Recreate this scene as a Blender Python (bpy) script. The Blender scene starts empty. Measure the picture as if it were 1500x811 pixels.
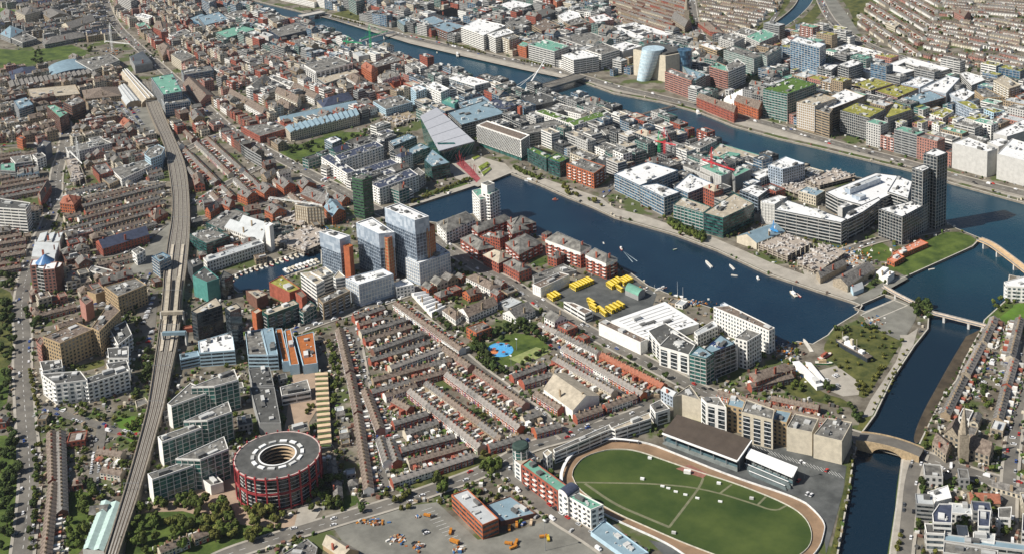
import bpy, bmesh, math, random
import numpy as np
from mathutils import Vector, Matrix
from mathutils.geometry import delaunay_2d_cdt, tessellate_polygon
random.seed(7)
R = random.Random(11)
S = bpy.context.scene
C = S.collection
# ---------------------------------------------------------------- camera
CX, CY, CZ = 933.91, -900.34, 533.855
YAW, PITCH, ROLL = -0.7122873, 0.196773, -0.0358808
FOC = 1.2376957 * 1500.0
PX, PY = 823.783, -38.946
def axes():
    f = Vector((math.sin(YAW)*math.cos(PITCH), math.cos(YAW)*math.cos(PITCH), -math.sin(PITCH)))
    r = Vector((math.cos(YAW), -math.sin(YAW), 0)); u = r.cross(f)
    c, s = math.cos(ROLL), math.sin(ROLL)
    return c*r + s*u, -s*r + c*u, f
AR, AU, AF = axes()
CAM = Vector((CX, CY, CZ))
cd = bpy.data.cameras.new('camera'); cam = bpy.data.objects.new('camera', cd); C.objects.link(cam)
cam.matrix_world = Matrix(((AR.x, AU.x, -AF.x, CX), (AR.y, AU.y, -AF.y, CY), (AR.z, AU.z, -AF.z, CZ), (0, 0, 0, 1)))
cd.sensor_width = 36; cd.lens = FOC/1500*36
cd.shift_x = (750-PX)/1500; cd.shift_y = (PY-405.5)/1500
cd.clip_start = 5; cd.clip_end = 30000
S.camera = cam
# ---------------------------------------------------------------- light
SUN_AZ, SUN_EL = math.radians(212), math.radians(43)      # azimuth clockwise from north
w = bpy.data.worlds.new('World'); S.world = w; w.use_nodes = True
wn = w.node_tree; bg = wn.nodes['Background']; sk = wn.nodes.new('ShaderNodeTexSky')
sk.sky_type = 'NISHITA'; sk.sun_disc = False; sk.sun_elevation = SUN_EL; sk.sun_rotation = SUN_AZ
wn.links.new(sk.outputs[0], bg.inputs[0]); bg.inputs[1].default_value = 0.055
sl = bpy.data.lights.new('sun', 'SUN'); sl.energy = 5.0; sl.angle = math.radians(.5); sl.color = (1, .95, .87)
so = bpy.data.objects.new('sun', sl); C.objects.link(so)
sd = Vector((math.sin(SUN_AZ)*math.cos(SUN_EL), math.cos(SUN_AZ)*math.cos(SUN_EL), math.sin(SUN_EL)))
so.rotation_euler = sd.to_track_quat('Z', 'Y').to_euler(); so.location = (0, 0, 600)
S.view_settings.view_transform = 'Standard'; S.view_settings.look = 'None'
S.view_settings.exposure = 0.3; S.view_settings.gamma = 1
S.cycles.max_bounces = 4; S.cycles.diffuse_bounces = 2; S.cycles.glossy_bounces = 2
# ---------------------------------------------------------------- survey: photo point <-> world point
def U(x, y, h=0.0):
    d = AF + AR*((x-PX)/FOC) - AU*((y-PY)/FOC)
    t = (h-CZ)/d.z
    p = CAM + d*t
    return (p.x, p.y)
def PR(x, y, z=0.0):
    d = Vector((x, y, z))-CAM; q = d.dot(AF)
    return (PX+FOC*d.dot(AR)/q, PY-FOC*d.dot(AU)/q)
def height_from_drop(x, y, drop):
    lo, hi = 0.0, 150.0
    for _ in range(30):
        m = (lo+hi)/2; a = U(x, y, m); b = PR(a[0], a[1], 0)
        if b[1]-y < drop: lo = m
        else: hi = m
    return (lo+hi)/2
def mpp(x, y):
    a = U(x, y); b = U(x+1, y); return math.hypot(a[0]-b[0], a[1]-b[1])
# ---------------------------------------------------------------- materials
MATS = {}
def mat(name, col, rough=.8, var=.18, scale=.25, metal=0.0, spec=.3, col2=None, detail=5, bump=0.0, coord='Object', stretch=None, obrand=0.0):
    if name in MATS: return MATS[name]
    m = bpy.data.materials.new(name); m.use_nodes = True; nt = m.node_tree; N = nt.nodes; L = nt.links
    b = N['Principled BSDF']; b.inputs['Roughness'].default_value = rough; b.inputs['Metallic'].default_value = metal
    b.inputs['Specular IOR Level'].default_value = spec
    geo = N.new('ShaderNodeNewGeometry') if coord == 'World' else N.new('ShaderNodeTexCoord')
    vec = geo.outputs['Position'] if coord == 'World' else geo.outputs['Object']
    if stretch:
        mp = N.new('ShaderNodeMapping'); mp.inputs['Scale'].default_value = stretch; L.new(vec, mp.inputs['Vector']); vec = mp.outputs[0]
    n = N.new('ShaderNodeTexNoise'); n.inputs['Scale'].default_value = scale; n.inputs['Detail'].default_value = detail; n.inputs['Roughness'].default_value = .65
    L.new(vec, n.inputs['Vector'])
    cr = N.new('ShaderNodeValToRGB'); c = Vector(col)
    lo = c*(1-var); hi = Vector(col2) if col2 else c*(1+var)
    cr.color_ramp.elements[0].position = .36; cr.color_ramp.elements[1].position = .64
    cr.color_ramp.elements[0].color = (*lo, 1); cr.color_ramp.elements[1].color = (*[min(v, .92) for v in hi], 1)
    L.new(n.outputs['Fac'], cr.inputs[0]); out = cr.outputs[0]
    if obrand:
        oi = N.new('ShaderNodeObjectInfo'); hs = N.new('ShaderNodeHueSaturation')
        mr = N.new('ShaderNodeMapRange'); mr.inputs[3].default_value = 1-obrand; mr.inputs[4].default_value = 1+obrand
        L.new(oi.outputs['Random'], mr.inputs[0]); L.new(mr.outputs[0], hs.inputs['Value'])
        m2 = N.new('ShaderNodeMapRange'); m2.inputs[3].default_value = .5-obrand*.06; m2.inputs[4].default_value = .5+obrand*.04
        L.new(oi.outputs['Random'], m2.inputs[0]); L.new(m2.outputs[0], hs.inputs['Hue'])
        L.new(out, hs.inputs['Color']); out = hs.outputs[0]
    L.new(out, b.inputs['Base Color'])
    if bump:
        bp = N.new('ShaderNodeBump'); bp.inputs['Strength'].default_value = bump; bp.inputs['Distance'].default_value = .3
        L.new(n.outputs['Fac'], bp.inputs['Height']); L.new(bp.outputs[0], b.inputs['Normal'])
    MATS[name] = m; return m
def glass(name, a, b_, rough=.12, scale=.3):
    """facade glass: every pane a slightly different tone (blinds, rooms, and reflection put into the colour)"""
    if name in MATS: return MATS[name]
    m = bpy.data.materials.new(name); m.use_nodes = True; nt = m.node_tree; N = nt.nodes; L = nt.links
    b = N['Principled BSDF']; b.inputs['Roughness'].default_value = rough; b.inputs['Specular IOR Level'].default_value = .7
    g = N.new('ShaderNodeNewGeometry'); mp = N.new('ShaderNodeVectorMath'); mp.operation = 'SCALE'; mp.inputs['Scale'].default_value = scale
    fl = N.new('ShaderNodeVectorMath'); fl.operation = 'FLOOR'
    L.new(g.outputs['Position'], mp.inputs[0]); L.new(mp.outputs[0], fl.inputs[0])
    wn_ = N.new('ShaderNodeTexWhiteNoise'); L.new(fl.outputs[0], wn_.inputs['Vector'])
    cr = N.new('ShaderNodeValToRGB'); e = cr.color_ramp.elements
    e[0].color = (*a, 1); e[1].color = (*b_, 1); e[0].position = .25; e[1].position = 1.0
    L.new(wn_.outputs['Value'], cr.inputs[0]); L.new(cr.outputs[0], b.inputs['Base Color'])
    MATS[name] = m; return m
WALL = dict(
    W=mat('white render', (.78, .76, .71), var=.10), C=mat('cream stone', (.56, .50, .39), var=.12), T=mat('tan brick', (.33, .255, .17), var=.16),
    R=mat('red brick', (.33, .095, .06), var=.25), B=mat('brown brick', (.17, .085, .06), var=.25), G=mat('grey cladding', (.30, .30, .29), var=.12),
    D=mat('charcoal cladding', (.075, .08, .085), var=.2, rough=.5), L=mat('pale grey concrete', (.52, .51, .48), var=.10),
    O=mat('orange brick', (.42, .125, .055), var=.2), P=mat('pink brick', (.38, .19, .15), var=.15), S=mat('stone rubble', (.33, .28, .21), var=.3, scale=.6),
    Z=mat('teal cladding', (.09, .27, .24), var=.15, rough=.5), N=mat('navy cladding', (.05, .07, .11), var=.15, rough=.4),
    E=glass('green facade glass', (.015, .06, .055), (.05, .17, .15)), U=glass('blue facade glass', (.02, .055, .10), (.09, .19, .29)),
    V=glass('dark facade glass', (.012, .017, .022), (.05, .065, .075)), A=mat('light blue render', (.42, .56, .64), var=.08),
    H=glass('pale mirrored glass', (.30, .36, .43), (.50, .56, .62), rough=.2), Y=mat('ochre render', (.42, .31, .18), var=.12),
    Q=glass('slate blue tower glass', (.06, .08, .11), (.15, .19, .24), rough=.2), K=mat('green netting', (.05, .12, .06), var=.35, scale=.7))
ROOF = dict(
    w=mat('white membrane roof', (.74, .74, .73), var=.05, scale=.08, rough=.6), g=mat('grey felt roof', (.12, .115, .105), var=.35, scale=.15, col2=(.25, .24, .215)),
    d=mat('dark felt roof', (.085, .085, .08), var=.25, scale=.15), s=mat('slate roof', (.13, .122, .112), var=.35, scale=.5, col2=(.24, .225, .205)),
    t=mat('terracotta tile roof', (.30, .115, .07), var=.25, scale=.5), b=mat('brown tile roof', (.145, .108, .085), var=.35, scale=.5, col2=(.25, .20, .16)),
    z=mat('green copper roof', (.15, .33, .25), var=.15, scale=.1), y=mat('sedum roof', (.26, .26, .05), var=.35, scale=.15, col2=(.38, .36, .09)),
    l=mat('light metal roof', (.46, .48, .48), var=.10, scale=.1, rough=.5), n=mat('navy slate roof', (.055, .065, .10), var=.25, scale=.3, rough=.5),
    c=mat('tan gravel roof', (.40, .35, .27), var=.2, scale=.2), u=mat('blue grey metal roof', (.22, .31, .36), var=.12, scale=.1, rough=.45),
    p=mat('salmon roof', (.55, .22, .14), var=.12, scale=.2), o=mat('rust red roof', (.36, .12, .035), var=.2, scale=.2), v=mat('green grass roof', (.085, .15, .03), var=.3, scale=.2))
GL = glass('window glass', (.012, .017, .022), (.09, .105, .115), scale=.45)
GLH = glass('bright window glass', (.04, .06, .075), (.22, .26, .28), scale=.45)
UNIT = mat('roof plant metal', (.50, .50, .48), var=.12, obrand=.25)
UNITD = mat('dark roof plant', (.13, .13, .125), var=.2, obrand=.3)
WHITE = mat('white paint', (.80, .80, .78), var=.05)
STEEL = mat('grey steel', (.33, .34, .35), var=.1, rough=.4, metal=.4)
# ---------------------------------------------------------------- mesh building
class MB:
    def __init__(s): s.v = []; s.f = []
    def poly(s, pts):
        n = len(s.v); s.v += [tuple(p) for p in pts]; s.f.append(tuple(range(n, n+len(pts))))
    def flat(s, P, z):            # possibly concave polygon, triangulated, facing up
        P = ccw(P); n = len(s.v); s.v += [(x, y, z) for x, y in P]
        if len(P) <= 4: s.f.append(tuple(range(n, n+len(P)))); return
        for t in tessellate_polygon([[Vector((x, y, 0)) for x, y in P]]):
            a, b, c = [P[i] for i in t]
            if (b[0]-a[0])*(c[1]-a[1])-(b[1]-a[1])*(c[0]-a[0]) < 0: t = (t[0], t[2], t[1])
            s.f.append(tuple(n+i for i in t))
    def sides(s, P, z0, z1):
        P = ccw(P); k = len(P)
        for i in range(k):
            a = P[i]; b = P[(i+1) % k]
            s.poly([(a[0], a[1], z0), (b[0], b[1], z0), (b[0], b[1], z1), (a[0], a[1], z1)])
    def prism(s, P, z0, z1): s.sides(P, z0, z1); s.flat(P, z1)
    def box(s, c, sx, sy, sz, rot=0.0):     # c = centre of base
        ca, sa = math.cos(rot), math.sin(rot)
        P = [(c[0]+ca*x-sa*y, c[1]+sa*x+ca*y) for x, y in ((-sx/2, -sy/2), (sx/2, -sy/2), (sx/2, sy/2), (-sx/2, sy/2))]
        s.prism(P, c[2], c[2]+sz)
    def bar(s, a, b, r, r2=None, n=4):
        a, b = Vector(a), Vector(b); d = (b-a)
        if d.length < 1e-6: return
        d.normalize(); q = d.to_track_quat('Z', 'Y'); r2 = r if r2 is None else r2
        A = [a+q @ Vector((math.cos(t)*r, math.sin(t)*r, 0)) for t in [2*math.pi*(i+.5)/n for i in range(n)]]
        B = [b+q @ Vector((math.cos(t)*r2, math.sin(t)*r2, 0)) for t in [2*math.pi*(i+.5)/n for i in range(n)]]
        for i in range(n):
            j = (i+1) % n; s.poly([A[i], A[j], B[j], B[i]])
        s.poly(B); s.poly(A[::-1])
    def mesh(s, name, m):
        me = bpy.data.meshes.new(name); me.from_pydata(s.v, [], s.f); me.materials.append(m); me.update(); return me
    def build(s, name, m, parent=None, stuff=False, loc=None):
        if not s.f: return None
        if parent is not None or loc is not None:
            l = loc if loc is not None else parent.location
            s.v = [(x-l[0], y-l[1], z-l[2]) for x, y, z in s.v]
        o = bpy.data.objects.new(name, s.mesh(name, m)); C.objects.link(o)
        if parent is not None: o.parent = parent
        elif loc is not None: o.location = loc
        if stuff: o['kind'] = 'stuff'
        return o
def ccw(P):
    a = sum(P[i][0]*P[(i+1) % len(P)][1]-P[(i+1) % len(P)][0]*P[i][1] for i in range(len(P)))
    return list(P) if a > 0 else list(P)[::-1]
def inset(P, d):
    P = ccw(P); k = len(P); out = []
    for i in range(k):
        a, b, c = Vector(P[i-1]), Vector(P[i]), Vector(P[(i+1) % k])
        e1 = (b-a).normalized(); e2 = (c-b).normalized()
        n1 = Vector((-e1.y, e1.x)); n2 = Vector((-e2.y, e2.x)); m = n1+n2
        if m.length < .2: m = n1.copy()
        m = m/max(m.dot(n1), .35)
        out.append(tuple(b+m*d))
    return out
def cen(P): return (sum(p[0] for p in P)/len(P), sum(p[1] for p in P)/len(P))
def area(P): return abs(sum(P[i][0]*P[(i+1) % len(P)][1]-P[(i+1) % len(P)][0]*P[i][1] for i in range(len(P))))/2
def inside(x, y, P):
    c = False; j = len(P)-1
    for i in range(len(P)):
        if (P[i][1] > y) != (P[j][1] > y) and x < (P[j][0]-P[i][0])*(y-P[i][1])/(P[j][1]-P[i][1])+P[i][0]: c = not c
        j = i
    return c
def thing(name, label, cat, loc, group=None, rot=0.0):
    o = bpy.data.objects.new(name, None); C.objects.link(o); o.location = loc; o.rotation_euler = (0, 0, rot)
    tag(o, label, cat, group); return o
def tag(o, label, cat, group=None):
    o['label'] = label; o['category'] = cat
    if group: o['group'] = group
    return o
def struct(o):
    o['kind'] = 'structure'; return o
def copy_tree(o, loc, rot=None, label=None, scale=None):
    c = o.copy(); C.objects.link(c); c.location = loc
    if rot is not None: c.rotation_euler = (0, 0, rot)
    if scale is not None: c.scale = scale
    if label: c['label'] = label
    for ch in list(o.children):
        d = ch.copy(); C.objects.link(d); d.parent = c
    return c
# ---------------------------------------------------------------- occupancy of the ground
OX, OY, NX, NY = -2400, -1100, 3600, 3200
OCC = np.zeros((NX, NY), bool)
def occ(P, grow=0):
    xs = [p[0] for p in P]; ys = [p[1] for p in P]
    x0 = max(int(min(xs)-OX)-1, 0); x1 = min(int(max(xs)-OX)+2, NX); y0 = max(int(min(ys)-OY)-1, 0); y1 = min(int(max(ys)-OY)+2, NY)
    if x1 <= x0 or y1 <= y0: return None
    X, Y = np.meshgrid(np.arange(x0, x1)+OX+.5, np.arange(y0, y1)+OY+.5, indexing='ij'); m = np.zeros(X.shape, bool); j = len(P)-1
    for i in range(len(P)):
        dy = P[j][1]-P[i][1]
        if abs(dy) > 1e-9:
            m ^= ((P[i][1] > Y) != (P[j][1] > Y)) & (X < (P[j][0]-P[i][0])*(Y-P[i][1])/dy+P[i][0])
        j = i
    return x0, x1, y0, y1, m
def fill(P):
    r = occ(P)
    if r: OCC[r[0]:r[1], r[2]:r[3]] |= r[4]
def free(P, tol=.03):
    r = occ(P)
    if r is None: return False
    n = r[4].sum(); return n > 0 and (OCC[r[0]:r[1], r[2]:r[3]] & r[4]).sum() <= tol*n
def ribbon(L, wd):     # polygon round a world polyline; wd scalar or list
    k = len(L); A = []; B = []
    for i in range(k):
        a = Vector(L[max(i-1, 0)]); b = Vector(L[min(i+1, k-1)]); d = (b-a).normalized(); n = Vector((-d.y, d.x)); p = Vector(L[i])
        h = (wd[i] if isinstance(wd, (list, tuple)) else wd)/2
        A.append(tuple(p+n*h)); B.append(tuple(p-n*h))
    return A+B[::-1]
def smooth(L, it=2):
    for _ in range(it):
        o = [L[0]]
        for a, b in zip(L, L[1:]):
            o += [(a[0]*.75+b[0]*.25, a[1]*.75+b[1]*.25), (a[0]*.25+b[0]*.75, a[1]*.25+b[1]*.75)]
        o.append(L[-1]); L = o
    return L
# ---------------------------------------------------------------- facades
band_thin = True
def facade(P, z0, z1, st, wm, wb, gb, bb, glz=False):
    """st: g punched windows, b ribbon windows, c curtain glass with bands, f fins, y balconies, m large grid frames; wb wall MB, gb glass MB, bb band/frame MB"""
    P = ccw(P); k = len(P); H = z1-z0
    fl = max(1, int(round(H/3.4))); fh = H/fl
    for i in range(k):
        a = Vector(P[i]); b = Vector(P[(i+1) % k]); L = (b-a).length
        if L < 3.0: continue
        d = (b-a)/L; n = Vector((d.y, -d.x))
        c_ = (a+b)/2
        if n.dot(Vector((CX, CY))-c_) < -.45*(Vector((CX, CY))-c_).length: continue      # rear walls, seen from nowhere near
        def quad(mb, s0, s1, h0, h1, o):
            p = a+d*s0+n*o; q = a+d*s1+n*o
            mb.poly([(p.x, p.y, h0), (q.x, q.y, h0), (q.x, q.y, h1), (p.x, p.y, h1)])
        def slab(mb, s0, s1, h0, h1, o0, o1):
            A = a+d*s0+n*o0; B = a+d*s1+n*o0; D = a+d*s0+n*o1; E = a+d*s1+n*o1
            mb.poly([(D.x, D.y, h0), (E.x, E.y, h0), (E.x, E.y, h1), (D.x, D.y, h1)])
            mb.poly([(D.x, D.y, h1), (E.x, E.y, h1), (B.x, B.y, h1), (A.x, A.y, h1)])
            mb.poly([(A.x, A.y, h0), (B.x, B.y, h0), (E.x, E.y, h0), (D.x, D.y, h0)])
            mb.poly([(B.x, B.y, h0), (B.x, B.y, h1), (E.x, E.y, h1), (E.x, E.y, h0)])
            mb.poly([(A.x, A.y, h0), (D.x, D.y, h0), (D.x, D.y, h1), (A.x, A.y, h1)])
        if st in 'gy':
            bay = 3.2 if st == 'g' else 4.2
            nb = max(1, int(L/bay)); bw = L/nb; ww = bw*.5 if st == 'g' else bw*.56
            for f in range(fl):
                h0 = z0+f*fh+fh*.28; h1 = z0+f*fh+fh*.82
                for j in range(nb):
                    s0 = j*bw+(bw-ww)/2
                    quad(gb, s0, s0+ww, h0, h1, .06)
                    if st == 'y' and f > 0 and j % 2 == 1:
                        slab(bb, s0-.5, s0+ww+.5, h0-fh*.28, h0-fh*.28+.25, 0, 1.5); slab(bb, s0-.5, s0+ww+.5, h0-fh*.28+.25, h0-fh*.28+1.0, 1.4, 1.5)
        elif st == 'b':
            for f in range(fl):
                h0 = z0+f*fh+fh*.32; h1 = z0+f*fh+fh*.80
                nb = max(1, int(L/9)); bw = L/nb
                for j in range(nb): quad(gb, j*bw+.35, (j+1)*bw-.35, h0, h1, .07)
        elif st == 'c':
            if not glz and L > 14:
                nb = max(1, int(L/4.5)); bw = L/nb
                for j in range(nb): quad(gb, j*bw+.3, (j+1)*bw-.3, z0+.4, z1-.9, .09)
            elif not glz: continue
            for f in range(fl+1):
                h0 = z0+f*fh
                bh = .35 if glz else .16; slab(bb, 0, L, h0-bh if f else h0, min(h0+bh, z1), 0, .22)
            nb = max(1, int(L/4.5)); bw = L/nb
            for j in range(nb+1): slab(bb, max(j*bw-.14, 0), min(j*bw+.14, L), z0, z1, 0, .30)
        elif st in 'rx':      # ribbon slabs over glass; x adds thin mullions
            for f in range(1, fl+1): slab(bb, 0, L, z0+f*fh-(.95 if st == 'r' else .3), min(z0+f*fh, z1), 0, .3)
            nb = max(1, int(L/(12 if st == 'r' else 3.6 if band_thin else 5.5))); bw = L/nb
            for j in range(nb+1): slab(bb, max(j*bw-.15, 0), min(j*bw+.15, L), z0, z1, 0, .36)
        elif st == 'f':
            nb = max(1, int(L/2.9)); bw = L/nb
            for j in range(nb+1): slab(bb, max(j*bw-.2, 0), min(j*bw+.2, L), z0+3.2, z1, 0, .4)
            for f in range(1, fl+1): slab(bb, 0, L, z0+f*fh-.5, z0+f*fh, 0, .2)
        elif st == 'm':
            nb = max(1, int(L/7.5)); bw = L/nb
            for j in range(nb): quad(gb, j*bw+bw*.17, (j+1)*bw-bw*.17, z0+1, z1-1.6, .06)
            for j in range(nb):
                for f in range(1, fl): slab(bb, j*bw+bw*.17, (j+1)*bw-bw*.17, z0+f*fh, z0+f*fh+.5, .05, .18)
NB = []     # register of all buildings: (object, centre, height)
def building(name, st, wall, roof, rs, P, h, label, cat='building', z0=0.0, units=None, group=None, band=None, root=None, unitm=None, occ_=True, stuff_into=None):
    """P world footprint. rs: f flat, h hip, a gable, s sawtooth, v barrel, p plain flat without parapet"""
    P = ccw(P); c = cen(P)
    if root is None:
        root = thing(name, label, cat, (c[0], c[1], z0), group); NB.append((root, c, h))
    if occ_: fill(inset(P, -1.2))
    wm = WALL[wall]; rm = ROOF[roof]; wb, gb, bb, rb = MB(), MB(), MB(), MB()
    top = h
    if rs == 'f':
        Q = inset(P, .45); wb.sides(P, z0, h); k = len(P)
        for i in range(k):
            j = (i+1) % k
            wb.poly([(*P[i], h), (*P[j], h), (*Q[j], h), (*Q[i], h)])
            wb.poly([(*Q[i], h), (*Q[j], h), (*Q[j], h-.7), (*Q[i], h-.7)])
        rb.flat(Q, h-.7); rz = h-.7
    elif rs == 'p':
        wb.sides(P, z0, h); rb.prism(inset(P, -.35), h+.005, h+.5); rz = h+.5
    else:
        wb.sides(P, z0, h); rz = h
        pitched(rb, wb, P, h, rs)
    global band_thin
    band_thin = wall != 'U'
    if st != 'n': facade(P, z0, h-(.8 if rs == 'f' else .3), st, wm, wb, gb, bb, wall in 'EUVHNZQ')
    wb.build('wall', wm, root); rb.build('roof', rm, root)
    gb.build('window', WALL['E'] if name == 'slab_block' else GLH if wall in 'W' and R.random() < .3 else GL, root, stuff=True)
    if 'white top floor' in label: m = MB(); m.sides(inset(P, -.2), h-3.4, h); m.build('top_floor', WALL['W'], root); m = MB(); Q = ccw(inset(P, -.2)); I = inset(P, .3); [m.poly([(*Q[i], h), (*Q[(i+1) % len(Q)], h), (*I[(i+1) % len(Q)], h), (*I[i], h)]) for i in range(len(Q))]; m.build('cornice', WHITE, root)
    bb.build('facade_band', WALL[band] if band else (WALL['L'] if wall in 'EUVH' else WHITE if wall in 'WCRTPBO' else wm), root, stuff=True)
    if rs not in 'fp' and rs != 'v' and area(P) > 60 and len(P) == 4:
        for _ in range(2 if area(P) > 160 else 1):
            a_, b_ = Vector(P[_]), Vector(P[(_+1) % 4]); q = ((a_+b_)/2).lerp(Vector(c), .18); m = MB(); m.box((q.x, q.y, h), .9, 2.0, min(6, math.sqrt(area(P))*.25)+1, math.atan2((b_-a_).y, (b_-a_).x)+math.pi/2); m.build('chimney', WALL['T'] if wall in 'TCW' else WALL['R'], root)
    if rs in 'fp' and area(P) > 150:
        Q = inset(P, 2); xs = [p[0] for p in Q]; ys = [p[1] for p in Q]; m = MB()
        for _ in range(min(26, int(area(P)/38))):
            x, y = R.uniform(min(xs), max(xs)), R.uniform(min(ys), max(ys)); s = R.uniform(.5, 2.2)
            if inside(x, y, Q): m.box((x, y, rz), s, R.uniform(.5, 1.6), R.uniform(.3, 1.1), R.choice((0, .6, 1.2)))
        m.build('roof_vent', UNITD if roof == 'w' and R.random() < .5 else UNIT, root, stuff=True)
    if rs in 'fp':
        n = units if units is not None else (0 if area(P) < 120 else min(6, 1+int(area(P)/260)))
        Q = inset(P, 2.5); ed = max(range(len(P)), key=lambda i: (Vector(P[i])-Vector(P[(i+1) % len(P)])).length)
        e = Vector(P[(ed+1) % len(P)])-Vector(P[ed]); ang = math.atan2(e.y, e.x)
        xs = [p[0] for p in Q]; ys = [p[1] for p in Q]; t = 0
        for _ in range(n):
            for _t in range(12):
                x, y = R.uniform(min(xs), max(xs)), R.uniform(min(ys), max(ys))
                sx, sy, sz = R.uniform(2.5, 9), R.uniform(2, 4.5), R.uniform(1, 2.8)
                if inside(x, y, Q) and all(inside(x+math.cos(ang)*u*sx/2-math.sin(ang)*v*sy/2, y+math.sin(ang)*u*sx/2+math.cos(ang)*v*sy/2, P) for u in (-1, 1) for v in (-1, 1)):
                    m = MB(); m.box((x, y, rz+.004*_), sx, sy, sz, ang); m.build('roof_unit', unitm or (UNIT if R.random() < .7 else UNITD), root); break
    return root
def pitched(rb, wb, P, h, rs, rise=None):
    P = ccw(P)
    if len(P) != 4:
        c = cen(P); w_ = math.sqrt(area(P)); k = len(P); Q = inset(P, -.4)
        I = inset(P, min(6, w_*.22)); hz = h+min(4, w_*.16)
        for i in range(k):
            j = (i+1) % k; rb.poly([(*Q[i], h), (*Q[j], h), (*I[j], hz), (*I[i], hz)])
        rb.flat(I, hz); return
    V = [Vector(p) for p in P]
    if (V[1]-V[0]).length < (V[2]-V[1]).length: V = V[1:]+V[:1]
    a, b, c, d = V; W = (c-b).length; rise = rise or min(W*.32, 4.5+W*.06)
    if rs == 's':
        n = max(2, int((b-a).length/7))
        for i in range(n):
            t0, t1 = i/n, (i+1)/n
            p0, p1 = a.lerp(b, t0), a.lerp(b, t1); q0, q1 = d.lerp(c, t0), d.lerp(c, t1)
            rb.poly([(*p0, h+.02), (*p1, h+2.6), (*q1, h+2.6), (*q0, h+.02)]); rb.poly([(*p1, h+.02), (*q1, h+.02), (*q1, h+2.6), (*p1, h+2.6)])
            wb.poly([(*p0, h), (*p1, h), (*p1, h+2.6)]); wb.poly([(*q1, h), (*q0, h), (*q1, h+2.6)])
        return
    if rs == 'v':
        n = 8; pa = []
        for i in range(n+1):
            t = math.pi*i/n; f = (1-math.cos(t))/2; z = h+math.sin(t)*min(W*.28, 6); pa.append((b.lerp(c, f), a.lerp(d, f), z))
        for i in range(n):
            rb.poly([(*pa[i][1], pa[i][2]), (*pa[i][0], pa[i][2]), (*pa[i+1][0], pa[i+1][2]), (*pa[i+1][1], pa[i+1][2])])
        wb.poly([(*x[0], x[2]) for x in pa]); wb.poly([(*x[1], x[2]) for x in pa][::-1]); return
    o = .35; e = (b-a).normalized(); g = (c-b).normalized()
    a2, b2, c2, d2 = a-g*o-e*o, b-g*o+e*o, c+g*o+e*o, d+g*o-e*o
    m1 = (a+d)/2; m2 = (b+c)/2; zl = h-.15
    if rs == 'h':
        k = W*.42; m1 = m1+e*k; m2 = m2-e*k
        if (m2-m1).dot(e) < 0: m1 = m2 = (m1+m2)/2
        rb.poly([(*a2, zl), (*b2, zl), (*m2, h+rise), (*m1, h+rise)]); rb.poly([(*c2, zl), (*d2, zl), (*m1, h+rise), (*m2, h+rise)])
        rb.poly([(*b2, zl), (*c2, zl), (*m2, h+rise)]); rb.poly([(*d2, zl), (*a2, zl), (*m1, h+rise)])
    else:
        M1 = m1-e*o; M2 = m2+e*o
        rb.poly([(*a2, zl), (*b2, zl), (*M2, h+rise), (*M1, h+rise)]); rb.poly([(*c2, zl), (*d2, zl), (*M1, h+rise), (*M2, h+rise)])
        wb.poly([(*b, h), (*c, h), (*m2, h+rise*.97)]); wb.poly([(*d, h), (*a, h), (*m1, h+rise*.97)])
# ---------------------------------------------------------------- ground, water, roads
def px(s):
    return [tuple(float(v) for v in t.split(',')) for t in s.split()]
def W(s, h=0.0): return [U(x, y, h) for x, y in px(s)]
GROUND = mat('city ground', (.125, .105, .075), var=.35, scale=.05, col2=(.24, .215, .17), coord='World', detail=8)
_gt = GROUND.node_tree; _gb = _gt.nodes['Principled BSDF']; _old = _gb.inputs['Base Color'].links[0].from_socket; _gn = _gt.nodes.new('ShaderNodeTexNoise'); _gn.inputs['Scale'].default_value = .028; _gn.inputs['Detail'].default_value = 7
_gg = _gt.nodes.new('ShaderNodeNewGeometry'); _gr = _gt.nodes.new('ShaderNodeValToRGB'); _gr.color_ramp.elements[0].position = .52; _gr.color_ramp.elements[1].position = .58; _gm = _gt.nodes.new('ShaderNodeMix'); _gm.data_type = 'RGBA'
_gt.links.new(_gg.outputs['Position'], _gn.inputs['Vector']); _gt.links.new(_gn.outputs['Fac'], _gr.inputs[0]); _gt.links.new(_gr.outputs[0], _gm.inputs['Factor']); _gt.links.new(_old, _gm.inputs['A']); _gm.inputs['B'].default_value = (.075, .095, .028, 1); _gt.links.new(_gm.outputs['Result'], _gb.inputs['Base Color'])
WATER = []
WATER_M = bpy.data.materials.new('harbour water'); WATER_M.use_nodes = True
_n = WATER_M.node_tree.nodes; _l = WATER_M.node_tree.links; _b = _n['Principled BSDF']
_b.inputs['Roughness'].default_value = .16; _b.inputs['IOR'].default_value = 1.33
_g = _n.new('ShaderNodeNewGeometry'); _t = _n.new('ShaderNodeTexNoise'); _t.inputs['Scale'].default_value = .012; _t.inputs['Detail'].default_value = 4
_r = _n.new('ShaderNodeValToRGB'); _r.color_ramp.elements[0].color = (.006, .021, .042, 1); _r.color_ramp.elements[1].color = (.010, .032, .056, 1)
_r.color_ramp.elements[0].position = .35; _r.color_ramp.elements[1].position = .65
_l.new(_g.outputs['Position'], _t.inputs['Vector']); _l.new(_t.outputs['Fac'], _r.inputs[0]); _l.new(_r.outputs[0], _b.inputs['Base Color'])
_t2 = _n.new('ShaderNodeTexNoise'); _t2.inputs['Scale'].default_value = .35; _t2.inputs['Detail'].default_value = 6; _bp = _n.new('ShaderNodeBump')
_bp.inputs['Strength'].default_value = .3; _bp.inputs['Distance'].default_value = .5
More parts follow.
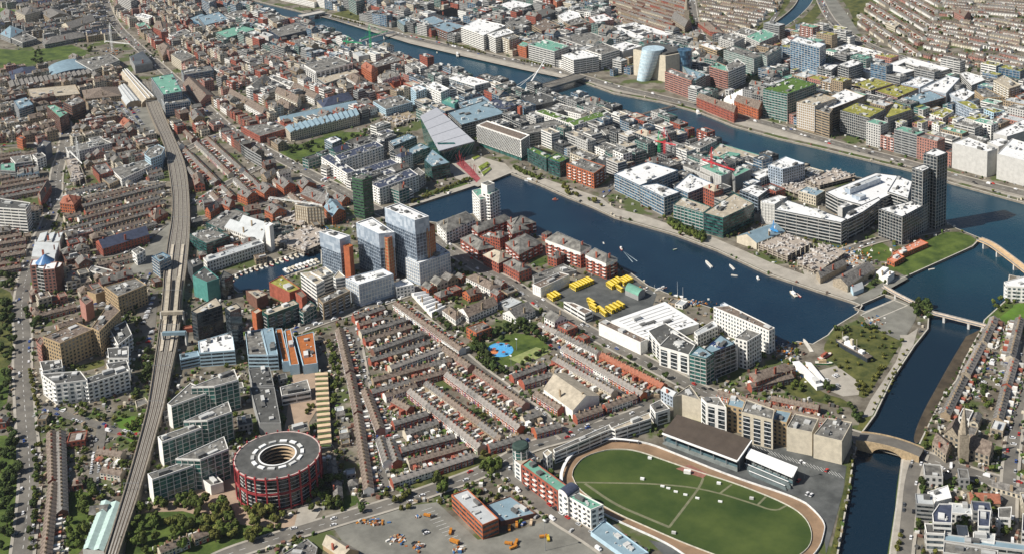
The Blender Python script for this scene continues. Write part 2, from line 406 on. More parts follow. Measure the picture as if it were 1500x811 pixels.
_t3 = _n.new('ShaderNodeTexNoise'); _t3.inputs['Scale'].default_value = .008; _t3.inputs['Detail'].default_value = 5; _m3 = _n.new('ShaderNodeMapRange'); _m3.inputs[1].default_value = .35; _m3.inputs[2].default_value = .65; _m3.inputs[3].default_value = .08; _m3.inputs[4].default_value = .34
_l.new(_g.outputs['Position'], _t3.inputs['Vector']); _l.new(_t3.outputs['Fac'], _m3.inputs[0]); _l.new(_m3.outputs[0], _b.inputs['Roughness'])
_l.new(_g.outputs['Position'], _t2.inputs['Vector']); _l.new(_t2.outputs['Fac'], _bp.inputs['Height']); _l.new(_bp.outputs[0], _b.inputs['Normal'])
RIVER = W('330,-10 385,4 447,19 472,20 535,40 583,53 600,60 640,72 675,78 725,89 763,98 825,111 850,119 900,137 970,150 1025,165 1075,185 1140,203 1200,217 1335,250 1397,269 1500,297 1600,325 1900,405 1950,520 1600,428 1478,402 1472,440 1441,468 1437,481 1412,526 1400,556 1380,581 1364,612 1344,653 1322,668 1315,720 1302,811 1290,870 1215,870 1228,811 1242,733 1252,665 1262,635 1282,608 1307,556 1340,506 1360,481 1362,450 1341,441 1318,431 1300,424 1295,417 1325,406 1425,361 1437,349 1400,334 1388,326 1345,292 1330,275 1260,260 1200,254 1178,244 1118,230 1043,206 975,184 895,161 855,150 815,142 740,130 718,122 655,110 640,97 600,88 588,83 540,75 500,60 463,45 460,36 440,28 400,22 372,5 300,-10')
DOCK = W('600,303 675,279 748,254 790,270 830,288 868,303 900,318 988,343 1050,366 1125,401 1200,426 1247,441 1262,447 1255,458 1222,478 1212,490 1190,503 1168,499 1136,512 1135,490 1060,456 1020,443 985,432 950,418 925,400 900,388 870,375 800,347 782,345 733,318 695,312 640,326 612,322')
MARINA = W('338,404 372,391 415,376 455,362 470,367 470,388 438,398 412,410 396,424 350,428 336,416')
LOCK = W('1252,450 1296,431 1312,437 1268,456'); LOCK2 = W('1262,461 1310,440 1328,447 1276,469')
CANAL = smooth(W('1200,-30 1192,0 1180,15 1158,35 1128,49 1112,49 1136,33 1160,14 1170,0 1180,-30'), 2)
GRAVING = W('1150,560')  # placeholder single point, unused
WATER = [('river', RIVER), ('dock_water', DOCK), ('marina_water', MARINA), ('lock_water', LOCK), ('lock_water', LOCK2), ('canal_water', CANAL)]
def cdt_ground():
    big = [(-14000, -9000), (14000, -9000), (14000, 16000), (-14000, 16000)]
    V = []; E_ = []
    for P in [big]+[p for _, p in WATER]:
        n = len(V); V += [Vector(p) for p in P]; E_ += [(n+i, n+(i+1) % len(P)) for i in range(len(P))]
    r = delaunay_2d_cdt(V, E_, [], 0, 1e-4); vs, fs = r[0], r[2]; m = MB(); m.v = [(v.x, v.y, 0) for v in vs]
    for f in fs:
        c = sum((vs[i] for i in f), Vector((0, 0)))/len(f)
        if any(inside(c.x, c.y, p) for _, p in WATER): continue
        a, b, d = [vs[i] for i in f[:3]]
        m.f.append(tuple(f) if (b-a).cross(d-a) > 0 else tuple(f[::-1]))
    return struct(m.build('ground', GROUND))
cdt_ground()
QUAY = mat('quay wall stone', (.24, .21, .17), var=.25, scale=.2)
WOBJ = []
for nm, P in WATER:
    m = MB(); m.flat(P, -2.2); struct(m.build(nm, WATER_M)); fill(P); WOBJ.append(C.objects[-1])
    m = MB(); m.sides(ccw(P)[::-1], -3, 0)
    for i in range(len(P)): pass
    k = len(ccw(P)); Q = ccw(P); m.v, m.f = [], []
    for i in range(k):
        a, b = Q[i], Q[(i+1) % k]; m.poly([(*b, -3), (*a, -3), (*a, 0), (*b, 0)])
    o = struct(m.build('quay_wall', QUAY))
    m = MB(); I = inset(Q, -1.1)
    for i in range(k):
        a, b, c, d = Q[i], Q[(i+1) % k], I[(i+1) % k], I[i]
        m.poly([(*a, .22), (*b, .22), (*c, .22), (*d, .22)][::-1]); m.poly([(*a, 0), (*b, 0), (*b, .22), (*a, .22)])
    struct(m.build('quay_coping', mat('coping stone', (.46, .43, .37), var=.15, scale=.3)))
GRASS = mat('grass', (.050, .090, .016), var=.35, scale=.06, col2=(.10, .14, .026), coord='World', rough=.95)
LAWN = mat('sports turf', (.032, .068, .012), var=.3, scale=.018, col2=(.072, .10, .022), detail=9, coord='World', rough=.95)
BRIGHT = mat('bright lawn', (.085, .16, .02), var=.25, scale=.05, coord='World', rough=.95)
ROUGH = mat('rough grass', (.060, .088, .020), var=.5, scale=.07, col2=(.125, .125, .035), coord='World', rough=.95)
PAVE = mat('pale paving', (.36, .33, .28), var=.15, scale=.08, coord='World')
TANP = mat('tan paving', (.34, .25, .18), var=.15, scale=.08, coord='World')
ASPH = mat('asphalt', (.135, .125, .11), var=.2, scale=.05, coord='World', col2=(.19, .175, .15))
DARKA = mat('dark asphalt', (.075, .08, .078), var=.25, scale=.06, coord='World', col2=(.12, .125, .12))
SAND = mat('sand track', (.25, .165, .10), var=.2, scale=.06, coord='World')
CONC = mat('old concrete yard', (.185, .18, .155), var=.25, scale=.05, coord='World')
MARK = mat('road paint', (.75, .75, .72), var=.1)
ZC = {}
def sheet(name, P, m, z, block=False, kind='structure'):
    ZC['*'] = ZC.get('*', 0)+.0035; q = MB(); q.flat(P, .03+ZC['*']); ZC[name] = 0
    o = q.build(name, m); o['kind'] = kind
    if block: fill(P)
    return o
GREEN_L = [
 ('college_park', GRASS, '-60,75 0,72 45,75 60,72 105,66 127,75 125,82 57,92 0,105 -60,120'),
 ('lawn', GRASS, '410,224 436,240 480,230 542,209 545,199 520,192 470,200'),
 ('lawn', BRIGHT, '105,177 122,172 132,182 112,187'), ('lawn', ROUGH, '510,15 535,20 530,33 470,24'),
 ('lawn', BRIGHT, '0,12 25,16 40,26 0,30'),
 ('canal_bank', ROUGH, '1168,-30 1160,0 1145,20 1115,42 1106,45 1118,32 1140,18 1150,0 1152,-30'),
 ('canal_bank', ROUGH, '1205,-30 1197,4 1185,20 1160,40 1135,50 1150,52 1175,42 1200,25 1212,0 1218,-30'),
 ('grass_verge', ROUGH, '1230,-5 1285,-5 1262,20 1252,45 1248,20'),
 ('lawn', GRASS, '1242,368 1283,350 1308,366 1300,388'), ('lawn', GRASS, '1301,390 1325,362 1360,350 1395,337 1432,349 1424,360 1370,385 1326,404 1318,400'),
 ('rough_grass', ROUGH, '1217,491 1225,482 1255,474 1290,480 1318,492 1321,500 1312,515 1300,535 1283,560 1272,580 1262,583 1248,570 1222,557 1230,540 1212,520 1205,508'),
 ('rough_grass', ROUGH, '1140,545 1165,540 1190,560 1205,575 1240,585 1250,600 1160,580 1140,565'),
 ('riverside_grass', GRASS, '1330,504 1340,505 1306,556 1282,608 1270,611 1290,575 1310,540'),
 ('riverside_grass', ROUGH, '1262,612 1280,608 1262,633 1250,640'),
 ('riverside_grass', ROUGH, '1240,733 1252,665 1245,664 1236,720 1216,811 1205,850 1212,850 1226,811'),
 ('riverside_grass', GRASS, '1300,811 1315,720 1320,675 1312,720 1308,811'),
 ('lawn', BRIGHT, '1465,455 1500,440 1520,455 1520,470 1480,475 1462,466'),
 ('lawn', GRASS, '1440,470 1450,458 1475,440 1488,446 1470,460 1448,476'),
 ('playing_field', GRASS, '706,507 738,492 762,486 800,498 808,512 770,520 745,540 728,530'),
 ('green_square', ROUGH, '112,536 150,525 154,530 152,536 115,545'),
 ('lawn', BRIGHT, '168,610 208,608 208,620 198,645 190,648 176,630'),
 ('lawn', GRASS, '-40,500 10,520 15,560 8,600 -40,600'), ('garden', GRASS, '-40,640 25,636 32,700 22,790 10,830 -40,830'),
 ('garden', GRASS, '100,720 140,720 132,770 120,811 95,811'), ('park', GRASS, '190,755 290,738 345,752 410,765 392,790 300,811 260,835 180,835'),
 ('lawn', GRASS, '490,730 520,722 528,735 500,748'), ('lawn', ROUGH, '600,705 690,670 725,660 732,672 690,690 610,722'),
 ('canal_lawn', GRASS, '600,298 612,290 690,262 694,267 640,286 604,302'), ('lawn', ROUGH, '697,248 716,237 722,245 708,262 700,256'),
 ('courtyard_lawn', GRASS, '776,387 790,377 806,383 788,392'), ('lawn', BRIGHT, '765,338 740,345 735,352 748,358'),
 ('verge', ROUGH, '0,420 20,430 25,480 18,530 5,540 -40,540 -40,420'), ('lawn', GRASS, '1458,652 1470,655 1472,668 1460,664'),
]
for nm, m_, s in GREEN_L: sheet(nm, smooth(W(s)+W(s)[:1], 1)[:-1] if nm not in ('college_park',) else W(s), m_, .03, block=True)
PAVES = [
 ('square_paving', PAVE, '652,245 690,226 740,240 752,252 700,274 668,262'), ('quay_paving', PAVE, '748,252 790,268 830,286 900,316 988,341 1050,364 1125,399 1200,424 1247,439 1262,437 1200,410 1130,385 1050,350 985,330 940,315 900,305 880,290 830,273 780,256 752,243'),
 ('quay_paving', PAVE, '600,303 675,279 748,254 745,250 673,274 598,297'),
 ('quay_paving', PAVE, '470,24 535,44 600,64 675,82 763,102 825,115 850,117 900,134 970,147 1025,161 1075,181 1140,199 1200,213 1335,246 1397,265 1500,293 1500,278 1400,256 1335,235 1200,200 1120,176 1050,160 985,143 900,124 850,108 763,88 675,68 600,52 535,34 472,18'),
 ('office_plaza', TANP, '320,700 345,690 350,740 400,765 455,745 462,755 420,775 330,765 268,748 210,750 232,735'), ('plaza', PAVE, '437,745 468,725 478,735 455,770 430,775'),
 ('bus_yard', DARKA, '810,430 870,405 925,408 962,430 955,450 895,470 870,462 820,440'), ('builders_yard', CONC, '480,760 560,745 640,735 700,790 730,785 800,762 880,800 900,850 480,850 500,790'),
 ('racetrack_car_park', DARKA, '1085,645 1130,650 1240,682 1235,720 1210,811 1205,760 1170,728 1085,700 1010,672 985,662 972,650 990,640'),
 ('racetrack_car_park', DARKA, '1010,811 975,795 950,790 990,830'),
 ('car_park', ASPH, '205,445 232,425 226,500 218,510 206,480'), ('boat_yard', PAVE, '1190,545 1225,535 1260,560 1258,578 1235,580 1205,568'),
 ('lock_quay', CONC, '1247,441 1262,446 1330,408 1322,402 1290,415'), ('lock_island', CONC, '1263,457 1312,437 1335,445 1345,455 1340,470 1322,500 1300,490 1268,472'),
 ('lock_road', PAVE, '1318,490 1330,490 1345,480 1338,505 1306,552 1278,608 1262,612 1275,585 1312,530 1322,503'),
 ('river_promenade', PAVE, '1320,672 1332,672 1330,700 1318,811 1303,811 1312,740'), ('construction_yard', PAVE, '1165,375 1230,365 1290,400 1245,437 1180,405'),
 ('station_yard', CONC, '165,140 215,150 232,190 205,195 170,160'), ('rail_yard', CONC, '185,400 245,325 262,330 262,380 225,400'), ('market_street_yard', TANP, '430,540 458,535 470,590 440,640 415,640'),
 ('goods_yard', CONC, '1200,55 1260,50 1240,20 1225,0 1215,-20 1200,-20 1215,30'),
]
for nm, m_, s in PAVES: sheet(nm, W(s), m_, .05, block=nm not in ('quay_paving',))
fill(PAVES and W(PAVES[1][2]));  fill(W(PAVES[3][2]))
m = MB(); m.flat(smooth(W('1438,481 1413,526 1401,556 1381,581 1365,612 1345,652 1336,643 1350,606 1372,566 1392,530 1415,492', -2.1), 2), -2.12); struct(m.build('mud_bank', mat('river mud', (.075, .058, .038), var=.35, scale=.1, rough=.6)))
# roads: photo points, width in metres
ROADS = [
 (13, '28,850 44,720 43,670 37,609 32,531 35,494 30,456 37,406 55,353 70,328 82,290 82,253 95,218 98,190 92,160'),
 (14, '150,-10 165,35 205,72 240,103 300,157 338,192 370,210 405,230 475,266 507,283 545,305 600,330 640,352 705,396 740,410 785,441 850,479 900,506 1005,561 1045,580 1120,600 1225,632 1290,650 1340,664 1420,694 1500,716 1560,728'),
 (10, '515,478 523,520 538,609 550,660 562,722'), (12, '300,830 332,811 440,778 512,756 575,738 650,712 700,694 742,674 770,655 840,636 900,618 960,596'),
 (11, '742,674 742,693 800,748 875,793 920,830'), (11, '395,500 440,482 475,469 517,456 587,434 640,412 665,392'),
 (15, '470,22 600,56 675,72 763,92 850,112 900,128 985,147 1050,164 1120,180 1200,205 1335,240 1400,260 1500,284 1560,300'),
 (9, '596,452 640,482 685,530 760,583 800,615 830,640'), (8, '1140,18 1110,60 1075,95 1060,125 1050,160'),
 (13, '1010,-20 1018,40 1030,60 1060,75 1140,60 1195,70'), (12, '1190,-30 1213,30 1250,55 1290,75 1350,92 1440,105 1560,125'),
 (9, '845,108 880,100 940,100'), (9, '1068,100 1095,112 1060,140'), (9, '300,157 360,130 420,110 500,80 520,76'),
 (9, '370,210 400,180 480,150 530,130 590,110 640,104'), (8, '262,120 230,150 240,180'), (9, '475,266 520,250 600,225 650,205'),
 (8, '880,290 900,270 960,240 1000,215 1030,200'), (8, '1060,330 1100,300 1150,262 1165,250'), (9, '1225,372 1290,350 1335,345 1385,335'),
 (9, '340,192 300,205 262,225'), (9, '285,300 330,270 400,235'), (10, '0,300 70,310 130,290 190,268 240,270'), (8, '0,180 60,170 130,150 180,140'),
 (9, '262,330 300,318 350,310 420,290 480,270'), (8, '385,470 470,440 500,420'), (8, '0,215 50,212 95,218'), (8, '120,380 190,372 240,330'),
 (8, '60,596 110,612 150,625 200,640'), (8, '220,395 205,420 200,440 120,450 60,460'), (9, '1475,811 1478,700 1490,600 1505,500'),
 (9, '1348,664 1335,700 1330,760 1322,830'), (7, '1395,672 1400,690 1380,700'), (8, '150,625 140,680 136,720'), (8, '1240,400 1175,380 1120,355'),
 (8, '560,462 610,500 650,540 720,600 772,650'), (7, '543,560 610,545 668,527'), (7, '538,509 590,492 640,486'),(7, '556,645 600,634 660,622'),
 (7, '577,588 640,640 697,672'), (7, '800,498 860,545 930,590'), (8, '830,640 870,612 925,588 960,596'),
 (10, '585,-20 640,20 700,50 740,75'), (10, '700,-20 800,30 900,70 960,110'), (9, '600,30 700,0 760,-20'), (9, '880,-20 900,30 940,60 1020,60'), (8, '40,40 100,20 150,-10'), (9, '92,160 110,140 165,130 205,140'),
]
m = MB(); mk = MB()
ROADP = []
for i, (wd, s) in enumerate(ROADS):
    L = smooth(W(s), 2); P = ribbon(L, wd); ROADP.append(P)
    n = len(L); r = MB(); z = .42+.006*i
    A = P[:n]; B = P[n:][::-1]
    for j in range(n-1): r.poly([(*B[j], z), (*B[j+1], z), (*A[j+1], z), (*A[j], z)])
    struct(r.build('road', ASPH)); fill(P)
    for j in range(n-1): fill([A[j], A[j+1], B[j+1], B[j]])
    if wd >= 9:      # pavements as raised kerbed strips and dashed centre line
        for sgn, E1 in ((1, A), (-1, B)):
            r = MB()
            O = ribbon(L, wd+4.4); O = O[:n] if sgn > 0 else O[n:][::-1]
            for j in range(n-1):
                q = [(*E1[j], z+.12), (*E1[j+1], z+.12), (*O[j+1], z+.12), (*O[j], z+.12)]
                r.poly(q if sgn < 0 else q); r.poly([(*E1[j], z), (*E1[j+1], z), (*E1[j+1], z+.12), (*E1[j], z+.12)])
            struct(r.build('pavement', PAVE))
    if wd >= 12:
        acc = 0
        for a, b in zip(L, L[1:]):
            a, b = Vector(a), Vector(b); l = (b-a).length; d = (b-a)/max(l, .01); t = 0
            while t < l:
                if acc % 2 == 0:
                    e = min(t+4, l); nn = Vector((-d.y, d.x))*.12; p, q = a+d*t, a+d*e
                    mk.poly([(*(p-nn), z+.01), (*(q-nn), z+.01), (*(q+nn), z+.01), (*(p+nn), z+.01)])
                t += 5; acc += 1
o = mk.build('road_marking', MARK); o['kind'] = 'stuff'

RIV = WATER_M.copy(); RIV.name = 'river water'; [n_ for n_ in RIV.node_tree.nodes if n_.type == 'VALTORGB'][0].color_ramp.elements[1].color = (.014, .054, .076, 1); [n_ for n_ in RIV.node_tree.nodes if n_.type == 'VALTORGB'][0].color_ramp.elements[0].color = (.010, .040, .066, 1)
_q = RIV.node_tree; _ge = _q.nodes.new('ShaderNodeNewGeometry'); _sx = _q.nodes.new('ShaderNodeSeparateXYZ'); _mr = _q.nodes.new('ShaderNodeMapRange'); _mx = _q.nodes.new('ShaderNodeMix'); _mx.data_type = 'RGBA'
_q.links.new(_ge.outputs['Position'], _sx.inputs[0]); _q.links.new(_sx.outputs['Y'], _mr.inputs[0]); _mr.inputs[1].default_value = 60; _mr.inputs[2].default_value = 260      # main river's sky reflection painted into its colour; side river left dark
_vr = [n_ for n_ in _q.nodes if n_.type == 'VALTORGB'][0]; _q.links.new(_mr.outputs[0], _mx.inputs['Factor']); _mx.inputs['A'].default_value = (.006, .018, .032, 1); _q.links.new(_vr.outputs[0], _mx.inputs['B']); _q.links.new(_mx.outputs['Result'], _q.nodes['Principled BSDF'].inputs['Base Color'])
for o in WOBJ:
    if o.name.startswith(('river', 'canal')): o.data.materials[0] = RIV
for s_ in ('900,112 925,110 1008,132 1010,150 960,146 895,132', '1000,140 1100,105 1150,80 1155,70 1110,108 1120,130 1040,142', '770,650 830,640 900,632 960,632 985,600 1110,650 1235,690 1228,811 1200,860 1000,850 960,811 880,760', '1150,470 1262,447 1345,450 1345,500 1262,635 1240,640 1235,600', '1300,668 1342,664 1330,720 1320,811 1300,811', '480,745 700,745 860,800 900,850 440,850', '805,425 925,400 965,430 955,455 895,475 850,455'): fill(W(s_))
